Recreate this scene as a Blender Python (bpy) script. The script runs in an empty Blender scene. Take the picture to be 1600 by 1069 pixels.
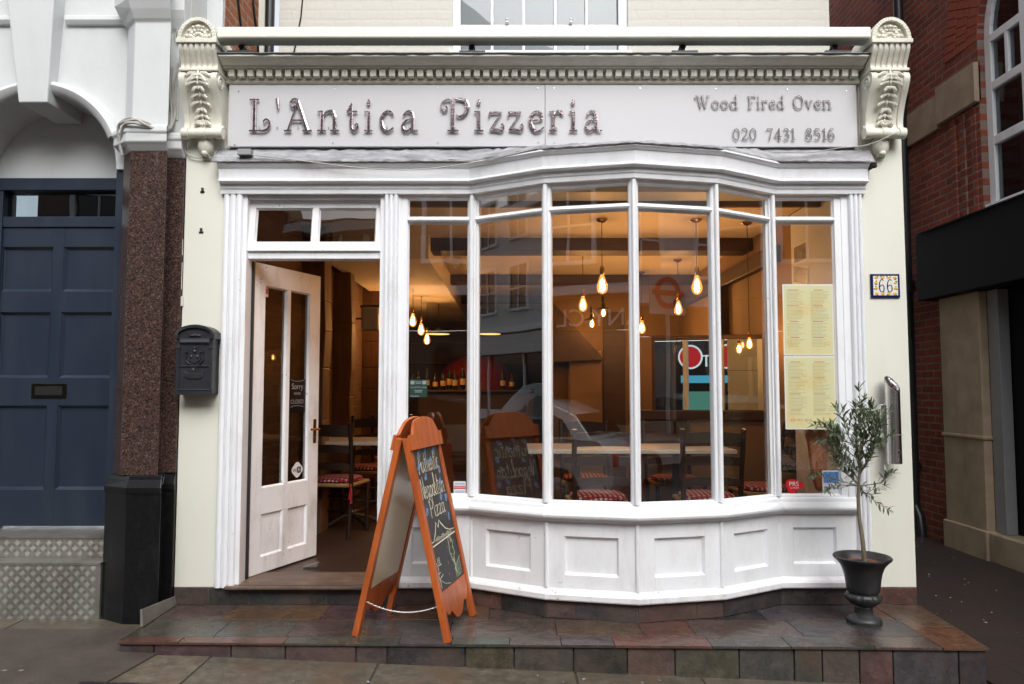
import bpy, bmesh, math, random
from mathutils import Vector, Matrix

random.seed(7)
R = math.radians
scene = bpy.context.scene

# ------------------------------------------------------------------ camera
F_PX, PITCH, CAM_Y, CAM_Z = 1165.0, R(3.64), -4.64, 1.31
cam_data = bpy.data.cameras.new("camera")
cam = bpy.data.objects.new("camera", cam_data)
scene.collection.objects.link(cam)
cam.location = (0, CAM_Y, CAM_Z)
cam.rotation_euler = (R(90) + PITCH, 0, 0)
cam_data.sensor_width = 36.0
cam_data.lens = 36.0 * F_PX / 1600.0
cam_data.clip_start = 0.05
cam_data.clip_end = 500.0
scene.camera = cam

# ------------------------------------------------------------------ sky, sun, exposure
world = bpy.data.worlds.new("World")
scene.world = world
world.use_nodes = True
wn = world.node_tree
for n in list(wn.nodes):
    wn.nodes.remove(n)
w_out = wn.nodes.new("ShaderNodeOutputWorld")
w_bg = wn.nodes.new("ShaderNodeBackground")
w_hs = wn.nodes.new("ShaderNodeHueSaturation")
w_sky = wn.nodes.new("ShaderNodeTexSky")
w_sky.sky_type = 'NISHITA'
w_sky.sun_disc = False
w_sky.sun_elevation = R(46)
w_sky.sun_rotation = R(167)
w_sky.air_density = 1.0
w_sky.dust_density = 3.0
w_hs.inputs["Saturation"].default_value = 0.22
w_bg.inputs["Strength"].default_value = 0.15
wn.links.new(w_sky.outputs[0], w_hs.inputs["Color"])
wn.links.new(w_hs.outputs[0], w_bg.inputs["Color"])
wn.links.new(w_bg.outputs[0], w_out.inputs["Surface"])

sun_data = bpy.data.lights.new("sun", 'SUN')
sun_data.energy = 0.95
sun_data.angle = R(45)
sun_data.color = (1.0, 0.985, 0.965)
sun = bpy.data.objects.new("sun", sun_data)
scene.collection.objects.link(sun)
sd = Vector((-0.22, 0.92, -0.98)).normalized()
sun.rotation_euler = sd.to_track_quat('-Z', 'Y').to_euler()

vs = scene.view_settings
vs.view_transform = 'Standard'
vs.look = 'None'
vs.gamma = 1.0
vs.use_curve_mapping = False
vs.exposure = 0.93
scene.render.engine = 'CYCLES'
cy = scene.cycles
cy.use_denoising = True
cy.max_bounces = 8
cy.diffuse_bounces = 4
cy.glossy_bounces = 5
cy.transparent_max_bounces = 24
cy.caustics_reflective = False
cy.caustics_refractive = False
cy.sample_clamp_indirect = 6.0


# ------------------------------------------------------------------ survey helpers: a photo pixel (1600 px wide) to a point on a real plane
def on_wall(px, py, Y=0.0):
    u = (px - 800) / F_PX
    v = (534.5 - py) / F_PX
    fw = math.cos(PITCH) - math.sin(PITCH) * v
    up = math.sin(PITCH) + math.cos(PITCH) * v
    t = (Y - CAM_Y) / fw
    return u * t, CAM_Z + up * t


def on_ground(px, py, z=-0.06):
    u = (px - 800) / F_PX
    v = (534.5 - py) / F_PX
    fw = math.cos(PITCH) - math.sin(PITCH) * v
    up = math.sin(PITCH) + math.cos(PITCH) * v
    t = (z - CAM_Z) / up
    return u * t, CAM_Y + fw * t


# ------------------------------------------------------------------ materials
def new_mat(name):
    m = bpy.data.materials.new(name)
    m.use_nodes = True
    nt = m.node_tree
    for n in list(nt.nodes):
        nt.nodes.remove(n)
    out = nt.nodes.new("ShaderNodeOutputMaterial")
    return m, nt, out


def nd(nt, typ, **kw):
    n = nt.nodes.new(typ)
    for k, v in kw.items():
        if k in n.inputs:
            n.inputs[k].default_value = v
        else:
            setattr(n, k, v)
    return n


def rgba(c):
    return (c[0], c[1], c[2], 1.0)


def obj_coords(nt, scale=(1, 1, 1), order=None):
    tc = nt.nodes.new("ShaderNodeTexCoord")
    src = tc.outputs["Object"]
    if order:
        sep = nt.nodes.new("ShaderNodeSeparateXYZ")
        com = nt.nodes.new("ShaderNodeCombineXYZ")
        nt.links.new(src, sep.inputs[0])
        for i, ax in enumerate(order):
            if ax:
                nt.links.new(sep.outputs["XYZ".index(ax)], com.inputs[i])
        src = com.outputs[0]
    mp = nt.nodes.new("ShaderNodeMapping")
    mp.inputs["Scale"].default_value = scale
    nt.links.new(src, mp.inputs["Vector"])
    return mp.outputs[0]


def noise(nt, vec, scale, detail=5.0, rough=0.55):
    n = nt.nodes.new("ShaderNodeTexNoise")
    n.inputs["Scale"].default_value = scale
    n.inputs["Detail"].default_value = detail
    n.inputs["Roughness"].default_value = rough
    nt.links.new(vec, n.inputs["Vector"])
    return n.outputs["Fac"]


def ramp(nt, fac, stops):
    r = nt.nodes.new("ShaderNodeValToRGB")
    el = r.color_ramp.elements
    while len(el) < len(stops):
        el.new(0.5)
    for e, (p, c) in zip(el, stops):
        e.position = p
        e.color = rgba(c) if not isinstance(c, (int, float)) else (c, c, c, 1)
    nt.links.new(fac, r.inputs[0])
    return r.outputs[0]


def mixc(nt, fac, a, b, mode='MIX'):
    m = nt.nodes.new("ShaderNodeMix")
    m.data_type = 'RGBA'
    m.blend_type = mode
    for sock, val in ((m.inputs[0], fac), (m.inputs[6], a), (m.inputs[7], b)):
        if isinstance(val, bpy.types.NodeSocket):
            nt.links.new(val, sock)
        elif isinstance(val, (int, float)):
            sock.default_value = val
        else:
            sock.default_value = rgba(val)
    return m.outputs[2]


def bump(nt, height, strength=0.3, dist=0.01, normal=None):
    b = nt.nodes.new("ShaderNodeBump")
    b.inputs["Strength"].default_value = strength
    b.inputs["Distance"].default_value = dist
    nt.links.new(height, b.inputs["Height"])
    if normal:
        nt.links.new(normal, b.inputs["Normal"])
    return b.outputs[0]


def bsdf(nt, out, color, rough=0.5, metal=0.0, normal=None, spec=None, coat=0.0):
    p = nt.nodes.new("ShaderNodeBsdfPrincipled")
    for sock, val in (("Base Color", color), ("Roughness", rough), ("Metallic", metal)):
        if isinstance(val, bpy.types.NodeSocket):
            nt.links.new(val, p.inputs[sock])
        elif isinstance(val, (int, float)):
            p.inputs[sock].default_value = val
        else:
            p.inputs[sock].default_value = rgba(val)
    if spec is not None:
        p.inputs["Specular IOR Level"].default_value = spec
    if coat:
        p.inputs["Coat Weight"].default_value = coat
        p.inputs["Coat Roughness"].default_value = 0.08
    if normal:
        nt.links.new(normal, p.inputs["Normal"])
    nt.links.new(p.outputs[0], out.inputs["Surface"])
    return p


def mat_plain(name, c1, c2=None, rough=0.5, metal=0.0, scale=6.0, stretch=(1, 1, 1), bmp=0.0, bscale=80.0, spec=None,
              grime=None, grime_amt=0.25, grime_scale=2.5, grime_stretch=(1, 1, 0.35), rvar=0.0, coat=0.0, bdist=0.004, chips=None):
    m, nt, out = new_mat(name)
    v = obj_coords(nt, stretch)
    c2 = c2 or tuple(x * 0.9 for x in c1)
    col = ramp(nt, noise(nt, v, scale), [(0.3, c1), (0.72, c2)])
    if grime:
        gv = obj_coords(nt, grime_stretch)
        g = ramp(nt, noise(nt, gv, grime_scale, 9.0, 0.7), [(0.5, 0.0), (0.78, grime_amt)])
        col = mixc(nt, g, col, grime)
    if chips:
        cn = nt.nodes.new("ShaderNodeMath")
        cn.operation = 'MULTIPLY'
        nt.links.new(noise(nt, v, 48.0, 3.0, 0.6), cn.inputs[0])
        nt.links.new(ramp(nt, noise(nt, v, 4.5, 4.0, 0.6), [(0.45, 0.75), (0.65, 1.0)]), cn.inputs[1])
        col = mixc(nt, ramp(nt, cn.outputs[0], [(chips[1], 0.0), (chips[1] + 0.03, chips[2])]), col, chips[0])
    r = rough
    if rvar:
        r = ramp(nt, noise(nt, v, scale * 2.3), [(0.3, max(0.02, rough - rvar)), (0.7, min(1.0, rough + rvar))])
    nrm = bump(nt, noise(nt, v, bscale, 4.0), bmp, bdist) if bmp else None
    bsdf(nt, out, col, r, metal, nrm, spec, coat)
    return m


def mat_brick(name, order, c1, c2, mortar, bw=0.225, bh=0.075, ms=0.010, paint=None, rough=0.85, bstr=0.6, blotch=None, wob=0.0, mul=0.45):
    m, nt, out = new_mat(name)
    v = obj_coords(nt, (1, 1, 1), order)
    b = nt.nodes.new("ShaderNodeTexBrick")
    if wob:
        wt = nt.nodes.new("ShaderNodeTexNoise")
        wt.inputs["Scale"].default_value = 9.0
        nt.links.new(v, wt.inputs["Vector"])
        wm = nt.nodes.new("ShaderNodeVectorMath")
        wm.operation = 'MULTIPLY_ADD'
        wm.inputs[1].default_value = (wob, wob, 0)
        nt.links.new(wt.outputs["Color"], wm.inputs[0])
        nt.links.new(v, wm.inputs[2])
        v = wm.outputs[0]
    nt.links.new(v, b.inputs["Vector"])
    b.inputs["Color1"].default_value = rgba(c1)
    b.inputs["Color2"].default_value = rgba(c2)
    b.inputs["Mortar"].default_value = rgba(mortar)
    b.inputs["Scale"].default_value = 1.0
    b.inputs["Mortar Size"].default_value = ms
    b.inputs["Mortar Smooth"].default_value = 0.35
    b.inputs["Bias"].default_value = -0.1
    b.inputs["Brick Width"].default_value = bw
    b.inputs["Row Height"].default_value = bh
    n1 = noise(nt, v, 34.0, 6.0, 0.65)
    n2 = noise(nt, v, 2.2, 5.0)
    col = mixc(nt, 0.75, b.outputs["Color"], ramp(nt, n1, [(0.25, mul), (0.75, 1.0)]), 'MULTIPLY')
    col = mixc(nt, ramp(nt, n2, [(0.42, 0.0), (0.7, 0.55)]), col, blotch or tuple(x * 0.45 for x in c1))
    h = nt.nodes.new("ShaderNodeMath")
    h.operation = 'MULTIPLY_ADD'
    h.inputs[1].default_value = -1.0
    nt.links.new(b.outputs["Fac"], h.inputs[0])
    nt.links.new(n1, h.inputs[2])
    bsdf(nt, out, col, rough, 0.0, bump(nt, h.outputs[0], bstr, 0.012))
    return m


def mat_tint(name, base2=(0.042, 0.038, 0.036), rough_lo=0.15, rough_hi=0.6, wet_scale=2.0, bstr=0.5, bscale=22.0):
    """Stone whose own colour per tile sits in the mesh's 'tint' attribute; veins, riven surface and damp sheen on top."""
    m, nt, out = new_mat(name)
    v = obj_coords(nt)
    at = nt.nodes.new("ShaderNodeAttribute")
    at.attribute_name = "tint"
    n1 = noise(nt, v, 13.0, 10.0, 0.75)
    n2 = noise(nt, v, 3.2, 6.0, 0.6)
    n3 = noise(nt, v, 70.0, 5.0, 0.7)
    col = mixc(nt, 0.8, at.outputs["Color"], ramp(nt, n1, [(0.30, 0.25), (0.48, 0.8), (0.70, 1.7)]), 'MULTIPLY')
    col = mixc(nt, ramp(nt, noise(nt, v, 1.6, 6.0, 0.6), [(0.4, 0.0), (0.6, 0.6)]), col, base2)
    col = mixc(nt, ramp(nt, n2, [(0.5, 0.0), (0.72, 0.45)]), col, (0.125, 0.062, 0.036))
    col = mixc(nt, ramp(nt, n3, [(0.55, 0.0), (0.8, 0.35)]), col, (0.17, 0.165, 0.16))
    r = ramp(nt, noise(nt, v, wet_scale, 7.0, 0.65), [(0.44, rough_lo), (0.56, rough_hi)])
    h = mixc(nt, 0.5, n1, n3)
    b = nt.nodes.new("ShaderNodeTexNoise")
    b.inputs["Scale"].default_value = bscale
    b.inputs["Detail"].default_value = 8.0
    nt.links.new(v, b.inputs["Vector"])
    nrm = bump(nt, mixc(nt, 0.4, b.outputs["Fac"], h), bstr, 0.012)
    bsdf(nt, out, col, r, 0.0, nrm, 0.5)
    return m


def mat_glass(name, tint=(0.96, 0.975, 0.97), refl=0.055, wob=0.012, wscale=3.5):
    m, nt, out = new_mat(name)
    lw = nt.nodes.new("ShaderNodeLayerWeight")
    pw = nt.nodes.new("ShaderNodeMath")
    pw.operation = 'POWER'
    pw.inputs[1].default_value = 5.0
    nt.links.new(lw.outputs["Facing"], pw.inputs[0])
    ma = nt.nodes.new("ShaderNodeMath")
    ma.operation = 'MULTIPLY_ADD'
    ma.inputs[1].default_value = 0.9
    ma.inputs[2].default_value = refl
    nt.links.new(pw.outputs[0], ma.inputs[0])
    tr = nd(nt, "ShaderNodeBsdfTransparent")
    tr.inputs["Color"].default_value = rgba(tint)
    gl = nd(nt, "ShaderNodeBsdfGlossy")
    gl.inputs["Roughness"].default_value = 0.0
    gl.inputs["Color"].default_value = (1, 1, 1, 1)
    nt.links.new(bump(nt, noise(nt, obj_coords(nt), wscale, 1.0), wob, 0.1), gl.inputs["Normal"])
    mx = nt.nodes.new("ShaderNodeMixShader")
    nt.links.new(ma.outputs[0], mx.inputs[0])
    nt.links.new(tr.outputs[0], mx.inputs[1])
    nt.links.new(gl.outputs[0], mx.inputs[2])
    nt.links.new(mx.outputs[0], out.inputs["Surface"])
    return m


def mat_emit(name, c, strength, glow_only=True):
    m, nt, out = new_mat(name)
    e = nd(nt, "ShaderNodeEmission")
    e.inputs["Color"].default_value = rgba(c)
    e.inputs["Strength"].default_value = strength
    nt.links.new(e.outputs[0], out.inputs["Surface"])
    return m


def mat_granite(name):
    m, nt, out = new_mat(name)
    v = obj_coords(nt)
    a = noise(nt, v, 90.0, 3.0, 0.6)
    vo = nt.nodes.new("ShaderNodeTexVoronoi")
    vo.inputs["Scale"].default_value = 130.0
    nt.links.new(v, vo.inputs["Vector"])
    sep = nt.nodes.new("ShaderNodeSeparateColor")
    nt.links.new(vo.outputs["Color"], sep.inputs[0])
    col = ramp(nt, sep.outputs[0], [(0.0, (0.014, 0.011, 0.011)), (0.33, (0.052, 0.030, 0.024)), (0.6, (0.076, 0.043, 0.033)), (0.85, (0.112, 0.056, 0.041)), (1.0, (0.14, 0.105, 0.09))])
    col = mixc(nt, ramp(nt, a, [(0.42, 0.0), (0.65, 0.75)]), col, (0.030, 0.022, 0.022))
    st = noise(nt, obj_coords(nt, (1, 1, 0.06)), 14.0, 8.0, 0.7)
    col = mixc(nt, ramp(nt, st, [(0.60, 0.0), (0.76, 0.40)]), col, (0.30, 0.27, 0.25))
    bsdf(nt, out, col, 0.22, 0.0, None, 0.5)
    return m


def mat_gingham(name):
    m, nt, out = new_mat(name)
    v = obj_coords(nt, (1, 1, 1))
    sep = nt.nodes.new("ShaderNodeSeparateXYZ")
    nt.links.new(v, sep.inputs[0])
    outs = []
    for i in range(2):
        s = nt.nodes.new("ShaderNodeMath")
        s.operation = 'MULTIPLY'
        s.inputs[1].default_value = 2 * math.pi / 0.034
        nt.links.new(sep.outputs[i], s.inputs[0])
        q = nt.nodes.new("ShaderNodeMath")
        q.operation = 'SINE'
        nt.links.new(s.outputs[0], q.inputs[0])
        g = nt.nodes.new("ShaderNodeMath")
        g.operation = 'GREATER_THAN'
        g.inputs[1].default_value = 0.0
        nt.links.new(q.outputs[0], g.inputs[0])
        outs.append(g.outputs[0])
    ad = nt.nodes.new("ShaderNodeMath")
    ad.operation = 'ADD'
    nt.links.new(outs[0], ad.inputs[0])
    nt.links.new(outs[1], ad.inputs[1])
    hf = nt.nodes.new("ShaderNodeMath")
    hf.operation = 'MULTIPLY'
    hf.inputs[1].default_value = 0.5
    nt.links.new(ad.outputs[0], hf.inputs[0])
    col = ramp(nt, hf.outputs[0], [(0.0, (0.52, 0.46, 0.44)), (0.5, (0.30, 0.025, 0.035)), (0.95, (0.19, 0.007, 0.014))])
    bsdf(nt, out, col, 0.9, 0.0)
    return m


def mat_mirror(name):
    m, nt, out = new_mat(name)
    g = nd(nt, "ShaderNodeBsdfGlossy")
    g.inputs["Roughness"].default_value = 0.0
    g.inputs["Color"].default_value = (0.90, 0.93, 0.91, 1)
    nt.links.new(g.outputs[0], out.inputs["Surface"])
    return m


def mat_menu(name):
    m, nt, out = new_mat(name)
    v = obj_coords(nt)
    n1 = noise(nt, v, 5.0, 6.0, 0.6)
    col = ramp(nt, n1, [(0.30, (0.62, 0.46, 0.19)), (0.46, (0.62, 0.57, 0.31)), (0.62, (0.58, 0.60, 0.38)), (0.82, (0.62, 0.43, 0.17))])
    bsdf(nt, out, col, 0.45)
    return m


MT = {}
MT['white'] = mat_plain('white_gloss_paint', (0.83, 0.845, 0.87), (0.80, 0.815, 0.84), 0.42, chips=((0.36, 0.33, 0.29), 0.64, 0.5), scale=3.0, bmp=0.16, bscale=45, grime=(0.46, 0.43, 0.39), grime_amt=0.42, grime_scale=5.5, rvar=0.08)
MT['white_worn'] = mat_plain('worn_white_paint', (0.86, 0.865, 0.88), (0.80, 0.80, 0.81), 0.42, chips=((0.20, 0.17, 0.14), 0.60, 0.7), scale=5.0, bmp=0.18, bscale=40, grime=(0.25, 0.21, 0.18), grime_amt=0.55, grime_scale=5.0, rvar=0.1)
MT['cream'] = mat_plain('cream_masonry_paint', (0.745, 0.745, 0.655), (0.71, 0.71, 0.62), 0.55, scale=2.0, bmp=0.12, bscale=60, grime=(0.50, 0.49, 0.42), grime_amt=0.30, grime_scale=2.0)
MT['cream_trim'] = mat_plain('cream_trim_paint', (0.74, 0.725, 0.63), (0.68, 0.665, 0.57), 0.45, scale=5.0, bmp=0.12, bscale=60, grime=(0.33, 0.31, 0.25), grime_amt=0.45, grime_scale=6.0, grime_stretch=(1, 1, 1))
MT['stucco'] = mat_plain('white_stucco', (0.62, 0.64, 0.645), (0.58, 0.60, 0.605), 0.6, scale=3.0, bmp=0.2, bscale=30, grime=(0.42, 0.41, 0.39), grime_amt=0.35, grime_scale=2.2)
MT['cream_brick'] = mat_brick('cream_painted_brick', ('X', 'Z', None), (0.60, 0.585, 0.53), (0.59, 0.575, 0.52), (0.59, 0.575, 0.52), ms=0.012, rough=0.6, bstr=0.17, blotch=(0.57, 0.55, 0.49), wob=0.03, mul=0.9)
MT['red_brick'] = mat_brick('dark_red_brick', ('Y', 'Z', None), (0.38, 0.082, 0.040), (0.23, 0.050, 0.029), (0.28, 0.21, 0.17), blotch=(0.12, 0.030, 0.019))
MT['orange_brick'] = mat_brick('orange_brick', ('Y', 'Z', None), (0.48, 0.16, 0.06), (0.36, 0.10, 0.04), (0.42, 0.33, 0.26), blotch=(0.22, 0.075, 0.04))
MT['gauged_brick'] = mat_plain('gauged_red_brick', (0.36, 0.078, 0.036), (0.23, 0.05, 0.026), 0.8, scale=20, bmp=0.4, bscale=60)
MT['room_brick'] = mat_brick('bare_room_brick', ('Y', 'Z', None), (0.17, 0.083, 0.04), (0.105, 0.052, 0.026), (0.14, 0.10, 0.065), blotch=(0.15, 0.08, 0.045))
MT['street_brick'] = mat_brick('stock_brick', ('X', 'Z', None), (0.22, 0.13, 0.085), (0.17, 0.10, 0.07), (0.25, 0.22, 0.19))
MT['stone'] = mat_plain('buff_stone', (0.46, 0.36, 0.25), (0.34, 0.26, 0.175), 0.75, scale=5, bmp=0.3, bscale=40, grime=(0.10, 0.085, 0.07), grime_amt=0.5)
MT['navy'] = mat_plain('navy_door_paint', (0.021, 0.031, 0.051), (0.016, 0.024, 0.041), 0.36, scale=4, bmp=0.15, bscale=30, stretch=(1, 1, 0.3), rvar=0.08, grime=(0.04, 0.047, 0.058), grime_amt=0.5)
MT['granite'] = mat_granite('polished_red_granite')
MT['black_granite'] = mat_plain('polished_black_granite', (0.006, 0.006, 0.007), (0.011, 0.011, 0.012), 0.2, scale=60, rvar=0.08, spec=0.22, grime=(0.04, 0.04, 0.038), grime_amt=0.5, grime_scale=5)
MT['checker'] = mat_plain('checker_plate_steel', (0.30, 0.285, 0.26), (0.23, 0.22, 0.20), 0.42, metal=0.6, scale=5, grime=(0.10, 0.085, 0.065), grime_amt=0.7, grime_scale=4, rvar=0.1)
MT['lead'] = mat_plain('weathered_lead', (0.42, 0.42, 0.44), (0.16, 0.165, 0.175), 0.42, scale=7, stretch=(1, 1, 3), bmp=0.8, bscale=14, bdist=0.02, grime=(0.62, 0.62, 0.63), grime_amt=0.7, grime_scale=9, grime_stretch=(0.5, 1, 4))
MT['dark_lead'] = mat_plain('dark_lead_edge', (0.035, 0.05, 0.052), (0.07, 0.09, 0.09), 0.45, scale=9, bmp=0.3)
MT['sign_white'] = mat_plain('sign_panel_white', (0.575, 0.575, 0.59), (0.555, 0.555, 0.57), 0.30, scale=1.5, grime=(0.55, 0.52, 0.50), grime_amt=0.15)
MT['chrome'] = mat_plain('reflection_tinted_lettering', (0.74, 0.66, 0.68), (0.44, 0.30, 0.32), 0.06, metal=1.0, scale=45, bmp=0.22, bscale=110)  # maroon mottle painted into the metal as reflections of the street
MT['steel_letter'] = mat_plain('brushed_lettering', (0.42, 0.39, 0.39), (0.34, 0.31, 0.32), 0.2, metal=1.0, scale=30)
MT['steel'] = mat_plain('stainless_steel', (0.78, 0.77, 0.76), (0.72, 0.71, 0.70), 0.24, metal=1.0, scale=3, rvar=0.05)
MT['black_iron'] = mat_plain('black_cast_iron', (0.016, 0.017, 0.021), (0.026, 0.027, 0.032), 0.38, scale=10, bmp=0.2, bscale=70, rvar=0.08)
MT['urn'] = mat_plain('weathered_black_urn', (0.011, 0.011, 0.013), (0.026, 0.026, 0.028), 0.42, scale=6, stretch=(1, 1, 0.4), bmp=0.25, bscale=50, grime=(0.10, 0.10, 0.10), grime_amt=0.45, grime_scale=6)
MT['awning'] = mat_plain('cream_awning_metal', (0.80, 0.80, 0.72), (0.77, 0.77, 0.69), 0.28, scale=2)
MT['black'] = mat_plain('matt_black', (0.010, 0.010, 0.011), (0.016, 0.016, 0.017), 0.5, scale=8)
MT['dark_gap'] = mat_plain('dark_void', (0.006, 0.006, 0.006), (0.008, 0.008, 0.008), 0.9)
MT['slate'] = mat_tint('wet_slate_paving', (0.044, 0.037, 0.033), 0.05, 0.30, 2.6, 0.55, 16.0)
MT['slate_wall'] = mat_tint('slate_upright', (0.052, 0.042, 0.037), 0.25, 0.65, 3.0, 0.9, 18.0)
MT['grout'] = mat_plain('dark_grout', (0.05, 0.047, 0.043), (0.09, 0.085, 0.08), 0.8, scale=30)
MT['paving'] = mat_tint('damp_york_stone', (0.082, 0.068, 0.045), 0.28, 0.70, 1.2, 0.6, 30.0)
MT['joint'] = mat_plain('paving_joint', (0.055, 0.050, 0.040), (0.035, 0.032, 0.026), 0.7, scale=20)
MT['alley'] = mat_brick('wet_alley_setts', ('X', 'Y', None), (0.042, 0.030, 0.026), (0.030, 0.026, 0.022), (0.014, 0.012, 0.011), bw=0.6, bh=0.45, ms=0.006, rough=0.5, bstr=0.5, blotch=(0.040, 0.020, 0.016))
MT['asphalt'] = mat_plain('asphalt', (0.05, 0.05, 0.052), (0.04, 0.04, 0.042), 0.6, scale=3, bmp=0.4, bscale=150, rvar=0.15)
MT['threshold'] = mat_plain('worn_threshold_wood', (0.13, 0.085, 0.06), (0.06, 0.045, 0.038), 0.5, scale=10, stretch=(0.4, 2, 2), bmp=0.6, bscale=20, grime=(0.24, 0.17, 0.12), grime_amt=0.7, grime_scale=5)
MT['board_wood'] = mat_plain('red_stained_pine', (0.52, 0.125, 0.025), (0.33, 0.062, 0.014), 0.40, chips=((0.16, 0.035, 0.012), 0.58, 0.8), grime=(0.10, 0.03, 0.015), grime_amt=0.5, grime_scale=7, scale=22, stretch=(1, 1, 0.12), bmp=0.2, bscale=30, rvar=0.06)
MT['chalkboard'] = mat_plain('chalkboard_black', (0.022, 0.024, 0.027), (0.038, 0.040, 0.045), 0.55, scale=6, grime=(0.085, 0.088, 0.095), grime_amt=0.6, grime_scale=5, grime_stretch=(1, 1, 1))
MT['board_grey'] = mat_plain('bare_board_back', (0.66, 0.55, 0.39), (0.60, 0.49, 0.34), 0.25, scale=2)
MT['chalk'] = mat_plain('cream_chalk', (0.78, 0.76, 0.58), (0.6, 0.58, 0.44), 0.9, scale=60)
MT['chalk_blue'] = mat_plain('blue_chalk', (0.24, 0.42, 0.72), (0.15, 0.26, 0.46), 0.9, scale=55)
MT['chalk_green'] = mat_plain('green_chalk', (0.52, 0.62, 0.36), (0.28, 0.34, 0.2), 0.9, scale=55)
MT['chalk_pink'] = mat_plain('pink_chalk', (0.45, 0.15, 0.22), (0.25, 0.1, 0.14), 0.9, scale=55)
MT['glass'] = mat_glass('old_window_glass', refl=0.095, wob=0.005, wscale=2.5)
MT['glass_plain'] = mat_glass('door_glass', (0.75, 0.76, 0.76), refl=0.05)
MT['glass_dark'] = mat_glass('far_window_glass', (0.55, 0.6, 0.62), 0.065, 0.006)
MT['brass'] = mat_plain('aged_brass', (0.55, 0.36, 0.12), (0.38, 0.23, 0.07), 0.25, metal=1.0, scale=15)
MT['dark_brass'] = mat_plain('tarnished_brass', (0.06, 0.05, 0.035), (0.035, 0.03, 0.024), 0.35, metal=1.0, scale=15)
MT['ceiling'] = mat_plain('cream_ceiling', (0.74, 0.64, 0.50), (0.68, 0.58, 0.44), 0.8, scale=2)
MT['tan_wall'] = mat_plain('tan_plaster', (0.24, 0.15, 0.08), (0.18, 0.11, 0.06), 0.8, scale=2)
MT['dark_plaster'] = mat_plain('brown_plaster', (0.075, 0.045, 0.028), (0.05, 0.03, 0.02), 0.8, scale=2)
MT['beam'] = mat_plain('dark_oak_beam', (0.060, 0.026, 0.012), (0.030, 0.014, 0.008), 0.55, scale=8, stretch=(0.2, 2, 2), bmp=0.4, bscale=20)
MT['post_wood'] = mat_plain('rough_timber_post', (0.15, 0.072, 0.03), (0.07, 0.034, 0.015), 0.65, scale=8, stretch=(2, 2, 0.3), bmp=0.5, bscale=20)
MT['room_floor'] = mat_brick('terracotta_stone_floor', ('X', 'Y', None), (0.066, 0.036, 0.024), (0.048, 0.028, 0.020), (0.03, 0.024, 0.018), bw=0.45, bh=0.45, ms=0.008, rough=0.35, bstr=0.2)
MT['table_top'] = mat_plain('pale_marble_top', (0.55, 0.50, 0.43), (0.48, 0.43, 0.37), 0.3, scale=5)
MT['chair_wood'] = mat_plain('dark_brown_chair_wood', (0.026, 0.011, 0.007), (0.016, 0.007, 0.005), 0.4, scale=12, stretch=(1, 1, 0.3))
MT['rush'] = mat_plain('woven_rush', (0.42, 0.25, 0.10), (0.30, 0.17, 0.06), 0.8, scale=30, stretch=(3, 0.5, 1), bmp=0.6)
MT['gingham'] = mat_gingham('red_gingham_cloth')
MT['red_cloth'] = mat_plain('red_tie_ribbon', (0.45, 0.012, 0.02), (0.34, 0.01, 0.015), 0.8, scale=20)
MT['bulb_glass'] = mat_glass('amber_bulb_glass', (1.0, 0.80, 0.48), 0.05, 0.0)
_nt = MT['bulb_glass'].node_tree
_o = next(n for n in _nt.nodes if n.type == 'OUTPUT_MATERIAL')
_src = _o.inputs["Surface"].links[0].from_socket
_e = _nt.nodes.new("ShaderNodeEmission")
_e.inputs["Color"].default_value = (1.0, 0.42, 0.10, 1)
_e.inputs["Strength"].default_value = 0.45
_a = _nt.nodes.new("ShaderNodeAddShader")
_nt.links.new(_src, _a.inputs[0])
_nt.links.new(_e.outputs[0], _a.inputs[1])
_nt.links.new(_a.outputs[0], _o.inputs["Surface"])
MT['filament'] = mat_emit('glowing_filament', (1.0, 0.58, 0.30), 235.0)
MT['shade_glow'] = mat_emit('lit_lamp_underside', (1.0, 0.66, 0.22), 0.9)
MT['mirror'] = mat_mirror('wall_mirror_glass')
MT['oven_red'] = mat_plain('red_mosaic', (0.22, 0.010, 0.012), (0.10, 0.006, 0.008), 0.3, scale=40, bmp=0.6, bscale=70)
MT['bottle'] = mat_plain('dark_bottle_glass', (0.010, 0.014, 0.008), (0.014, 0.018, 0.01), 0.1, scale=4)
MT['label'] = mat_plain('buff_bottle_label', (0.55, 0.38, 0.17), (0.48, 0.33, 0.14), 0.7, scale=20)
MT['paper'] = mat_plain('white_paper', (0.72, 0.71, 0.70), (0.66, 0.65, 0.64), 0.6, scale=3)
MT['photo'] = mat_plain('grey_photo_print', (0.30, 0.28, 0.26), (0.05, 0.045, 0.04), 0.4, scale=22)
MT['menu'] = mat_menu('parchment_menu_print')
MT['menu_text'] = mat_plain('olive_menu_print', (0.36, 0.32, 0.13), (0.44, 0.38, 0.17), 0.6, scale=60)
MT['menu_red'] = mat_plain('red_menu_print', (0.42, 0.13, 0.06), (0.46, 0.16, 0.08), 0.6, scale=30)
MT['red_print'] = mat_plain('red_print', (0.60, 0.015, 0.025), (0.56, 0.012, 0.02), 0.4, scale=5)
MT['green_print'] = mat_plain('dark_green_print', (0.012, 0.05, 0.035), (0.01, 0.04, 0.028), 0.4, scale=5)
MT['blue_print'] = mat_plain('blue_print', (0.05, 0.12, 0.45), (0.16, 0.36, 0.6), 0.4, scale=35)
MT['tile_navy'] = mat_plain('navy_glaze', (0.010, 0.012, 0.10), (0.008, 0.010, 0.07), 0.15, scale=6)
MT['tile_white'] = mat_plain('white_glaze', (0.74, 0.73, 0.70), (0.70, 0.69, 0.66), 0.12, scale=6)
MT['lemon'] = mat_plain('lemon_glaze', (0.75, 0.42, 0.03), (0.7, 0.34, 0.02), 0.15, scale=40)
MT['leaf_glaze'] = mat_plain('green_glaze', (0.05, 0.19, 0.08), (0.03, 0.12, 0.05), 0.15, scale=30)
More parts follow.
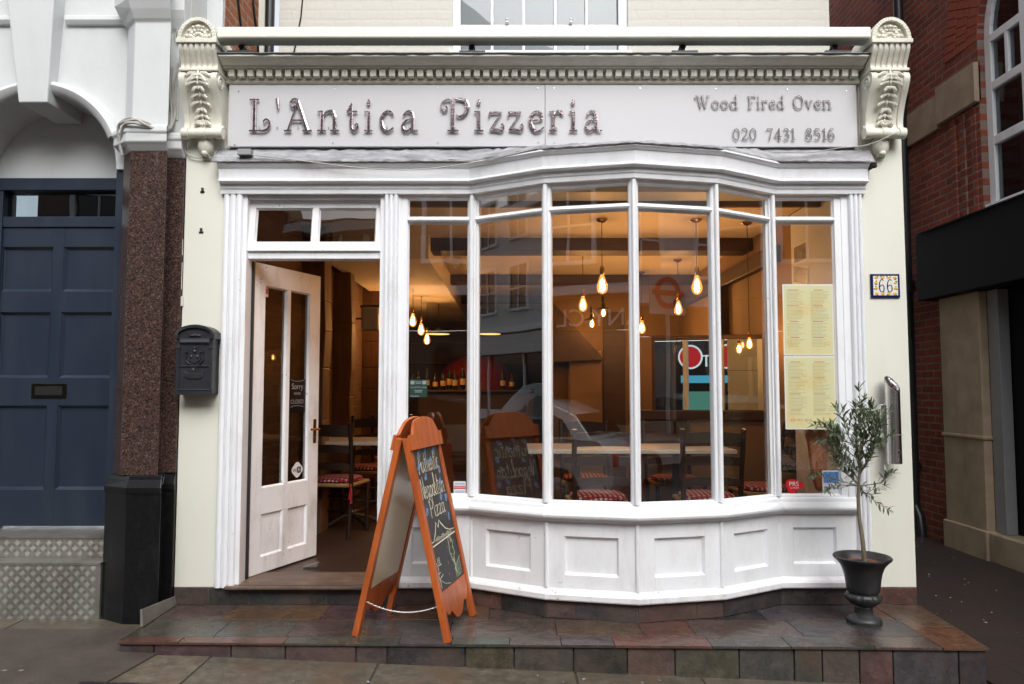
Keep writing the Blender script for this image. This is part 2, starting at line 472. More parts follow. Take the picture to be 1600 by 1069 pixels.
MT['terracotta'] = mat_plain('terracotta', (0.30, 0.085, 0.04), (0.22, 0.065, 0.032), 0.8, scale=10)
MT['soil'] = mat_plain('potting_soil', (0.03, 0.02, 0.014), (0.05, 0.035, 0.024), 0.9, scale=40, bmp=0.8)
MT['bark'] = mat_plain('olive_bark', (0.20, 0.165, 0.11), (0.11, 0.09, 0.06), 0.8, scale=14, stretch=(2, 2, 0.4), bmp=0.5, bscale=40)
MT['cable'] = mat_plain('white_cable', (0.52, 0.51, 0.48), (0.40, 0.39, 0.37), 0.5, scale=10)
MT['pipe_black'] = mat_plain('black_pipe_paint', (0.012, 0.013, 0.015), (0.02, 0.021, 0.024), 0.35, scale=5)
MT['slab_grey'] = mat_plain('grey_offcut', (0.15, 0.135, 0.12), (0.08, 0.073, 0.068), 0.6, scale=8, bmp=0.3)
MT['car_dark'] = mat_plain('dark_grey_car_paint', (0.10, 0.11, 0.13), (0.09, 0.10, 0.12), 0.2, metal=0.3, coat=1.0)
MT['car_silver'] = mat_plain('silver_car_paint', (0.72, 0.73, 0.75), (0.70, 0.71, 0.73), 0.25, metal=0.2, coat=1.0)
MT['car_white'] = mat_plain('white_car_paint', (0.72, 0.72, 0.73), (0.7, 0.7, 0.71), 0.25, coat=1.0)
MT['car_glass'] = mat_plain('dark_car_glass', (0.012, 0.014, 0.016), (0.012, 0.014, 0.016), 0.04)
MT['rubber'] = mat_plain('tyre_rubber', (0.014, 0.014, 0.014), (0.02, 0.02, 0.02), 0.8)
MT['tail_light'] = mat_emit('lit_tail_lamp', (1.0, 0.03, 0.015), 9.0)
MT['lens'] = mat_plain('headlamp_lens', (0.7, 0.72, 0.74), (0.6, 0.62, 0.64), 0.1)
MT['shop_black'] = mat_plain('black_shop_fascia', (0.0045, 0.005, 0.007), (0.006, 0.006, 0.008), 0.6, spec=0.2)
MT['cyan_band'] = mat_plain('cyan_shop_band', (0.06, 0.40, 0.62), (0.05, 0.36, 0.58), 0.4)
MT['mint_poster'] = mat_plain('mint_window_poster', (0.16, 0.55, 0.42), (0.12, 0.45, 0.36), 0.5)
MT['wall_grey'] = mat_plain('grey_panel', (0.30, 0.31, 0.32), (0.26, 0.27, 0.28), 0.5)
MT['log'] = mat_plain('amber_wood_grain', (0.40, 0.13, 0.045), (0.24, 0.07, 0.025), 0.5, scale=7, stretch=(2, 2, 0.35), bmp=0.4, bscale=20)


def mat_leaf():
    m, nt, out = new_mat('olive_leaf')
    at = nt.nodes.new("ShaderNodeAttribute")
    at.attribute_name = "tint"
    p = bsdf(nt, out, at.outputs["Color"], 0.45)
    tl = nd(nt, "ShaderNodeBsdfTranslucent")
    tl.inputs["Color"].default_value = (0.10, 0.15, 0.05, 1)
    mx = nt.nodes.new("ShaderNodeMixShader")
    mx.inputs[0].default_value = 0.15
    nt.links.new(p.outputs[0], mx.inputs[1])
    nt.links.new(tl.outputs[0], mx.inputs[2])
    nt.links.new(mx.outputs[0], out.inputs["Surface"])
    return m


MT['leaf'] = mat_leaf()

MT['glow_white'] = mat_emit('added_glow_white', (0.85, 0.95, 1.0), 0.6)  # glow added to sign and poster colours to brighten their mirror image
MT['glow_cyan'] = mat_emit('added_glow_cyan', (0.10, 0.50, 0.75), 0.5)
MT['glow_mint'] = mat_emit('added_glow_mint', (0.25, 0.75, 0.60), 0.2)
MT['glow_red'] = mat_emit('added_glow_red', (0.85, 0.03, 0.04), 0.4)
MT['tarmac'] = mat_plain('brown_tarmac_patch', (0.080, 0.064, 0.052), (0.050, 0.042, 0.036), 0.55, scale=5, bmp=0.5, bscale=140, rvar=0.15)

# ------------------------------------------------------------------ objects
OFFSET = {}


def tag(o, label=None, cat=None, group=None, kind=None):
    if label:
        o["label"] = label
    if cat:
        o["category"] = cat
    if group:
        o["group"] = group
    if kind:
        o["kind"] = kind
    return o


def thing(name, loc, label, cat, group=None, rot=0.0):
    o = bpy.data.objects.new(name, None)
    o.empty_display_size = 0.1
    scene.collection.objects.link(o)
    o.location = loc
    o.rotation_euler = (0, 0, rot)
    # children of a turned thing are modelled in its own frame
    OFFSET[o.name] = Vector(loc) if rot == 0.0 else Vector((0, 0, 0))
    return tag(o, label, cat, group)


def local_thing(name, loc, label, cat, group=None, rot=0.0):
    o = thing(name, loc, label, cat, group, rot)
    OFFSET[o.name] = Vector((0, 0, 0))
    return o


class MB:
    def __init__(self):
        self.v, self.f, self.mi, self.tint = [], [], [], []
        self.M = Matrix.Identity(4)
        self.m = 0
        self.t = None

    def add(self, verts, faces):
        b = len(self.v)
        self.v += [self.M @ Vector(p) for p in verts]
        for f in faces:
            self.f.append([b + i for i in f])
            self.mi.append(self.m)
            self.tint.append(self.t)
        return self

    def box(self, x0, x1, y0, y1, z0, z1):
        x0, x1 = min(x0, x1), max(x0, x1)
        y0, y1 = min(y0, y1), max(y0, y1)
        z0, z1 = min(z0, z1), max(z0, z1)
        vs_ = [(x0, y0, z0), (x1, y0, z0), (x1, y1, z0), (x0, y1, z0), (x0, y0, z1), (x1, y0, z1), (x1, y1, z1), (x0, y1, z1)]
        return self.add(vs_, [(0, 3, 2, 1), (4, 5, 6, 7), (0, 1, 5, 4), (1, 2, 6, 5), (2, 3, 7, 6), (3, 0, 4, 7)])

    def hexa(self, c):
        return self.add(c, [(0, 3, 2, 1), (4, 5, 6, 7), (0, 1, 5, 4), (1, 2, 6, 5), (2, 3, 7, 6), (3, 0, 4, 7)])

    def prism(self, pts, a0, a1, axis='z'):
        """2D outline extruded along an axis: pts are (x,y) for z, (x,z) for y, (y,z) for x."""
        n = len(pts)

        def mk(p, a):
            return {'z': (p[0], p[1], a), 'y': (p[0], a, p[1]), 'x': (a, p[0], p[1])}[axis]
        vs_ = [mk(p, a0) for p in pts] + [mk(p, a1) for p in pts]
        fs = [tuple(range(n - 1, -1, -1)), tuple(range(n, 2 * n))]
        fs += [(i, (i + 1) % n, n + (i + 1) % n, n + i) for i in range(n)]
        return self.add(vs_, fs)

    def lathe(self, prof, cx=0, cy=0, cz=0, n=24, lobes=0, amp=0.0):
        vs_ = []
        for r, z in prof:
            for k in range(n):
                a = 2 * math.pi * k / n
                rr = r * (1 + amp * math.cos(lobes * a)) if lobes else r
                vs_.append((cx + rr * math.cos(a), cy + rr * math.sin(a), cz + z))
        fs = []
        for i in range(len(prof) - 1):
            for k in range(n):
                k2 = (k + 1) % n
                fs.append((i * n + k, i * n + k2, (i + 1) * n + k2, (i + 1) * n + k))
        fs.append(tuple(range(n - 1, -1, -1)))
        fs.append(tuple((len(prof) - 1) * n + k for k in range(n)))
        return self.add(vs_, fs)

    def tube(self, pts, r, n=8, cap=True):
        pts = [Vector(p) for p in pts]
        rs = r if isinstance(r, (list, tuple)) else [r] * len(pts)
        vs_ = []
        up = Vector((0, 0, 1))
        ref = None
        for i, p in enumerate(pts):
            d = (pts[min(i + 1, len(pts) - 1)] - pts[max(i - 1, 0)])
            d = d.normalized() if d.length > 1e-9 else up
            if ref is None:
                ref = d.orthogonal().normalized()
            ref = (ref - d * ref.dot(d))
            ref = ref.normalized() if ref.length > 1e-6 else d.orthogonal().normalized()
            b = d.cross(ref)
            for k in range(n):
                a = 2 * math.pi * k / n
                vs_.append(p + (ref * math.cos(a) + b * math.sin(a)) * rs[i])
        fs = []
        for i in range(len(pts) - 1):
            for k in range(n):
                k2 = (k + 1) % n
                fs.append((i * n + k, i * n + k2, (i + 1) * n + k2, (i + 1) * n + k))
        if cap:
            fs.append(tuple(range(n - 1, -1, -1)))
            fs.append(tuple((len(pts) - 1) * n + k for k in range(n)))
        return self.add(vs_, fs)

    def sweep(self, path, prof, closed=True):
        """profile [(out, z)] along a plan path, mitred at its corners; out is to the right of travel (towards -y for +x travel)."""
        n = len(prof)
        vs_ = []
        for i in range(len(path)):
            nrm = []
            if i > 0:
                d = Vector((path[i][0] - path[i - 1][0], path[i][1] - path[i - 1][1])).normalized()
                nrm.append(Vector((d.y, -d.x)))
            if i < len(path) - 1:
                d = Vector((path[i + 1][0] - path[i][0], path[i + 1][1] - path[i][1])).normalized()
                nrm.append(Vector((d.y, -d.x)))
            m = nrm[0] if len(nrm) == 1 else (nrm[0] + nrm[1]) / (1 + nrm[0].dot(nrm[1]))
            for o, z in prof:
                vs_.append((path[i][0] + m.x * o, path[i][1] + m.y * o, z))
        fs = []
        for i in range(len(path) - 1):
            for k in range(n if closed else n - 1):
                k2 = (k + 1) % n
                fs.append((i * n + k, (i + 1) * n + k, (i + 1) * n + k2, i * n + k2))
        if closed:
            fs.append(tuple(range(n)))
            fs.append(tuple((len(path) - 1) * n + k for k in range(n - 1, -1, -1)))
        return self.add(vs_, fs)

    def sphere(self, c, r, n=12, m=8):
        prof = [(max(1e-4, math.sin(math.pi * i / m)) * r[0], -math.cos(math.pi * i / m) * r[2]) for i in range(m + 1)]
        vs_ = []
        for rr, z in prof:
            for k in range(n):
                a = 2 * math.pi * k / n
                vs_.append((c[0] + rr * math.cos(a), c[1] + rr * math.sin(a) * r[1] / r[0], c[2] + z))
        fs = []
        for i in range(m):
            for k in range(n):
                k2 = (k + 1) % n
                fs.append((i * n + k, i * n + k2, (i + 1) * n + k2, (i + 1) * n + k))
        return self.add(vs_, fs)

    def build(self, name, mat, parent=None, bevel=0.0, smooth=False, seg=2, recalc=True):
        me = bpy.data.meshes.new(name)
        off = OFFSET.get(parent.name, Vector((0, 0, 0))) if parent else Vector((0, 0, 0))
        me.from_pydata([tuple(p - off) for p in self.v], [], self.f)
        mats = mat if isinstance(mat, (list, tuple)) else [mat]
        for q in mats:
            me.materials.append(MT[q] if isinstance(q, str) else q)
        for poly, mi in zip(me.polygons, self.mi):
            poly.material_index = mi
            poly.use_smooth = smooth
        if any(t is not None for t in self.tint):
            ca = me.attributes.new("tint", 'FLOAT_COLOR', 'CORNER')
            for poly, t in zip(me.polygons, self.tint):
                t = t or (0.1, 0.1, 0.1)
                for li in poly.loop_indices:
                    ca.data[li].color = rgba(t)
        if recalc:
            bm = bmesh.new()
            bm.from_mesh(me)
            bmesh.ops.recalc_face_normals(bm, faces=bm.faces[:])
            bm.to_mesh(me)
            bm.free()
        me.validate()
        me.update()
        o = bpy.data.objects.new(name, me)
        scene.collection.objects.link(o)
        if parent:
            o.parent = parent
            OFFSET[o.name] = off
        if bevel:
            b = o.modifiers.new("edge", 'BEVEL')
            b.width = bevel
            b.segments = seg
            b.limit_method = 'ANGLE'
            b.angle_limit = R(35)
        if smooth:
            es = o.modifiers.new("split", 'EDGE_SPLIT')
            es.split_angle = R(38)
        return o


def frame_matrix(p, q):
    """local frame of a straight run from p to q in plan: x along it, y inwards, z up."""
    d = Vector((q[0] - p[0], q[1] - p[1])).normalized()
    return Matrix(((d.x, -d.y, 0, p[0]), (d.y, d.x, 0, p[1]), (0, 0, 1, 0), (0, 0, 0, 1))), math.dist(p[:2], q[:2])


def smooth_pts(pts, k=6):
    """Catmull-Rom through control points of any width (tuples)."""
    if len(pts) < 3:
        return pts
    out = []
    n = len(pts)
    for i in range(n - 1):
        p0, p1, p2, p3 = pts[max(i - 1, 0)], pts[i], pts[i + 1], pts[min(i + 2, n - 1)]
        for j in range(k):
            t = j / k
            out.append(tuple(0.5 * ((2 * b) + (-a + c) * t + (2 * a - 5 * b + 4 * c - d) * t * t + (-a + 3 * b - 3 * c + d) * t ** 3)
                             for a, b, c, d in zip(p0, p1, p2, p3)))
    out.append(pts[-1])
    return out


def text_mesh(body, size, M, mb, depth=0.0008, align='CENTER', font_scale_x=1.0):
    """plain sans lettering as mesh faces added to a builder; M maps text x,y,z(out) into place."""
    cu = bpy.data.curves.new("lettering_curve", 'FONT')
    cu.body = body
    cu.size = size
    cu.align_x = align
    cu.extrude = depth
    o = bpy.data.objects.new("lettering_curve", cu)
    scene.collection.objects.link(o)
    dg = bpy.context.evaluated_depsgraph_get()
    me = o.evaluated_get(dg).to_mesh()
    vs_ = [(v.co.x * font_scale_x, v.co.y, v.co.z) for v in me.vertices]
    fs = [tuple(p.vertices) for p in me.polygons]
    keep = mb.M
    mb.M = keep @ M
    mb.add(vs_, fs)
    mb.M = keep
    o.evaluated_get(dg).to_mesh_clear()
    bpy.data.objects.remove(o)
    bpy.data.curves.remove(cu)


def facing(x, y, z):
    """text plane on a wall that faces -y: text x -> +x, text y -> +z, out -> -y."""
    return Matrix(((1, 0, 0, x), (0, 0, -1, y), (0, 1, 0, z), (0, 0, 0, 1)))


# ------------------------------------------------------------------ stroke lettering (serif display face drawn as strokes)
def ln(*p):
    return ('L', list(p))


def sm(*p):
    return ('S', list(p))


T, H = 0.135, 0.05
GL = {
    'L': (0.92, [ln((.24, 0, .15), (.24, 1, .15)), ln((.05, .975, H), (.44, .975, H)), ln((.05, .025, H), (.5, .025, H)),
                 sm((.3, .03, .05), (.62, .02, .08), (.84, .1, .09), (.9, .27, .07), (.78, .38, .055), (.66, .33, .055), (.69, .24, .06))]),
    "'": (0.3, [ln((.12, 1, .15), (.2, .68, .07))]),
    'A': (1.1, [ln((.14, .02, H), (.55, .98, .06)), ln((.5, .98, .13), (.92, .02, .17)), ln((.28, .34, H), (.78, .34, H)), ln((0, .025, H), (.3, .025, H)),
                ln((.74, .025, H), (1.1, .025, H)), sm((.56, .97, .06), (.38, 1, .06), (.25, .92, .06), (.25, .79, .06), (.34, .73, .055), (.41, .8, .06))]),
    'n': (0.95, [ln((.2, 0, T), (.2, .62, T)), ln((.02, .025, H), (.38, .025, H)), ln((.02, .6, H), (.24, .61, H)), sm((.22, .46, .05), (.42, .61, .08), (.64, .6, .13), (.73, .42, T)),
                 ln((.73, .44, T), (.73, 0, T)), ln((.55, .025, H), (.92, .025, H))]),
    't': (0.72, [sm((.32, .86, .04), (.31, .6, .12), (.3, .2, .14), (.36, .05, .11), (.52, .015, .08), (.64, .1, .07), (.63, .22, .06), (.54, .24, .05), (.5, .17, .05)),
                 ln((.06, .6, .06), (.62, .61, .06)), ln((.32, .86, .05), (.1, .62, .05))]),
    'i': (0.5, [ln((.25, 0, .13), (.25, .62, .13)), ln((.06, .025, H), (.46, .025, H)), ln((.06, .6, H), (.28, .61, H)), ln((.25, .80, .02), (.25, .89, .17), (.25, .98, .02))]),
    'c': (0.78, [sm((.68, .5, .08), (.56, .61, .07), (.34, .6, .1), (.15, .36, .15), (.24, .1, .14), (.46, .01, .09), (.7, .12, .05))]),
    'a': (0.85, [sm((.16, .48, .07), (.3, .61, .07), (.52, .59, .12), (.6, .4, T)), ln((.6, .42, T), (.6, .08, T)), sm((.6, .1, T), (.66, .02, .08), (.84, .03, .05)),
                 sm((.58, .38, .05), (.3, .34, .07), (.13, .17, .12), (.24, .015, .1), (.44, .04, .07), (.58, .16, .05))]),
    'P': (1.2, [ln((.5, 0, .16), (.5, 1, .16)), ln((.28, .025, H), (.74, .025, H)), sm((.46, .97, .06), (.7, 1, .08), (1.02, .93, .14), (1.1, .72, .17), (.95, .5, .11), (.72, .46, .07), (.66, .53, .06)),
                sm((.5, .975, .06), (.2, .97, .06), (.04, .84, .08), (.06, .68, .08), (.18, .62, .06), (.26, .7, .06), (.2, .77, .05))]),
    'z': (0.75, [ln((.06, .58, .09), (.64, .58, .07)), ln((.07, .61, .05), (.04, .44, .05)), ln((.6, .57, .06), (.1, .05, .06)),
                 sm((.06, .05, .06), (.36, .05, .12), (.62, .02, .09), (.72, .12, .07), (.68, .22, .05), (.6, .2, .05))]),
    'e': (0.78, [ln((.14, .33, .05), (.66, .36, .05)), sm((.66, .36, .06), (.62, .53, .1), (.42, .62, .07), (.2, .5, .13), (.14, .26, .15), (.3, .05, .14), (.52, .015, .08), (.74, .13, .05))]),
    'r': (0.7, [ln((.2, 0, T), (.2, .62, T)), ln((.02, .025, H), (.4, .025, H)), ln((.02, .6, H), (.24, .61, H)), sm((.22, .45, .05), (.38, .6, .08), (.54, .61, .12), (.64, .5, .12))]),
    'W': (1.4, [ln((.22, .96, .13), (.48, .02, .13)), ln((.48, .02, .05), (.72, .95, .05)), ln((.62, .96, .13), (.9, .02, .13)), ln((.9, .02, .05), (1.2, .96, .05)), ln((1.05, .97, H), (1.36, .97, H)), ln((.52, .97, H), (.74, .97, H)),
                sm((.24, .95, .07), (.08, .98, .06), (-.02, .86, .06), (.03, .76, .05), (.1, .8, .05))]),
    'o': (0.75, [sm((.37, .61, .06), (.15, .5, .13), (.12, .2, .14), (.37, .01, .06), (.62, .13, .13), (.63, .43, .14), (.37, .61, .06))]),
    'd': (0.85, [ln((.64, 0, T), (.64, 1, T)), ln((.5, .975, H), (.66, .975, H)), ln((.64, .025, H), (.8, .025, H)), sm((.6, .5, .05), (.42, .61, .07), (.18, .5, .12), (.13, .22, .14), (.3, .01, .1), (.5, .05, .07), (.6, .16, .05))]),
    'F': (0.85, [ln((.22, 0, .14), (.22, 1, .14)), ln((.03, .965, .09), (.80, .965, .09)), ln((.79, .99, H), (.81, .78, H)), ln((.24, .50, .085), (.60, .50, .085)), ln((.03, .025, H), (.42, .025, H))]),
    'O': (1.1, [sm((.53, 1, .06), (.2, .84, .13), (.1, .45, .16), (.25, .1, .13), (.53, 0, .06), (.84, .12, .13), (.97, .5, .16), (.86, .86, .13), (.53, 1, .06))]),
    'v': (0.8, [ln((.16, .6, .12), (.4, .02, .12)), ln((.4, .02, .05), (.66, .6, .05)), ln((.02, .6, H), (.3, .6, H)), ln((.52, .6, H), (.78, .6, H))]),
    '0': (0.8, [sm((.38, 1, .06), (.14, .78, .12), (.12, .25, .12), (.38, 0, .06), (.64, .22, .12), (.65, .76, .12), (.38, 1, .06))]),
    '2': (0.8, [sm((.14, .78, .09), (.22, .96, .07), (.46, 1, .08), (.64, .8, .12), (.5, .45, .09), (.12, .05, .06)), ln((.1, .05, .1), (.68, .05, .09)), ln((.67, .04, .05), (.7, .2, .05))]),
    '7': (0.75, [ln((.1, .95, .1), (.66, .95, .09)), ln((.11, .97, .05), (.08, .8, .05)), sm((.64, .94, .06), (.44, .5, .08), (.32, 0, .13))]),
    '4': (0.8, [ln((.52, 0, .13), (.52, 1, .13)), ln((.5, .98, .05), (.06, .3, .05)), ln((.05, .29, .06), (.74, .29, .06)), ln((.36, .02, H), (.68, .02, H))]),
    '3': (0.75, [sm((.12, .85, .07), (.32, .99, .07), (.56, .88, .12), (.52, .64, .1), (.3, .54, .06)), sm((.3, .54, .06), (.58, .46, .11), (.6, .18, .13), (.36, .0, .08), (.1, .1, .08))]),
    '1': (0.5, [ln((.28, 0, .13), (.28, 1, .13)), ln((.1, .02, H), (.46, .02, H)), ln((.08, .86, H), (.28, .98, H))]),
    '8': (0.78, [sm((.38, .55, .09), (.16, .66, .1), (.18, .9, .1), (.38, 1, .06), (.58, .9, .1), (.58, .68, .09), (.38, .55, .09)), sm((.38, .55, .09), (.12, .36, .11), (.14, .1, .11), (.38, 0, .06), (.64, .12, .11), (.64, .36, .11), (.38, .55, .09))]),
    '5': (0.75, [ln((.18, .95, .09), (.62, .96, .09)), ln((.18, .97, .05), (.16, .55, .05)), sm((.16, .55, .05), (.42, .62, .08), (.62, .4, .13), (.54, .1, .12), (.3, 0, .08), (.1, .1, .07))]),
    '6': (0.78, [sm((.6, .9, .08), (.42, 1, .06), (.2, .8, .11), (.12, .36, .13), (.24, .05, .1), (.42, 0, .07), (.64, .14, .12), (.62, .46, .1), (.4, .56, .06), (.18, .4, .05))]),
}


def stroke(mb, pts, back, ridge):
    """a chisel-ridged stroke: pts (x, z, width) on a wall plane facing -y, back = y of its rear, ridge = how proud its spine stands."""
    n = len(pts)
    vs_ = []
    for i, (x, z, w) in enumerate(pts):
        a, b = pts[max(i - 1, 0)], pts[min(i + 1, n - 1)]
        dx, dz = b[0] - a[0], b[1] - a[1]
        L = math.hypot(dx, dz) or 1.0
        nx, nz = -dz / L * w / 2, dx / L * w / 2
        vs_ += [(x + nx, back, z + nz), (x + nx, back - ridge * .75, z + nz), (x + nx * .45, back - ridge, z + nz * .75), (x - nx * .75, back - ridge, z - nz * .75), (x - nx, back - ridge * .75, z - nz), (x - nx, back, z - nz)]
    fs = []
    for i in range(n - 1):
        for k in range(6):
            k2 = (k + 1) % 6
            fs.append((i * 6 + k, (i + 1) * 6 + k, (i + 1) * 6 + k2, i * 6 + k2))
    fs.append((0, 1, 2, 3, 4, 5))
    fs.append(tuple((n - 1) * 6 + k for k in (5, 4, 3, 2, 1, 0)))
    mb.add(vs_, fs)


def glyph(mb, ch, x, z, w, h, y, ridge=0.012, bold=1.0):
    adv, strokes = GL[ch]
    sx = w / adv
    for kind, pts in strokes:
        q = smooth_pts(pts, 5) if kind == 'S' else pts
        stroke(mb, [(x + a * sx, z + b * h, max(c * bold, 0.058 if h > .12 else 0.075) * (sx * 0.5 + h * 0.5)) for a, b, c in q], y, ridge * random.uniform(0.92, 1.08))


def lettering(mb, s, x0, x1, z, h, y, ridge=0.008, bold=1.0):
    total = sum(GL[c][0] + 0.06 for c in s) - 0.06
    k = (x1 - x0) / total
    x = x0
    for c in s:
        glyph(mb, c, x, z, GL[c][0] * k, h, y, ridge, bold)
        x += (GL[c][0] + 0.06) * k

# ================================================================== THE SETTING
def gz(x, y=0.0):
    """height of the gently falling street"""
    xx = max(-2.1, min(2.3, x))
    return -0.128 - 0.034 * xx


mb = MB()
mb.add([(-160, -160, -0.36), (160, -160, -0.36), (160, 160, -0.36), (-160, 160, -0.36)], [(0, 1, 2, 3)])
tag(mb.build('road', 'asphalt'), kind='structure')

mb = MB()
xs = [-40, -12, -6, -2.1, -1, 0, 1, 2.3, 6, 12, 40]
for i in range(len(xs) - 1):
    a, b = xs[i], xs[i + 1]
    mb.hexa([(a, -4.8, -0.5), (b, -4.8, -0.5), (b, 6.0, -0.5), (a, 6.0, -0.5),
             (a, -4.8, gz(a) - 0.007), (b, -4.8, gz(b) - 0.007), (b, 6.0, gz(b) - 0.007), (a, 6.0, gz(a) - 0.007)])
tag(mb.build('pavement_bed', 'joint'), kind='structure')

mb = MB()
rnd = random.Random(3)
y = -4.5
row = 0
while y < 0.25:
    dpt = (0.62, 0.75, 0.55)[row % 3]
    x = -7 + rnd.uniform(0, .6)
    while x < 2.46:
        w = rnd.uniform(0.55, 1.05)
        x1 = min(x + w, 2.46)
        g = 0.005
        k = rnd.uniform(0.8, 1.2)
        mb.t = tuple(c * k for c in rnd.choice([(0.115, 0.097, 0.070), (0.102, 0.088, 0.066), (0.128, 0.106, 0.076), (0.096, 0.082, 0.064)]))
        y1 = y + dpt
        j = [rnd.uniform(-.0015, .0015) for _ in range(4)]
        sk = 0.10 * (x - 0)  # flags laid slightly out of square with the shop
        c = [(x + g, y + g), (x1 - g, y + g), (x1 - g, y1 - g), (x + g, y1 - g)]
        mb.hexa([(p[0], p[1], gz(p[0]) - .03) for p in c] + [(p[0], p[1], gz(p[0]) + q) for p, q in zip(c, j)])
        x = x1
    y += dpt
    row += 1
tag(mb.build('pavement', 'paving', bevel=0.004), kind='structure')

mb = MB()
mb.hexa([(-40, -4.95, -.5), (40, -4.95, -.5), (40, -4.8, -.5), (-40, -4.8, -.5),
         (-40, -4.95, -.19), (40, -4.95, -.19), (40, -4.8, -.19), (-40, -4.8, -.19)])
tag(mb.build('kerb', 'slab_grey', bevel=0.015), kind='structure')

mb = MB()
mb.hexa([(2.47, -3.2, -.3), (9, -3.2, -.3), (9, 15, -.3), (2.47, 15, -.3),
         (2.47, -3.2, gz(3) + .006), (9, -3.2, gz(3) + .006), (9, 15, gz(3) + .03), (2.47, 15, gz(3) + .03)])
tag(mb.build('alley_path', 'alley'), kind='structure')

# drain cover let into the pavement
mb = MB()
x0, z0 = -1.93, 0
mb.hexa([(-2.02, -1.26, -.1), (-1.66, -1.26, -.1), (-1.66, -1.05, -.1), (-2.02, -1.05, -.1),
         (-2.02, -1.26, gz(-2.02) + .005), (-1.66, -1.26, gz(-1.66) + .005), (-1.66, -1.05, gz(-1.66) + .005), (-2.02, -1.05, gz(-2.02) + .005)])
for k in range(5):
    xx = -1.98 + k * .07
    mb.hexa([(xx, -1.24, gz(xx)), (xx + .03, -1.24, gz(xx)), (xx + .03, -1.07, gz(xx)), (xx, -1.07, gz(xx)),
             (xx, -1.24, gz(xx) + .009), (xx + .03, -1.24, gz(xx) + .009), (xx + .03, -1.07, gz(xx) + .009), (xx, -1.07, gz(xx) + .009)])
tag(mb.build('drain_cover', 'black_iron', bevel=.002), 'small black iron drain cover let into the damp pavement', 'drain cover')


# brown tarmac patch in the pavement by the navy door
q = [on_ground(*p) for p in ((150, 1075), (268, 1008), (205, 985), (-60, 985), (-60, 1075))]
mb = MB()
mb.hexa([(q[0][0], q[0][1], gz(q[0][0]) - .01), (q[1][0], q[1][1], gz(q[1][0]) - .01), (q[2][0], q[2][1], gz(q[2][0]) - .01), (q[3][0], q[3][1], gz(q[3][0]) - .01),
         (q[0][0], q[0][1], gz(q[0][0]) + .0045), (q[1][0], q[1][1], gz(q[1][0]) + .0045), (q[2][0], q[2][1], gz(q[2][0]) + .0045), (q[3][0], q[3][1], gz(q[3][0]) + .0045)])
mb.hexa([(q[0][0], q[0][1], gz(q[0][0]) - .01), (q[3][0], q[3][1], gz(q[3][0]) - .01), (q[4][0], q[4][1], gz(q[4][0]) - .01), (q[0][0], q[0][1] - .001, gz(q[0][0]) - .01),
         (q[0][0], q[0][1], gz(q[0][0]) + .0045), (q[3][0], q[3][1], gz(q[3][0]) + .0045), (q[4][0], q[4][1], gz(q[4][0]) + .0045), (q[0][0], q[0][1] - .001, gz(q[0][0]) + .0045)])
tag(mb.build('pavement_patch', 'tarmac'), kind='structure')

# litter flecks
mb = MB()
rl = random.Random(12)
for k in range(70):
    x, y = rl.uniform(-3.4, 2.3), rl.uniform(-1.25, -.78)
    s = rl.uniform(.0015, .008) if k % 9 else .014
    a = rl.uniform(0, 3.1)
    ca, sa = math.cos(a) * s, math.sin(a) * s
    z = gz(x) + .003
    mb.hexa([(x - ca, y - sa, z), (x + sa * .6, y - ca * .6, z), (x + ca, y + sa, z), (x - sa * .6, y + ca * .6, z),
             (x - ca, y - sa, z + .002), (x + sa * .6, y - ca * .6, z + .003), (x + ca, y + sa, z + .003), (x - sa * .6, y + ca * .6, z + .002)])
tag(mb.build('litter', 'wall_grey'), kind='stuff')

mb = MB()
for k in range(60):
    x, y = rl.uniform(2.6, 4.1), rl.uniform(-1.2, 3.0)
    s = rl.uniform(.002, .009)
    z = gz(3) + .006 + .024 * (y + 3.2) / 18.2 + .001
    mb.hexa([(x - s, y - s * .5, z), (x + s * .6, y - s, z), (x + s, y + s * .6, z), (x - s * .5, y + s, z), (x - s, y - s * .5, z + .002), (x + s * .6, y - s, z + .003), (x + s, y + s * .6, z + .003), (x - s * .5, y + s, z + .002)])
tag(mb.build('grit', 'wall_grey'), kind='stuff')

# ------------------------------------------------------------------ slate step in front of the shop
DK, PB, RU, GG, MG, BR = (.027, .028, .030), (.064, .046, .041), (.125, .058, .032), (.050, .050, .046), (.058, .056, .054), (.088, .056, .038)
TINTS = [DK, DK, PB, PB, RU, GG, MG, BR, DK, RU]


def front_y(x):
    return -0.715 - 0.0214 * x


rt = random.Random(21)
mb = MB()
rows = [(None, -.585), (-.585, -.30), (-.30, 0.02)]
for ri, (ya, yb) in enumerate(rows):
    x = -2.055
    while x < 2.19:
        w = rt.uniform(.26, .62)
        x1 = min(x + w, 2.19) if x + w < 2.05 else 2.19
        g = .0014
        mb.t = tuple(c * rt.uniform(.85, 1.2) for c in rt.choice(TINTS))
        if ri == 0 and x < -1.6:
            mb.t = (.11, .048, .034)
        z = rt.uniform(-.0015, .0015)
        c = [(x + g, (front_y(x) if ya is None else ya) + g), (x1 - g, (front_y(x1) if ya is None else ya) + g), (x1 - g, yb - g), (x + g, yb - g)]
        mb.hexa([(p[0], p[1], -.014) for p in c] + [(p[0], p[1], z) for p in c])
        x = x1
for (ya, yb, t) in ((None, -.42, RU), (-.42, .0, (.11, .065, .04))):      # the end strip
    c = [(2.193, (front_y(2.19) if ya is None else ya)), (2.42 + (0 if ya is None else .03), (front_y(2.42) if ya is None else ya)), (2.45 if ya is None else 2.478, yb - .003), (2.193, yb - .003)]
    mb.t = t
    mb.hexa([(p[0], p[1], -.014) for p in c] + [(p[0], p[1], .0005) for p in c])
step_top = mb.build('slate_step', 'slate', bevel=.0015)
tag(step_top, kind='structure')
mb = MB()
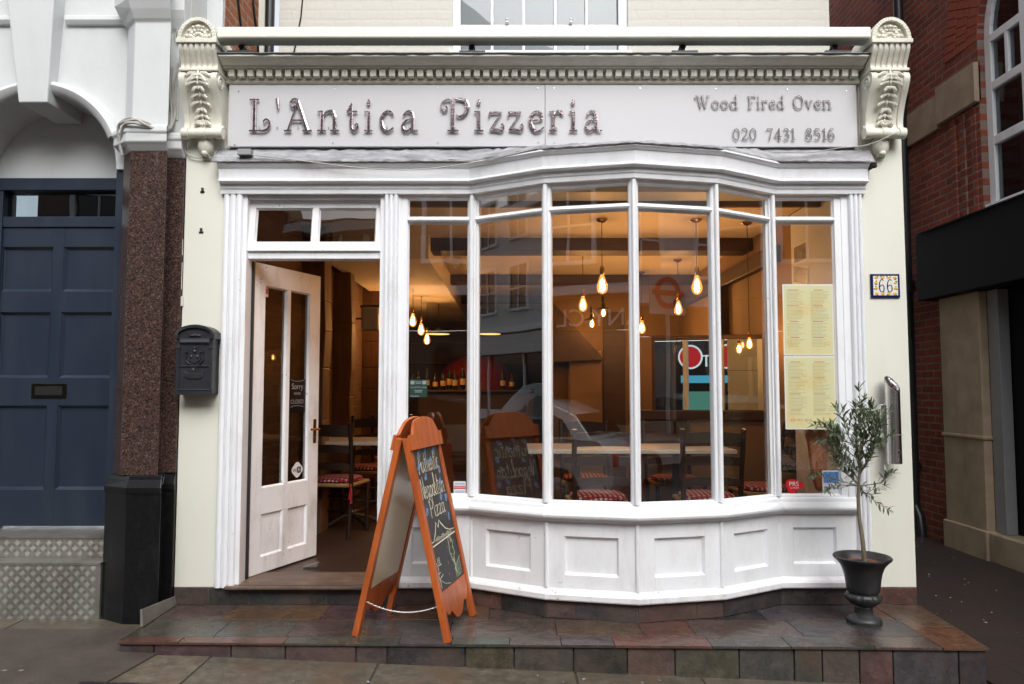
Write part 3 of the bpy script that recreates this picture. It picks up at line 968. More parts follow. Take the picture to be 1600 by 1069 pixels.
pl = [(-2.04, front_y(-2.04) + .03), (2.405, front_y(2.405) + .03), (2.46, 0.02), (-2.05, 0.02)]
mb.hexa([(p[0], p[1], gz(p[0]) - .05) for p in pl] + [(p[0], p[1], -.0145) for p in pl])
tag(mb.build('slate_step_core', 'grout'), kind='structure')
mb = MB()
x = -2.05
while x < 2.41:
    w = rt.uniform(.14, .42)
    x1 = x + w if x + w < 2.3 else 2.415
    mb.t = tuple(c * rt.uniform(.9, 1.35) for c in rt.choice([(.066, .046, .040), (.078, .050, .043), (.058, .053, .046), (.058, .055, .052), (.085, .054, .046), (.028, .028, .030), (.066, .058, .048)]))
    g = .003
    d = rt.uniform(-.003, .003)
    a, b = (x + g, front_y(x) + .014 + d), (x1 - g, front_y(x1) + .014 + d)
    mb.hexa([(a[0], a[1], gz(x) - .03), (b[0], b[1], gz(x1) - .03), (b[0], b[1] + .02, gz(x1) - .03), (a[0], a[1] + .02, gz(x) - .03),
             (a[0], a[1], -.0155), (b[0], b[1], -.0155), (b[0], b[1] + .02, -.0155), (a[0], a[1] + .02, -.0155)])
    x = x1
for (ya, yb) in ((front_y(2.4) + .04, -.4), (-.395, 0)):
    mb.t = DK
    mb.hexa([(2.40, ya, -.3), (2.42 if ya < -.5 else 2.443, ya, -.3), (2.445 if ya < -.5 else 2.468, yb, -.3), (2.42, yb, -.3),
             (2.40, ya, -.0155), (2.42 if ya < -.5 else 2.443, ya, -.0155), (2.445 if ya < -.5 else 2.468, yb, -.0155), (2.42, yb, -.0155)])
tag(mb.build('slate_step_riser', 'slate_wall', bevel=.004), kind='structure')

# ================================================================== THE PIZZERIA
pz = thing('pizzeria_building', (0.2, 0, 0), 'cream and white pizzeria shopfront with curved bay window under chrome lettered sign', 'building')
A, B, C, D, E = (-.25, 0), (.20, -.25), (.708, -.36), (1.215, -.25), (1.64, 0)
BAY = [A, B, C, D, E]
XL, XR = -2.064, 2.472
IL, IR = -1.815, 2.205          # inner edges of the piers

# piers: left and right (the right one carries on as the flank wall)
mb = MB()
mb.box(XL, IL, 0, .30, .1035, 3.38)
mb.build('pier', 'cream', pz, bevel=.004)
mb = MB()
mb.box(IR, XR, 0, .30, .1035, 3.38)
mb.build('pier', 'cream', pz, bevel=.004)
mb = MB()
mb.box(2.25, XR, .302, 8.0, -.3, 3.38)
mb.build('flank_wall', 'cream', pz)
# iron stubs and holes in the left pier
mb = MB()
for px, py in ((317, 295), (315, 358)):
    X, Z = on_wall(px, py)
    mb.box(X - .006, X + .006, -.012, 0, Z - .02, Z + .004)
    mb.box(X - .016, X + .012, -.002, 0, Z - .028, Z - .016)
mb.build('hinge_stub', 'black_iron', pz)
mb = MB()
for dx, dz, w, h in ((-2.075, 2.02, .02, .17), (-2.07, 1.86, .035, .06), (-2.073, 2.2, .014, .10)):
    mb.box(dx - w / 2, dx + w / 2, -.012, -.006, dz - h / 2, dz + h / 2)
mb.build('paint_splash', 'stucco', pz)

# tiled plinth following the bay
PL = [(XL, 0)] + BAY + [(XR, 0)]
mb = MB()
for a, b in zip(PL[:-1], PL[1:]):
    Mx, L = frame_matrix(a, b)
    mb.M = Mx
    x = 0
    first = True
    while x < L - .01:
        w = rt.uniform(.16, .48)
        x1 = x + w if L - (x + w) > .12 else L
        mb.t = tuple(c * rt.uniform(.85, 1.15) for c in rt.choice([DK, DK, GG, PB, (.12, .058, .048), MG, DK]))
        if a == E and x1 == L:
            mb.t = (.11, .045, .037)
        if a == C:
            mb.t = (.10, .046, .039)
        mb.box(x + .002, x1 - .002, -.004, .02, 0.001, .1015)
        x = x1
mb.M = Matrix.Identity(4)
mb.build('plinth', 'slate_wall', pz, bevel=.002)
mb = MB()
mb.sweep([(XL + .002, 0)] + BAY + [(XR - .002, 0)], [(-.0005, 0), (-.0005, .1025), (-.06, .1025), (-.06, 0)])
mb.build('plinth_core', 'slab_grey', pz)

# fascia carcass between the piers (behind sign) and lead roof over the shop
mb = MB()
mb.box(IL, IR, .02, .25, 2.56, 3.36)
mb.build('fascia_board', 'cream', pz)
mb = MB()
mb.box(XL, XR, .02, 1.0, 3.345, 3.372)
mb.build('shop_roof', 'dark_lead', pz)

# dentil cornice
CZ = 3.375
mb = MB()
mb.sweep([(IL, 0), (IR, 0)], [(.0, 3.245), (.022, 3.245), (.03, 3.252), (.03, 3.262), (.022, 3.270), (.022, 3.322), (.085, 3.325), (.085, 3.335), (.095, 3.338), (.115, 3.344), (.13, 3.352), (.145, 3.362), (.16, 3.364), (.16, CZ), (0, CZ)])
mb.build('dentil_cornice', 'cream_trim', pz)
mb = MB()
n = 67
for k in range(n):
    x = IL + .02 + (IR - IL - .04) * (k + .5) / n
    mb.box(x - .0190, x + .0190, -.070, -.021, 3.276, 3.3225)
mb.build('dentil_band', 'cream_trim', pz, bevel=.001)
mb = MB()
npt = 90
pr = random.Random(5)
top = []
for i in range(npt + 1):
    x = IL - .01 + (IR - IL + .02) * i / npt
    top.append((x, pr.uniform(-.004, .004)))
for i in range(npt):
    (xa, ja), (xb, jb) = top[i], top[i + 1]
    mb.hexa([(xa, -.172 + ja, CZ + .0015 + ja * .6), (xb, -.172 + jb, CZ + .0015 + jb * .6), (xb, .02, CZ + .0015), (xa, .02, CZ + .0015),
             (xa, -.170 + ja, CZ + .008 + ja * .6), (xb, -.170 + jb, CZ + .008 + jb * .6), (xb, .02, CZ + .020), (xa, .02, CZ + .020)])
mb.build('lead_capping', 'dark_lead', pz)


# consoles
def curve_prof(pts, k=6):
    return smooth_pts(pts, k)


def console(cx):
    w = .115
    mb = MB()
    sc = curve_prof([(-.135, 3.268), (-.165, 3.25), (-.172, 3.215), (-.155, 3.17), (-.115, 3.10), (-.085, 3.03), (-.072, 2.97), (-.078, 2.93)], 5)
    body = [(0.0, 3.268)] + sc + [(-.07, 2.905), (0, 2.905)]
    mb.prism(body, cx - w, cx + w, 'x')
    co = mb.build('console', 'cream_trim', pz, bevel=.006)
    # raised edge rolls, each following the curve
    mb = MB()
    for s in (-1, 1):
        edge = [(y - .008, z) for y, z in sc]
        inner = [(y + .01, z) for y, z in sc][::-1]
        x0 = cx + s * w
        mb.prism(edge + inner, x0 - .034 if s > 0 else x0 - .002, x0 + .002 if s > 0 else x0 + .034, 'x')
    # lower roll
    for xa, xb, r in ((cx - w - .012, cx - w + .03, .036), (cx - w + .03, cx - .02, .029), (cx - .02, cx + .02, .034), (cx + .02, cx + w - .03, .029), (cx + w - .03, cx + w + .012, .036)):
        mb.tube([(xa, -.075, 2.905), (xb, -.075, 2.905)], r, 14)
    # side volutes
    for s in (-1, 1):
        xx = cx + s * (w + .003)
        for cyy, cz, r0 in ((-.115, 3.205, .048), (-.05, 2.93, .03)):
            pts = [(xx, cyy + math.cos(t * .5) * r0 * (1 - t / 26), cz + math.sin(t * .5) * r0 * (1 - t / 26)) for t in range(25)]
            mb.tube(pts, .007, 6)
    mb.build('scroll_roll', 'cream_trim', co, smooth=True)
    # fluted block above
    mb = MB()
    fp = curve_prof([(-.195, 3.425), (-.19, 3.39), (-.165, 3.345), (-.148, 3.31), (-.15, 3.285)], 5)
    mb.prism([(0, 3.425)] + fp + [(0, 3.285)], cx - w + .004, cx + w - .004, 'x')
    for k in range(7):
        x = cx - w + .012 + k * (2 * w - .024) / 6
        mb.prism([(y - .009, z) for y, z in fp] + [(y + .004, z) for y, z in fp][::-1], x - .0105, x + .0105, 'x')
    mb.box(cx - w - .004, cx + w + .004, -.172, 0, 3.270, 3.286)
    mb.build('fluted_block', 'cream_trim', co, bevel=.002)
    # half round pediment
    mb = MB()
    pts = [(cx - .121, 3.437)] + [(cx - .121 * math.cos(math.pi * k / 20), 3.452 + .138 * math.sin(math.pi * k / 20)) for k in range(21)] + [(cx + .121, 3.437)]
    mb.prism(pts, -.18, 0.1, 'y')
    ring_o = [(cx - .121 * math.cos(math.pi * k / 20), 3.452 + .138 * math.sin(math.pi * k / 20)) for k in range(21)]
    ring_i = [(cx - .095 * math.cos(math.pi * k / 20), 3.456 + .110 * math.sin(math.pi * k / 20)) for k in range(21)][::-1]
    for k in range(20):
        a, b2, c2, d2 = ring_o[k], ring_o[k + 1], ring_i[19 - k], ring_i[20 - k]
        mb.hexa([(a[0], -.206, a[1]), (b2[0], -.206, b2[1]), (b2[0], -.17, b2[1]), (a[0], -.17, a[1]), (d2[0], -.206, d2[1]), (c2[0], -.206, c2[1]), (c2[0], -.17, c2[1]), (d2[0], -.17, d2[1])])
    mb.box(cx - .126, cx + .126, -.215, .02, 3.4255, 3.452)
    mb.build('pediment', 'cream_trim', co, bevel=.003)
    # shell and rosettes in the pediment; acanthus down the scroll
    mb = MB()
    for k in range(7):
        a = math.pi * (k + .5) / 7
        for r, q in ((.030, .011), (.052, .013), (.073, .012)):
            mb.sphere((cx - math.cos(a) * r, -.181, 3.462 + math.sin(a) * r * 1.1), (q, .012, q * .9), 8, 6)
    mb.sphere((cx, -.186, 3.535), (.024, .014, .011), 10, 6)
    mb.sphere((cx - .045, -.186, 3.475), (.018, .014, .014), 10, 6)
    mb.sphere((cx + .045, -.186, 3.475), (.018, .014, .014), 10, 6)

    def yz(t):
        i = t * (len(sc) - 1)
        i0 = min(int(i), len(sc) - 2)
        f = i - i0
        return sc[i0][0] * (1 - f) + sc[i0 + 1][0] * f, sc[i0][1] * (1 - f) + sc[i0 + 1][1] * f
    for k in range(11):
        t = .05 + .078 * k
        y, z = yz(t)
        sp = .048 * (1 - .5 * t) * (1 + .35 * math.sin(k * 2.1))
        for s in (-1, 1):
            c1 = (cx + s * sp * .25, y - .007, z + .004)
            c2 = (cx + s * sp * .85, y - .014, z - .006)
            c3 = (cx + s * sp * 1.25, y - .012, z - .022)
            c4 = (cx + s * sp * 1.3, y - .004, z - .036)
            mb.tube([c1, c2, c3, c4], [.006, .0115, .010, .003], 6)
        mb.sphere((cx, y - .006, z), (.009, .011, .018), 8, 6)
    y, z = yz(.86)
    for k in range(5):
        mb.sphere((cx - .026 + .013 * k, y - .012, z - .004 - .004 * (2 - abs(k - 2))), (.008, .013, .013), 8, 6)
    for s in (-.012, 0, .012):
        mb.tube([(cx + s, -.082, 2.985), (cx + s, -.082, 2.93)], .005, 6)
    # tail below the roll
    mb.sphere((cx, -.02, 2.845), (.052, .05, .072), 14, 9)
    for k in range(6):
        z = 2.882 - .019 * k
        sp = .058 * (1 - .11 * k)
        for s in (-1, 1):
            mb.tube([(cx + s * .008, -.066 + .005 * k, z + .012), (cx + s * sp * .6, -.058 + .005 * k, z), (cx + s * sp, -.026 + .003 * k, z - .02)], [.006, .010, .003], 6)
    mb.sphere((cx, -.06, 2.878), (.019, .018, .026), 8, 6)
    mb.sphere((cx, -.045, 2.788), (.022, .022, .02), 8, 6)
    mb.build('acanthus_moulding', 'cream_trim', co, smooth=True)


console(-1.93)
console(2.325)

# white cornice over window and door, following the bay
CP = [(-1.795, 0)] + BAY + [(2.19, 0)]
mb = MB()
prof = [(0, 2.718), (.092, 2.718), (.094, 2.706), (.086, 2.700), (.078, 2.690), (.070, 2.688), (.062, 2.622), (.064, 2.616), (.074, 2.612), (.074, 2.604), (.062, 2.600),
        (.040, 2.596), (.036, 2.568), (.030, 2.562), (.028, 2.536), (0, 2.536)]
mb.sweep([(-1.83, 0)] + BAY + [(2.222, 0)], prof)
mb.build('bay_cornice', 'white', pz, bevel=.0015)
# crumpled lead flashing on the little roof
mb = MB()
pr = random.Random(9)
path = [(-1.86, 0)] + BAY + [(2.245, 0)]
dense = []
for a, b in zip(path[:-1], path[1:]):
    n = max(2, int(math.dist(a, b) / .035))
    for i in range(n):
        dense.append((a[0] + (b[0] - a[0]) * i / n, a[1] + (b[1] - a[1]) * i / n))
dense.append(path[-1])
rows_ = []
for j, t in enumerate([0, .05, .12, .25, .42, .6, .8, 1.0]):
    r_ = []
    for (x, yy) in dense:
        yo = yy - .104
        yw = .018
        jit = pr.uniform(-.008, .008) if 0 < t < 1 else pr.uniform(-.004, .004)
        zlo = 2.727 + pr.uniform(-.003, .005)
        zz = zlo + (2.842 - 2.727) * (t ** .8) + (jit if t < 1 else 0)
        r_.append((x, yo + (yw - yo) * t + (jit if 0 < t < .3 else 0), zz))
    rows_.append(r_)
nn = len(dense)
vs_ = [(x, yo - .002, 2.7185 - .004 * abs(math.sin(i * 1.7))) for i, (x, yo, z) in enumerate(rows_[0])]
for r_ in rows_:
    vs_ += r_
fs = []
for j in range(len(rows_)):
    for i in range(nn - 1):
        fs.append((j * nn + i, j * nn + i + 1, (j + 1) * nn + i + 1, (j + 1) * nn + i))
mb.add(vs_, fs)
lead = mb.build('lead_flashing', 'lead', pz, smooth=True)
sol = lead.modifiers.new("thick", 'SOLIDIFY')
sol.thickness = .003
sol.offset = -1
mb = MB()
mb.box(2.225, 2.262, -.10, -.0005, 2.690, 2.716)
mb.tube([(2.25, -.085, 2.71), (2.252, -.088, 2.685)], .016, 8)
mb.build('flashing_end', 'dark_gap', pz, bevel=.004)

# ---------------------------------------------------------------- window frames, panes, panels
LIGHTS = [((-.70, 0), A), (A, B), (B, C), (C, D), (D, E), (E, (2.075, 0))]
GZ0, GZ1, TRZ = .658, 2.515, 2.378
bayw = thing('unused', (0, 0, 0), None, None)
bpy.data.objects.remove(bayw)

mb = MB()
for i, (p, q) in enumerate(LIGHTS):
    Mx, L = frame_matrix(p, q)
    mb.M = Mx
    lo = .042 if i == 0 else .022
    hi = .042 if i == 5 else .022
    # head, bottom rail
    mb.box(.001, L - .001, .005, .060, GZ1, 2.5345)
    mb.box(.001, L - .001, .005, .060, .60, GZ0)
    # stiles
    mb.box(0.0, lo, .0065, .0585, GZ0 + .0005, GZ1 - .0005)
    mb.box(L - hi, L, .0065, .0585, GZ0 + .0005, GZ1 - .0005)
    # transom bar with rounded nose
    mb.prism([(.058, TRZ - .016), (.02, TRZ - .016), (.004, TRZ - .011), (-.004, TRZ), (.004, TRZ + .011), (.02, TRZ + .016), (.058, TRZ + .016)], lo, L - hi, 'x')
    # putty fillets round the glass
    for za, zb in ((GZ0, TRZ - .016), (TRZ + .016, GZ1)):
        f = .010
        for (ua, ub) in ((lo, lo + f), (L - hi - f, L - hi)):
            s = 1 if ua == lo else -1
            e = ua if s > 0 else ub
            mb.prism([(e, .018), (e + s * f, .030), (e, .030)], za, zb, 'z')
        mb.prism([(.018, za), (.030, za), (.030, za + f)], lo, L - hi, 'x')
        mb.prism([(.018, zb), (.030, zb), (.030, zb - f)], lo, L - hi, 'x')
mb.M = Matrix.Identity(4)
win = mb.build('bay_window', 'white', pz, bevel=.0015)
# mullion posts at the angles
for i, v in enumerate(BAY):
    a = LIGHTS[i][0]
    b = LIGHTS[i + 1][1]
    d1 = Vector((v[0] - a[0], v[1] - a[1])).normalized()
    d2 = Vector((b[0] - v[0], b[1] - v[1])).normalized()
    d = (d1 + d2).normalized()
    mb = MB()
    mb.M = Matrix(((d.x, -d.y, 0, v[0]), (d.y, d.x, 0, v[1]), (0, 0, 1, 0), (0, 0, 0, 1)))
    mb.prism([(-.028, .05), (-.028, .012), (-.020, .004), (-.014, .002), (-.013, -.014), (-.007, -.021), (.007, -.021), (.013, -.014), (.014, .002), (.020, .004), (.028, .012), (.028, .05)], .655, 2.5355, 'z')
    mb.build('mullion', 'white', win, bevel=.0015)
# panes
for i, (p, q) in enumerate(LIGHTS):
    Mx, L = frame_matrix(p, q)
    for za, zb in ((GZ0 - .006, TRZ - .010), (TRZ + .010, GZ1 + .006)):
        mb = MB()
        mb.M = Mx
        mb.box(.012, L - .012, .031, .035, za, zb)
        mb.build('pane', 'glass', win)
# sill and base mouldings
WP = [(-.72, 0)] + BAY + [(2.115, 0)]
mb = MB()
mb.sweep(WP, [(-.055, .652), (.012, .648), (.020, .640), (.024, .622), (.046, .612), (.056, .602), (.060, .590), (.056, .578), (.046, .570), (.030, .566), (.024, .556), (.008, .548), (-.055, .548)])
mb.build('window_sill', 'white', win, bevel=.001)
mb = MB()
mb.sweep(WP, [(-.055, .168), (.006, .168), (.012, .160), (.024, .150), (.032, .138), (.032, .112), (.028, .1045), (-.055, .1045)])
mb.build('base_moulding', 'white_worn', win, bevel=.001)
# stall riser panels
mb = MB()
for i, (p, q) in enumerate(LIGHTS):
    Mx, L = frame_matrix(p, q)
    mb.M = Mx
    za, zb = .1685, .5475
    m1 = .105 if i not in (0, 5) else .085
    pza, pzb = .245, .465
    mb.box(.0005, m1, 0, .04, za, zb)
    mb.box(L - m1, L - .0005, 0, .04, za, zb)
    mb.box(m1, L - m1, .0, .04, za, pza)
    mb.box(m1, L - m1, .0, .04, pzb, zb)
    mb.box(m1 - .01, L - m1 + .01, .020, .036, pza - .01, pzb + .01)
    # bevelled inner edge
    s = .012
    mb.prism([(0.003, pza), (.0205, pza), (.0205, pza + s)], m1, L - m1, 'x')
    mb.prism([(0.003, pzb), (.0205, pzb), (.0205, pzb - s)], m1, L - m1, 'x')
    mb.prism([(m1, .003), (m1, .0205), (m1 + s, .0205)], pza, pzb, 'z')
    mb.prism([(L - m1, .003), (L - m1, .0205), (L - m1 - s, .0205)], pza, pzb, 'z')
mb.M = Matrix.Identity(4)
for v in BAY[0:1] + BAY[4:5]:
    pass
mb.build('stall_riser', 'white', win, bevel=.0012)
for v in BAY:
    mb = MB()
    mb.tube([(v[0], v[1] - (.004 if v not in (A, E) else -.002), .170), (v[0], v[1] - (.004 if v not in (A, E) else -.002), .546)], .011, 8)
    mb.build('corner_bead', 'white', win)

# door frame, posts, fluted architraves
mb = MB()


def fluted(x0, x1, yf, z0, z1, nfl):
    w = (x1 - x0) / nfl
    mb.box(x0, x1, yf + .012, .06, z0, z1)
    for k in range(nfl):
        a = x0 + k * w
        mb.prism([(a + .002, yf + .0125), (a + .004, yf + .002), (a + w * .32, yf - .002), (a + w * .5, yf - .004), (a + w * .68, yf - .002), (a + w - .004, yf + .002), (a + w - .002, yf + .0125)], z0, z1, 'z')


for args in ((-1.813, -1.695, -.022, .104, 2.5355, 3), (-.803, -.715, -.022, .104, 2.5355, 3), (2.118, 2.203, -.022, .104, 2.5355, 3)):
    mb = MB()
    fluted(*args)
    mb.build('architrave', 'white', pz, bevel=.0015)
mb = MB()
mb.box(-1.695, -1.668, -.002, .16, .12, 2.5355)       # door reveal
mb.box(-.715, -.6995, .002, .10, .120, 2.5345)
mr_ = MB()
mr_.box(2.0745, 2.1185, .002, .07, .170, 2.5345)
mr_.build('window_jamb', 'white', pz, bevel=.0015)
mb.box(-.830, -.8035, .004, .16, .12, 2.5355)
mb.box(-1.668, -.830, .012, .15, 2.515, 2.5605)       # soffit over the fanlight
mb.box(-1.668, -.830, .03, .12, 2.135, 2.195)         # door head
fr = mb.build('door_frame', 'white', pz, bevel=.0015)
mb = MB()
mb.box(-1.74, -.79, -.055, .30, .1035, .1195)
mb.box(-1.665, -.832, -.02, .30, .1195, .1245)
mb.build('threshold', 'threshold', pz, bevel=.004)
mb = MB()
mb.box(-1.72, 2.1, .302, .33, 2.5355, 2.71)
mb.build('inner_lintel', 'tan_wall', pz)

# opened hopper fanlight over the door
ft = MB()
fa = R(7.5)
Mf = Matrix.Translation((-1.25, .075, 2.512)) @ Matrix.Rotation(-fa, 4, 'X')
ft.M = Mf
w2 = .432
ft.box(-w2, w2, -.02, .025, -.050, 0)
ft.box(-w2, w2, -.02, .025, -.335, -.278)
for xa, xb in ((-w2, -w2 + .052), (-.020, .020), (w2 - .045, w2)):
    ft.box(xa, xb, -.019, .024, -.2785, -.0495)
for xa, xb in ((-w2 + .052, -.020), (.020, w2 - .045)):
    f = .010
    ft.prism([(-.012, -.278), (.002, -.278), (.002, -.278 + f)], xa, xb, 'x')
    ft.prism([(-.012, -.05), (.002, -.05), (.002, -.05 - f)], xa, xb, 'x')
    ft.prism([(xa, -.012), (xa, .002), (xa + f, .002)], -.278, -.05, 'z')
    ft.prism([(xb, -.012), (xb, .002), (xb - f, .002)], -.278, -.05, 'z')
fan = ft.build('fanlight', 'white_worn', pz, bevel=.0015)
for xa, xb in ((-w2 + .046, -.014), (.014, w2 - .04)):
    g = MB()
    g.M = Mf
    g.box(xa, xb, .003, .007, -.284, -.044)
    g.build('pane', 'glass_plain', fan)
g = MB()
g.M = Mf
for xx in (-.32, .30):
    g.box(xx - .035, xx + .035, -.026, -.018, -.012, .016)
    g.tube([(xx - .036, -.024, .004), (xx + .036, -.024, .004)], .005, 8)
g.build('hinge', 'white_worn', fan)

# ------------------------------------------------------------------ the open door (modelled closed in its own frame, then swung in)
DW, DH = .70, 2.008
DOOR_LOC, DOOR_ROT = (-1.668, .135, .127), R(67.5)
Mdoor = Matrix.Translation(DOOR_LOC) @ Matrix.Rotation(DOOR_ROT, 4, 'Z')
mb = MB()
st = .118
mid0, mid1 = .335, .375
gz0, gz1, pz0, pz1 = .545, 1.865, .105, .375
mb.box(0, st, 0, .042, 0, DH)
mb.box(DW - st, DW, 0, .042, 0, DH)
mb.box(st, DW - st, 0.0005, .0415, gz1, DH)
mb.box(st, DW - st, 0.0005, .0415, pz1, gz0)
mb.box(st, DW - st, 0.0005, .0415, 0, pz0)
mb.box(mid0 - .008, mid1 + .008, 0.001, .041, pz0, pz1)
mb.box(mid0, mid1, 0.001, .041, gz0, gz1)
for xa, xb in ((st, mid0 - .008), (mid1 + .008, DW - st)):
    mb.box(xa - .004, xb + .004, .014, .028, pz0 - .004, pz1 + .004)
    s = .010
    mb.prism([(.003, pz0), (.0145, pz0), (.0145, pz0 + s)], xa, xb, 'x')
    mb.prism([(.003, pz1), (.0145, pz1), (.0145, pz1 - s)], xa, xb, 'x')
    mb.prism([(xa, .003), (xa, .0145), (xa + s, .0145)], pz0, pz1, 'z')
    mb.prism([(xb, .003), (xb, .0145), (xb - s, .0145)], pz0, pz1, 'z')
for xa, xb in ((st, mid0), (mid1, DW - st)):
    s = .010
    for zz, sg in ((gz0, 1), (gz1, -1)):
        mb.prism([(.004, zz), (.018, zz), (.018, zz + sg * s)], xa, xb, 'x')
    mb.prism([(xa, .004), (xa, .018), (xa + s, .018)], gz0, gz1, 'z')
    mb.prism([(xb, .004), (xb, .018), (xb - s, .018)], gz0, gz1, 'z')
OFFSET['door'] = Vector((0, 0, 0))
door = mb.build('door', 'white_worn', None, bevel=.0025)
door.parent = pz
door.location = Vector(DOOR_LOC) - Vector(pz.location)
door.rotation_euler = (0, 0, DOOR_ROT)
OFFSET[door.name] = Vector((0, 0, 0))
door['label'] = 'white panelled door with two tall panes swung inwards'
for xa, xb in ((st - .006, mid0 + .006), (mid1 - .006, DW - st + .006)):
    g = MB()
    g.box(xa, xb, .019, .023, gz0 - .006, gz1 + .006)
    g.build('pane', 'glass_plain', door)
g = MB()
g.box(DW - .062, DW - .030, -.004, 0, .80, .97)
g.tube([(DW - .046, 0, .90), (DW - .046, -.045, .90), (DW - .058, -.052, .90), (DW - .15, -.054, .902)], .0085, 10)
g.lathe([(.012, 0), (.012, .004)], DW - .046, -.002, .84, 10)
g.build('handle', 'brass', door, bevel=.001)
g = MB()
for zz in (.25, 1.0, 1.75):
    g.tube([(-.006, .004, zz - .05), (-.006, .004, zz + .05)], .008, 8)
g.build('hinge', 'steel', door)
# wedge and dark weather strip at the hinge side
mb = MB()
mb.box(-1.6675, -1.655, .10, .128, .128, 2.13)
mb.build('draught_strip', 'black', pz)
mb = MB()
mb.prism([(-1.40, .1245), (-1.30, .1245), (-1.30, .148), (-1.315, .150)], .42, .48, 'y')
tag(mb.build('door_wedge', 'slab_grey', bevel=.002), 'small grey wedge holding the open door at its foot', 'door wedge')

# ------------------------------------------------------------------ upper floor
mb = MB()
UY = 1.0
UWX0, UWX1, UWZ0 = -.462, .905, 3.90
mb.box(-1.815, UWX0, UY, UY + .3, 3.3, 7.2)
mb.box(UWX1, 2.473, UY, UY + .3, 3.3, 7.2)
mb.box(UWX0, UWX1, UY, UY + .3, 3.3, UWZ0)
mb.box(UWX0, UWX1, UY, UY + .3, 5.6, 7.2)
mb.build('upper_wall', 'cream_brick', pz)
mb = MB()
mb.box(2.2, 2.473, UY + .302, 8, 3.38, 7.2)
mb.build('upper_flank_wall', 'red_brick', pz)
mb = MB()
for xa, xb in ((UWX0, UWX0 + .058), (UWX1 - .07, UWX1)):
    mb.box(xa, xb, UY + .03, UY + .14, UWZ0, 5.6)
mb.box(UWX0 - .02, UWX1 + .02, UY - .05, UY + .14, UWZ0 - .05, UWZ0 + .02)
mb.box(UWX0 + .058, UWX1 - .07, UY + .05, UY + .12, 4.14, 4.17)
for k in range(1, 5):
    x = UWX0 + .058 + (UWX1 - UWX0 - .128) * k / 5
    mb.box(x - .010, x + .010, UY + .052, UY + .118, UWZ0 + .02, 5.6)
uw = mb.build('upper_window', 'white', pz, bevel=.002)
mb = MB()
mb.box(UWX0 + .05, UWX1 - .06, UY + .085, UY + .089, UWZ0 + .01, 5.6)
mb.build('pane', 'glass_dark', uw)
mb = MB()
mb.box(UWX0, UWX1, UY + .32, UY + .34, 3.8, 5.6)
mb.build('blind', 'wall_grey', uw)
for px in (792, 893):
    X, Z = on_wall(px, 32, UY)
    g = MB()
    g.lathe([(.006, 0), (.010, .006), (.016, .010), (.010, .022), (.004, .028), (.014, .036), (.014, .044), (.003, .050)], X, UY + .04, 4.171, 12)
    g.build('sash_lift', 'white', uw)
mb = MB()
mb.tube([(-1.865, .93, 3.37), (-1.865, .93, 7.2)], .036, 14)
mb.tube([(-1.865, .93, 3.78), (-1.865, .93, 3.83)], .043, 14)
mb.build('downpipe', 'pipe_black', pz, smooth=True)
mb = MB()
X, Z = on_wall(466, 40, 1.0)
mb.tube([(X + .05, .996, 4.6), (X + .02, .996, 4.2), (X - .03, .99, 3.9), (X - .04, .97, 3.38)], .006, 6)
mb.build('telephone_wire', 'black', pz)

# ================================================================== SIGN, AWNING, WALL FITTINGS
sg = thing('fascia_sign', (.2, -.03, 2.835), 'long white sign panel with chrome letters above the shop windows', 'sign')
mb = MB()
mb.box(-1.79, .2075, -.030, .0195, 2.838, 3.234)
mb.build('panel', 'sign_white', sg, bevel=.001)
mb = MB()
mb.box(.2105, 2.178, -.030, .0195, 2.836, 3.234)
mb.build('panel', 'sign_white', sg, bevel=.001)
mb = MB()
for px, py in ((373, 143), (523, 140), (684, 138), (840, 138), (866, 138), (1000, 138), (1118, 139), (1230, 140), (1322, 142), (367, 227), (520, 224), (684, 223), (841, 223), (866, 223), (1322, 229)):
    X, Z = on_wall(px, py, -.03)
    mb.tube([(X, -.033, Z), (X, -.029, Z)], .0045, 8)
mb.build('screw', 'steel', sg)
YL = -.036
NAME = [("L", 389, 423), ("'", 430, 438), ("A", 445, 488), ("n", 496, 532), ("t", 540.5, 562), ("i", 568, 584), ("c", 591, 618), ("a", 625, 654),
        ("P", 689, 734), ("i", 739, 757), ("z", 763, 788), ("z", 793, 818), ("e", 824, 851), ("r", 857, 881), ("i", 887, 904), ("a", 911, 940)]
zb = on_wall(660, 206.5, YL)[1]
zt = on_wall(660, 155.5, YL)[1]
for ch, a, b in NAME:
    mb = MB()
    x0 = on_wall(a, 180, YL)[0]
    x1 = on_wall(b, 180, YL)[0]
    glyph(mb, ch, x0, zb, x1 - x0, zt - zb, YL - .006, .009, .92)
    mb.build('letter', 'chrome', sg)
mb = MB()
for x, w in ((on_wall(a, 180, YL)[0], on_wall(b, 180, YL)[0]) for ch, a, b in NAME):
    mb.tube([((x + w) / 2, -.029, zb + .03), ((x + w) / 2, YL - .01, zb + .03)], .003, 6)
mb.build('letter_stud', 'steel', sg)
for wd, a, b, yb_, yt_ in (("Wood", 1086, 1154, 170, 149.5), ("Fired", 1168, 1226, 170, 149.5), ("Oven", 1239, 1300, 170, 149.5),
                           ("020", 1143.5, 1181.5, 219, 201), ("7431", 1196, 1241.5, 219, 201), ("8516", 1256.5, 1303.5, 219, 201)):
    mb = MB()
    z0 = on_wall(a, yb_, YL)[1]
    z1 = on_wall(a, yt_, YL)[1]
    lettering(mb, wd, on_wall(a, 170, YL)[0], on_wall(b, 170, YL)[0], z0, z1 - z0, YL - .003, .005, .78)
    mb.build('lettering', 'steel_letter', sg)

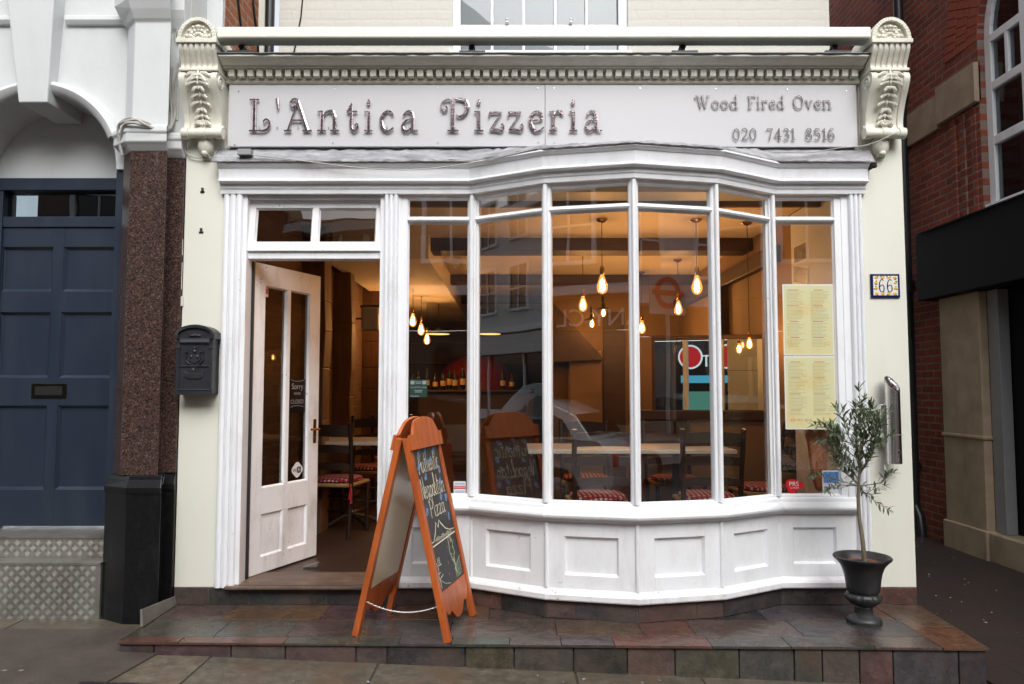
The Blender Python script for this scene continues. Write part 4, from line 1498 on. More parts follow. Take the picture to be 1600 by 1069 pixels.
aw = thing('awning', (.2, -.15, 3.49), 'cream rolled awning bar spanning between the two carved consoles', 'awning')
mb = MB()
yf = -.20
prof = [(yf, 3.468), (yf + .006, 3.460), (yf + .03, 3.456), (yf + .10, 3.456), (yf + .11, 3.466), (yf + .11, 3.525), (yf + .10, 3.537), (yf + .02, 3.537), (yf + .004, 3.530), (yf, 3.518)]
mb.prism(prof, -1.807, 2.200, 'x')
mb.build('housing', 'awning', aw, bevel=.003)
for px in (377, 737, 1067, 1305):
    X, _ = on_wall(px, 75, -.12)
    mb = MB()
    mb.box(X - .075, X + .085, -.155, -.06, CZ + .014, CZ + .028)
    mb.box(X - .013, X + .013, -.12, -.075, CZ + .028, 3.4565)
    mb.box(X - .02, X + .02, -.125, -.07, 3.440, 3.4465)
    mb.tube([(X + .02, -.10, CZ + .035), (X + .02, -.10, CZ + .05)], .009, 6)
    mb.box(X - .013, X + .013, -.088, -.07, 3.445, 3.555)
    mb.build('bracket', 'black_iron', aw, bevel=.0015)

# wires across the shopfront
mb = MB()
pts = []
for px, py, Y in ((300, 212, -.03), (292, 222, -.03), (290, 236, -.02), (302, 246, -.02), (330, 247, -.02), (372, 244, -.02), (400, 243, -.112)):
    X, Z = on_wall(px, py, Y)
    pts.append((X, Y, Z))
for px, py, Y in ((470, 251, -.112), (560, 262, -.112), (650, 265, -.112), (740, 254, -.14), (840, 232, -.33)):
    X, Z = on_wall(px, py, Y)
    pts.append((X, Y, Z))
mb.tube(smooth_pts([tuple(p) for p in pts], 5), .0035, 6)
tag(mb.build('loose_wire', 'cable', smooth=True), 'thin pale wire sagging across the white cornice from the left console', 'wire')
jb = thing('junction_box', (-1.73, -.09, 2.77), 'small grey junction box on the lead flashing under the sign', 'junction box')
X, Z = on_wall(382, 241, -.10)
mb = MB()
mb.box(X - .035, X + .05, -.13, -.08, Z - .012, Z + .025)
mb.build('body', 'wall_grey', jb, bevel=.003)
mb = MB()
for dx in (-.012, .022):
    mb.lathe([(.008, 0), (.008, .002)], X + dx, -.105, Z + .0252, 10)
mb.build('knockout', 'slab_grey', jb)
mb = MB()
pts = [on_wall(px, py, 0) for px, py in ((1195, 246), (1255, 247), (1300, 240), (1345, 233), (1375, 222), (1400, 210))]
mb.tube(smooth_pts([(x, -.112 if i < 3 else -.075 if i < 4 else -.10, z) for i, (x, z) in enumerate(pts)], 4), .003, 6)
tag(mb.build('loose_wire', 'cable', smooth=True), 'short thin wire running up over the right console tail', 'wire')

# post box
bx = thing('post_box', (-1.93, -.10, 1.27), 'black cast wall post box with arched top and embossed crest on the cream pier', 'post box')
bc, bz, bw, bh, by = -1.932, 1.283, .110, .40, -.105
mb = MB()
arch = [(bc - bw, bz), (bc + bw, bz), (bc + bw, bz + .355)] + [(bc + bw * math.cos(math.pi * k / 16), bz + .355 + .058 * math.sin(math.pi * k / 16)) for k in range(1, 16)] + [(bc - bw, bz + .355)]
mb.prism(arch, by, 0, 'y')
body = mb.build('body', 'black_iron', bx, bevel=.004)
mb = MB()
o = [(bc + (bw + .012) * math.cos(math.pi * k / 16), bz + .352 + .070 * math.sin(math.pi * k / 16)) for k in range(17)]
i_ = [(bc + (bw - .006) * math.cos(math.pi * k / 16), bz + .350 + .052 * math.sin(math.pi * k / 16)) for k in range(17)]
for k in range(16):
    a, b, c, d = o[k], o[k + 1], i_[k + 1], i_[k]
    mb.hexa([(a[0], by - .014, a[1]), (b[0], by - .014, b[1]), (b[0], 0, b[1]), (a[0], 0, a[1]), (d[0], by - .014, d[1]), (c[0], by - .014, c[1]), (c[0], 0, c[1]), (d[0], 0, d[1])])
mb.box(bc - bw - .012, bc - bw + .012, by - .012, 0, bz + .335, bz + .358)
mb.box(bc + bw - .012, bc + bw + .012, by - .012, 0, bz + .335, bz + .358)
mb.build('lid', 'black_iron', bx, bevel=.002)
mb = MB()
mb.box(bc - .092, bc + .092, by - .008, by + .001, bz + .305, bz + .338)
mb.prism([(by - .014, bz + .312), (by - .009, bz + .332), (by - .002, bz + .332), (by - .002, bz + .312)], bc - .086, bc + .086, 'x')
mb.build('letter_flap', 'black_iron', bx, bevel=.0015)
mb = MB()
for s in (-1, 1):       # side pilasters, ledges
    mb.box(bc + s * (bw - .010) - .010, bc + s * (bw - .010) + .010, by - .006, by + .001, bz + .03, bz + .295)
    mb.box(bc + s * (bw - .008) - .016, bc + s * (bw - .008) + .016, by - .011, by + .001, bz + .275, bz + .283)
mb.box(bc - .095, bc + .095, by - .007, by + .001, bz + .165, bz + .172)
mb.box(bc - bw - .010, bc + bw + .006, by - .010, by + .001, bz - .006, bz + .030)
mb.box(bc - .095, bc + .095, by - .0135, by - .009, bz + .022, bz + .027)
mb.prism([(bc - .065, bz + .140), (bc - .03, bz + .124), (bc + .03, bz + .124), (bc + .065, bz + .140), (bc + .06, bz + .105), (bc + .03, bz + .092), (bc - .03, bz + .092), (bc - .06, bz + .105)], by - .005, by + .001, 'y')
mb.build('moulding', 'black_iron', bx, bevel=.0015)
mb = MB()
for s in (-1, 1):
    mb.prism([(bc + s * .006, bz + .088), (bc + s * .05, bz + .097), (bc + s * .045, bz + .088), (bc + s * .006, bz + .080)][::s], by - .0015, by + .0005, 'y')
mb.build('viewing_slot', 'dark_gap', bx)
mb = MB()                # crest: crowned shield with mantling
mb.prism([(bc - .035, bz + .245), (bc + .035, bz + .245), (bc + .037, bz + .205), (bc, bz + .182), (bc - .037, bz + .205)], by - .006, by + .001, 'y')
for s in (-1, 1):
    mb.tube([(bc + s * .03, by - .004, bz + .25), (bc + s * .055, by - .005, bz + .256), (bc + s * .05, by - .004, bz + .225), (bc + s * .056, by - .004, bz + .205), (bc + s * .03, by - .004, bz + .180)], .0045, 6)
    mb.sphere((bc + s * .018, by - .005, bz + .225), (.010, .006, .012), 8, 6)
    mb.sphere((bc + s * .018, by - .005, bz + .355), (.020, .006, .007), 8, 6)
mb.sphere((bc, by - .005, bz + .258), (.014, .008, .012), 8, 6)
mb.sphere((bc, by - .005, bz + .278), (.007, .006, .008), 8, 6)
mb.sphere((bc, by - .004, bz + .358), (.009, .007, .012), 8, 6)
mb.build('crest_moulding', 'black_iron', bx, smooth=True)
mb = MB()
mb.tube([(bc - .004, by - .006, bz + .150), (bc - .004, by, bz + .150)], .0085, 14)
mb.build('lock', 'steel', bx)

# house number tile
tx0, tx1, tz0, tz1 = 2.243, 2.425, 1.882, 2.032
nt_ = thing('house_number_tile', (2.334, 0, 1.95), 'glazed tile reading 66 with a border of lemons on the cream pier', 'house number')
mb = MB()
mb.box(tx0, tx1, -.012, 0, tz0, tz1)
mb.build('border', 'tile_navy', nt_, bevel=.003)
mb = MB()
mb.box(tx0 + .014, tx1 - .014, -.0145, -.0118, tz0 + .014, tz1 - .014)
mb.build('tile_face', 'tile_white', nt_, bevel=.001)
mb = MB()
mb2 = MB()
rr = random.Random(4)
for (u, v) in [(.14, .9), (.38, .9), (.62, .9), (.86, .9), (.12, .64), (.12, .36), (.88, .64), (.88, .36), (.14, .1), (.38, .1), (.62, .1), (.86, .1)]:
    x = tx0 + .012 + u * (tx1 - tx0 - .024)
    z = tz0 + .012 + v * (tz1 - tz0 - .024)
    mb.sphere((x, -.0148, z), (.0115, .002, .0085), 10, 6)
    for q in range(2):
        a = rr.uniform(0, 6.2)
        mb2.sphere((x + math.cos(a) * .011, -.0148, z + math.sin(a) * .011), (.006, .0014, .004), 8, 5)
mb.build('lemon_pattern', 'lemon', nt_)
mb2.build('leaf_pattern', 'leaf_glaze', nt_)
mb = MB()
for k in range(2):
    glyph(mb, '6', 2.334 - .046 + k * .05, 1.918, .042, .078, -.0146, .0012, .8)
mb.build('number', 'tile_navy', nt_)

# wall ashtray
ash = thing('cigarette_bin', (2.315, -.1, .9), 'slanted stainless steel cigarette bin fixed to the cream pier', 'ashtray')
ax, ay, ar, az0, az1 = 2.318, -.085, .043, .862, 1.345
mb = MB()
n = 28
vs_ = []
for k in range(n):
    a = 2 * math.pi * k / n
    vs_.append((ax + ar * math.cos(a), ay + ar * math.sin(a), az0))
for k in range(n):
    a = 2 * math.pi * k / n
    vs_.append((ax + ar * math.cos(a), ay + ar * math.sin(a), az1 + ar * 1.1 * math.sin(a) - .018 * math.cos(a)))
mb.add(vs_, [tuple(range(n - 1, -1, -1))] + [(k, (k + 1) % n, n + (k + 1) % n, n + k) for k in range(n)])
mb.build('tube_body', 'steel', ash, smooth=True)
mb = MB()
vs_ = []
for r, dz in ((ar, 0.0), (ar * .86, .002), (ar * .84, -.012), (.001, -.016)):
    for k in range(n):
        a = 2 * math.pi * k / n
        vs_.append((ax + r * math.cos(a), ay + r * math.sin(a), az1 + r * 1.1 * math.sin(a) - .018 * math.cos(a) * r / ar + dz + .0005))
fs = [(j * n + k, j * n + (k + 1) % n, (j + 1) * n + (k + 1) % n, (j + 1) * n + k) for j in range(3) for k in range(n)]
mb.add(vs_, fs)
mb.build('slanted_top', 'steel', ash, smooth=True)
mb = MB()
for u, v in ((-.018, 0), (.012, .012), (.012, -.014), (.0, -.0)):
    mb.lathe([(.006, 0), (.006, .004)], ax + u, ay + v, az1 + v * 1.1 - .016 - .4 * u, 10)
mb.build('stub_hole', 'dark_gap', ash)
mb = MB()
mb.box(ax - ar - .022, ax - ar + .006, -.07, -.0003, .985, 1.218)
mb.build('bracket', 'steel', ash, bevel=.002)
mb = MB()
mb.tube([(ax + .012, ay - ar - .004, .935), (ax + .012, ay - ar + .004, .935)], .010, 12)
mb.build('lock', 'black_iron', ash)

# menus and stickers on the glass (outside face of the panes)
YG = .0295


def sheet(mb, x0, x1, z0, z1, y=YG, t=.001):
    mb.box(x0, x1, y - t, y, z0, z1)


rm = random.Random(8)
for k, (za, zb_, lab) in enumerate(((1.523, 1.972, 'upper parchment menu sheet in the right hand window'), (1.062, 1.519, 'lower parchment menu sheet in the right hand window'))):
    x0, x1 = 1.704, 2.022
    mt = thing('menu_sheet', (1.86, YG, za), lab, 'menu', 'parchment menu sheets')
    mb = MB()
    sheet(mb, x0, x1, za, zb_)
    mb.build('backing', 'paper', mt)
    mb = MB()
    sheet(mb, x0 + .007, x1 - .007, za + .007, zb_ - .007, YG - .001, .0006)
    mb.build('print', 'menu', mt)
    mb = MB()
    mr = MB()
    for c in range(2):
        cx0 = x0 + .025 + c * .152
        z = zb_ - .035
        j = 0
        while z > za + (.05 if k == 0 else .085):
            if j % 11 == 0:
                mr.box(cx0 + rm.uniform(0, .02), cx0 + .075, YG - .0022, YG - .0017, z - .004, z)
                z -= .012
            else:
                L = rm.uniform(.06, .118)
                x = cx0
                while x < cx0 + L:
                    w = rm.uniform(.006, .018)
                    mb.box(x, min(x + w, cx0 + L), YG - .0022, YG - .0017, z - .0026, z)
                    x += w + .003
                z -= .0088
            j += 1
    mb.build('text', 'menu_text', mt)
    mr.build('heading_lettering', 'menu_red', mt)
    if k == 1:
        mb = MB()
        text_mesh('020 7431 8516', .022, facing(x0 + .03, YG - .0018, za + .05), mb, .0002, 'LEFT')
        mb.build('phone_number', 'menu_red', mt)

st = thing('music_licence_sticker', (1.75, YG, .67), 'red pick shaped sticker with white letters low in the right hand window', 'sticker')
mb = MB()
prf = smooth_pts([(1.697, .738), (1.715, .752), (1.755, .752), (1.80, .735), (1.812, .718), (1.80, .700), (1.76, .680), (1.742, .668), (1.722, .668), (1.706, .69), (1.697, .738)], 5)
mb.prism(prf[:-1], YG - .0012, YG - .0002, 'y')
mb.build('disc', 'red_print', st)
mb = MB()
text_mesh('PRS', .040, facing(1.747, YG - .0022, .712), mb, .0004)
text_mesh('for MUSIC', .013, facing(1.752, YG - .0022, .697), mb, .0004)
mb.build('lettering', 'paper', st)
st = thing('card_payment_sticker', (1.99, YG, .67), 'blue and white card payment sticker in the right window corner', 'sticker')
mb = MB()
sheet(mb, 1.925, 2.048, .668, .808)
mb.build('backing', 'paper', st)
mb = MB()
sheet(mb, 1.931, 2.042, .732, .800, YG - .0012, .0006)
mb.build('picture', 'blue_print', st)
mb = MB()
for k, c in enumerate((0, 1, 2, 3)):
    sheet(mb, 1.934 + k * .026, 1.954 + k * .026, .694, .710, YG - .0012, .0006)
mb.build('card_mark', 'blue_print', st)
st = thing('striped_sticker', (-.32, YG, .67), 'small pink striped sticker low beside the first bay mullion', 'sticker')
mb = MB()
sheet(mb, -.362, -.287, .664, .742)
mb.build('backing', 'paper', st)
mb = MB()
for zc in (.698, .708):
    sheet(mb, -.360, -.289, zc - .003, zc + .003, YG - .0012, .0006)
mb.build('stripe', 'red_print', st)
mb = MB()
for k in range(7):
    z = .672 + k * .0095
    if not .69 < z < .716:
        sheet(mb, -.356, -.293, z - .0015, z + .0015, YG - .0012, .0006)
mb.build('text', 'blue_print', st)
st = thing('green_notice_card', (-.59, YG, 1.27), 'dark green notice card stuck in the left flat window', 'notice')
mb = MB()
sheet(mb, -.640, -.530, 1.262, 1.372)
mb.build('backing', 'green_print', st)
mb = MB()
sheet(mb, -.634, -.610, 1.342, 1.364, YG - .0012, .0006)
sheet(mb, -.560, -.536, 1.342, 1.364, YG - .0012, .0006)
text_mesh('ACCEPTED HERE', .0135, facing(-.585, YG - .0016, 1.318), mb, .0003, 'CENTER')
for z, w in ((1.357, .04), (1.348, .034), (1.303, .05), (1.294, .044)):
    sheet(mb, -.585 - w / 2, -.585 + w / 2, z - .002, z + .002, YG - .0012, .0006)
sheet(mb, -.634, -.580, 1.266, 1.270, YG - .0012, .0006)
mb.build('lettering', 'wall_grey', st)

# things stuck on the open door's glass
GX0, GX1 = mid1, DW - .118
gcx = (GX0 + GX1) / 2
cs = thing('closed_sign', Mdoor @ Vector((gcx, .018, .96)), 'small black Sorry we are closed sign hanging inside the open door glass', 'sign', rot=DOOR_ROT)
inv = Matrix.Translation((-gcx, -.018, -.96))
mb = MB()
mb.M = inv
mb.box(GX0 + .006, GX1 - .006, .0235, .0260, 1.02, 1.255)
mb.build('board', 'black', cs)
mb = MB()
mb.M = inv
text_mesh('Sorry', .058, facing(gcx, .0168, 1.185), mb, .0004, font_scale_x=.95)
text_mesh("WE'RE", .026, facing(gcx, .0168, 1.145), mb, .0004)
text_mesh('CLOSED', .040, facing(gcx, .0168, 1.085), mb, .0004, font_scale_x=.95)
for s in (-1, 1):
    mb.tube([(gcx - .07, .0168, 1.155 + s * .095), (gcx - .03, .0168, 1.155 + s * .085), (gcx + .03, .0168, 1.155 + s * .085), (gcx + .07, .0168, 1.155 + s * .095)], .0015, 5)
mb.build('lettering', 'wall_grey', cs)
ws = thing('wifi_sticker', Mdoor @ Vector((gcx, .018, .56)), 'white rounded WiFi sticker low on the open door glass', 'sticker', rot=DOOR_ROT)
inv = Matrix.Translation((-gcx, -.018, -.56))
mb = MB()
mb.M = inv
pts = []
for k in range(32):
    a = 2 * math.pi * k / 32
    r = .052 * (1 + .09 * math.cos(4 * a))
    pts.append((gcx + .015 + r * 1.05 * math.cos(a), .625 + r * .95 * math.sin(a)))
mb.prism(pts, .0172, .0182, 'y')
mb.build('disc', 'paper', ws)
mb = MB()
mb.M = inv
mb.box(gcx + .013, gcx + .053, .0164, .0171, .603, .645)
text_mesh('Wi', .038, facing(gcx - .012, .0166, .610), mb, .0003)
mb.build('lettering', 'black', ws)
mb = MB()
mb.M = inv
text_mesh('Fi', .036, facing(gcx + .033, .0160, .611), mb, .0003)
mb.build('white_lettering', 'paper', ws)
ds = thing('door_sticker', Mdoor @ Vector((.14, .018, 1.8)), 'tiny red and white sticker at the top of the open door glass', 'sticker', rot=DOOR_ROT)
mb = MB()
mb.box(-.018, .022, -.001, 0, -.005, .055)
mb.build('backing', 'paper', ds)
mb = MB()
mb.box(-.016, .020, -.0018, -.0011, .015, .05)
mb.build('print', 'red_print', ds)

# ================================================================== A-BOARD
ab = local_thing('sandwich_board', (-.530, -.395, .002), 'red wooden A-board chalked with Authentic Neapolitan Pizza beside the doorway', 'sandwich board', rot=R(-12.8))
HALF, TOPZ = .262, 1.045
WB = .236
SK = {
    'A': [[(0, .1), (.1, 0), (.35, .95), (.45, 1.05), (.52, .5), (.58, 0)], [(.18, .38), (.62, .46)]],
    'u': [[(0, .55), (.02, .12), (.14, 0), (.3, .18), (.34, .55)], [(.34, .55), (.36, .1), (.48, .03)]],
    't': [[(.12, 1), (.11, .12), (.24, .02)], [(-.04, .62), (.32, .66)]],
    'h': [[(.05, 0), (.06, 1.08)], [(.05, .35), (.2, .56), (.32, .42), (.33, .06), (.42, .02)]],
    'e': [[(.02, .25), (.26, .34), (.22, .56), (.08, .5), (.04, .2), (.16, .0), (.36, .12)]],
    'n': [[(.03, 0), (.03, .55)], [(.03, .35), (.18, .56), (.3, .42), (.31, .05), (.42, .02)]],
    'i': [[(.06, .55), (.07, .05), (.16, .02)], [(.08, .75), (.09, .79)]],
    'c': [[(.28, .5), (.12, .56), (.03, .3), (.1, .02), (.3, .1)]],
    'N': [[(0, 0), (.06, 1.0), (.36, 0), (.44, 1.08)]],
    'a': [[(.28, .5), (.1, .56), (.03, .25), (.1, 0), (.28, .2), (.3, .55)], [(.3, .55), (.31, .06), (.42, .02)]],
    'p': [[(.05, -.45), (.05, .56)], [(.05, .4), (.2, .57), (.32, .35), (.22, .03), (.06, .1)]],
    'o': [[(.18, .56), (.04, .4), (.04, .12), (.18, 0), (.32, .14), (.31, .42), (.18, .56)]],
    'l': [[(0, .1), (.15, .6), (.18, 1.02), (.09, 1.08), (.06, .4), (.1, .03), (.25, .06)]],
    'P': [[(.1, 0), (.1, 1)], [(0, .85), (.25, 1.05), (.46, .8), (.3, .5), (.1, .5)]],
    'z': [[(.02, .52), (.3, .54), (.04, .04), (.3, .04), (.36, .1)]],
}
for side in (1, -1):
    up = Vector((-(HALF - .022), 0, TOPZ)).normalized()
    out = Vector((up.z, 0, -up.x))
    # panel frame: x across the board (viewer's left to right), y up the slope, z out of the face
    base = Matrix(((0, up.x, out.x, HALF), (1, 0, 0, 0), (0, up.z, out.z, 0), (0, 0, 0, 1)))
    if side < 0:
        base = Matrix.Rotation(math.pi, 4, 'Z') @ base
    SL = 1.075
    for s in (-1, 1):
        mb = MB()
        mb.M = base
        mb.box(s * WB - .021, s * WB + .021, 0, SL, -.022, .012)
        mb.build('leg', 'board_wood', ab, bevel=.003)
    mb = MB()
    mb.M = base
    pts = [(-WB - .021, SL - .07), (-WB - .021, SL + .012), (-WB + .02, SL + .012)]
    pts += [(x, z) for x, z in smooth_pts([(-WB + .03, SL + .016), (-WB + .055, SL + .05), (-WB + .11, SL + .09), (0, SL + .105), (WB - .11, SL + .09), (WB - .055, SL + .05), (WB - .03, SL + .016)], 5)]
    pts += [(WB - .02, SL + .012), (WB + .021, SL + .012), (WB + .021, SL - .07)]
    mb.prism(pts, .0125, .030, 'z')
    mb.build('header', 'board_wood', ab, bevel=.002)
    mb = MB()
    mb.M = base
    low = smooth_pts([(-WB + .022, .165), (-WB + .05, .13), (-WB + .085, .115), (-WB + .12, .125), (-WB + .16, .095), (-.04, .072), (.04, .072), (WB - .16, .095), (WB - .12, .125), (WB - .085, .115), (WB - .05, .13), (WB - .022, .165)], 4)
    mb.prism(low + [(WB - .022, .245), (-WB + .022, .245)], -.012, .006, 'z')
    mb.build('bottom_rail', 'board_wood', ab, bevel=.002)
    mb = MB()
    mb.M = base
    mb.box(-WB + .0215, WB - .0215, .2455, SL - .04, -.010, .002)
    face = mb.build('chalkboard' if side > 0 else 'rear_panel', 'chalkboard', ab)
    mb = MB()
    mb.M = base
    mb.box(-WB + .0215, WB - .0215, .2455, SL - .04, -.014, -.0105)
    mb.build('board_back', 'board_grey', ab)
    if side > 0:
        Z0 = .0026

        def chalk(mb, pts, w=.0052, k=5):
            pts = smooth_pts(pts, k) if k else pts
            n_ = len(pts)
            vs_ = []
            for i, (x, y_) in enumerate(pts):
                a, b = pts[max(i - 1, 0)], pts[min(i + 1, n_ - 1)]
                dx, dy = b[0] - a[0], b[1] - a[1]
                L = math.hypot(dx, dy) or 1
                ww = w * (0.8 + .35 * math.sin(i * 1.3 + x * 60))
                nx, ny = -dy / L * ww / 2, dx / L * ww / 2
                vs_ += [(x + nx, y_ + ny, Z0), (x - nx, y_ - ny, Z0), (x - nx, y_ - ny, Z0 - .0008), (x + nx, y_ + ny, Z0 - .0008)]
            fs = [(4 * i + k_, 4 * i + 4 + k_, 4 * i + 4 + (k_ + 1) % 4, 4 * i + (k_ + 1) % 4) for i in range(n_ - 1) for k_ in range(4)]
            mb.add(vs_, fs)
        mc = MB()
        mc.M = base
        for word, x0, x1, y0, hh, tilt in (("Authentic", -.170, .175, .875, .092, .0), ("Neapolitan", -.190, .195, .735, .096, .0), ("Pizza", -.125, .135, .625, .085, .0)):
            adv = [max(p[0] for s_ in SK[c] for p in s_) + .06 for c in word]
            kx = (x1 - x0) / sum(adv)
            x = x0
            for c, a_ in zip(word, adv):
                for s_ in SK[c]:
                    chalk(mc, [(x + (px_ + .05 * py_) * kx, y0 + py_ * hh * 1.15) for px_, py_ in s_], .0056)
                x += a_ * kx
        # the volcano and the bay
        wr = lambda p: (p[0], .505 + (p[1] - .395) * 1.0 if p[1] >= .37 else .255 + (p[1] - .25) * 1.7)
        chalk0 = chalk

        def chalk(mb, pts, w=.0052, k=5):
            chalk0(mb, [wr(p) for p in pts], w * 1.25, k)

        chalk(mc, [(-.205, .395), (-.16, .395), (-.11, .435), (-.075, .485), (-.05, .455), (-.02, .49), (.0, .47), (.06, .43), (.13, .41), (.205, .405)], .006, 0)
        chalk(mc, [(-.205, .372), (.205, .385)], .006, 0)
        for k in range(13):
            x = -.13 + k * .022
            h2 = .012 + .012 * math.sin(k * 2.3) ** 2
            chalk(mc, [(x, .388), (x, .388 + h2), (x + .012, .388 + h2), (x + .012, .388)], .0025, 0)
        chalk(mc, [(-.205, .345), (-.175, .315), (-.19, .285), (-.12, .29)], .004)
        chalk(mc, [(-.165, .345), (-.165, .322), (-.12, .322)], .004, 0)
        chalk(mc, [(-.15, .325), (-.15, .345), (-.135, .345), (-.135, .325)], .003, 0)
        chalk(mc, [(-.18, .285), (-.18, .255)], .004, 0)
        chalk(mc, [(-.20, .30), (-.15, .30)], .004, 0)
        mc.build('chalk_writing', 'chalk', face)
        mg_ = MB()
        mg_.M = base
        for k in range(7):       # the pizza-cone tree and the colonnade
            a = math.pi * 2 * k / 7
            chalk(mg_, [(.09 + .022 * math.cos(a), .345 + .026 * math.sin(a)), (.09 + .04 * math.cos(a + .5), .345 + .042 * math.sin(a + .5)), (.09 + .03 * math.cos(a + 1.1), .345 + .034 * math.sin(a + 1.1))], .006)
        chalk(mg_, [(.085, .31), (.095, .285), (.10, .262)], .008)
        chalk(mg_, [(.10, .31), (.105, .285)], .008)
        for k in range(5):
            x = .085 + k * .024
            chalk(mg_, [(x, .252), (x + .002, .285 + .006 * k)], .004, 0)
        chalk(mg_, [(.075, .278), (.20, .31)], .004, 0)
        chalk(mg_, [(-.19, .285), (-.12, .262), (-.03, .25)], .004)
        mg_.build('chalk_drawing', 'chalk_green', face)
        chalk = chalk0
        mbz = MB()
        mbz.M = base
        for k, (x, y_) in enumerate([(-.11, .975), (-.01, .99), (.13, .975), (-.155, .91), (.055, .93), (-.03, .925), (.165, .865), (-.08, .845), (.14, .80), (.10, .715), (.18, .70), (-.17, .665), (.165, .59)]):
            q = random.Random(k)
            pts = [(x + math.cos(a * .9) * .020 * q.uniform(.2, 1.0), y_ + math.sin(a * 1.0) * .021 * q.uniform(.2, 1.0)) for a in range(14)]
            chalk(mbz, pts, .014)
        mbz.build('chalk_pattern', 'chalk_blue', face)
        mp = MB()
        mp.M = base
        for x, y_ in ((.035, .435), (.075, .47), (-.01, .36), (-.03, .30), (.15, .45)):
            chalk(mp, [(x - .006, y_), (x + .004, y_ + .008), (x + .008, y_ - .004), (x - .002, y_ - .01)], .004)
        mp.build('chalk_dot', 'chalk_pink', face)
# spreader chain
mb = MB()
pts = []
N_ = 40
for k in range(N_ + 1):
    t = k / N_
    x = -HALF + .045 + t * (2 * HALF - .09)
    pts.append((x, -WB, .185 - .05 * (1 - (2 * t - 1) ** 2)))
for k in range(N_):
    a, b = Vector(pts[k]), Vector(pts[k + 1])
    c = (a + b) / 2
    mb.tube([a - (b - a) * .25, c + Vector((0, .004 if k % 2 else 0, 0 if k % 2 else .004)), b + (b - a) * .25, c - Vector((0, .004 if k % 2 else 0, 0 if k % 2 else .004)), a - (b - a) * .25], .0018, 5)
mb.build('chain', 'steel', ab)

# ================================================================== OLIVE TREE IN ITS URN
UX, UYY = 1.985, -.345
ur = thing('urn_planter', (UX, UYY, .0), 'weathered black classical urn on the slate step beside the right pier', 'planter')
mb = MB()
mb.lathe([(.092, 0.001), (.094, .012), (.092, .022), (.086, .030), (.062, .042), (.050, .052), (.046, .075), (.050, .088), (.047, .094)], UX, UYY, 0, 32)
mb.build('foot', 'urn', ur, smooth=True)
mb = MB()
mb.lathe([(.047, .0945), (.058, .10), (.080, .115), (.094, .132), (.096, .146), (.088, .160), (.078, .166)], UX, UYY, 0, 64, 16, .035)
mb.build('gadrooned_bowl', 'urn', ur, smooth=True)
mb = MB()
mb.lathe([(.078, .1665), (.086, .175), (.090, .20), (.095, .24), (.103, .28), (.116, .315), (.136, .340), (.150, .352), (.155, .358), (.156, .365), (.150, .370), (.142, .366), (.125, .350), (.112, .33), (.102, .318), (.05, .317), (.002, .317)], UX, UYY, 0, 40)
mb.build('bell', 'urn', ur, smooth=True)
pt = thing('terracotta_pot', (UX, UYY, .32), 'terracotta inner pot of soil sunk in the black urn', 'plant pot')
mb = MB()
mb.lathe([(.080, .3175), (.084, .334), (.086, .338), (.079, .338), (.076, .331), (.002, .330)], UX, UYY, 0, 30)
mb.build('rim', 'terracotta', pt, smooth=True)
mb = MB()
mb.lathe([(.075, .3305), (.06, .336), (.002, .338)], UX, UYY, 0, 20)
mb.build('soil', 'soil', pt, smooth=True)
ot = thing('olive_tree', (UX, UYY, .355), 'young olive tree with slim stem and grey green leaves in the black urn', 'olive tree')
ro = random.Random(11)
mb = MB()
trunk = smooth_pts([(UX + .012, UYY, .334), (UX + .004, UYY, .46), (UX - .008, UYY + .004, .58), (UX - .012, UYY, .70), (UX - .004, UYY, .80), (UX + .006, UYY + .004, .90), (UX + .010, UYY, 1.0)], 4)
mb.tube(trunk, [.0135 - .008 * i / (len(trunk) - 1) for i in range(len(trunk))], 10)
tr = mb.build('trunk', 'bark', ot, smooth=True)
mbr = MB()
mlf = MB()


def leaf(p, d, ln_, tint):
    d = d.normalized()
    side = d.cross(Vector((ro.uniform(-.4, .4), ro.uniform(-.4, .4), 1))).normalized()
    nrm = side.cross(d)
    w = ln_ * ro.uniform(.10, .14)
    q = []
    for t, ww, b in ((0, .12, 0), (.25, .8, .02), (.55, 1.0, .02), (.82, .6, -.01), (1.0, .04, -.05)):
        c = p + d * (ln_ * t) + nrm * (b * ln_)
        q += [c + side * w * ww + nrm * w * .25 * ww, c, c - side * w * ww + nrm * w * .25 * ww]
    mlf.t = tint
    mlf.add(q, [(3 * i, 3 * i + 3, 3 * i + 4, 3 * i + 1) for i in range(4)] + [(3 * i + 1, 3 * i + 4, 3 * i + 5, 3 * i + 2) for i in range(4)])


GREENS = [(.070, .115, .055), (.095, .145, .075), (.13, .175, .11), (.045, .075, .040), (.20, .235, .175), (.075, .13, .055)]


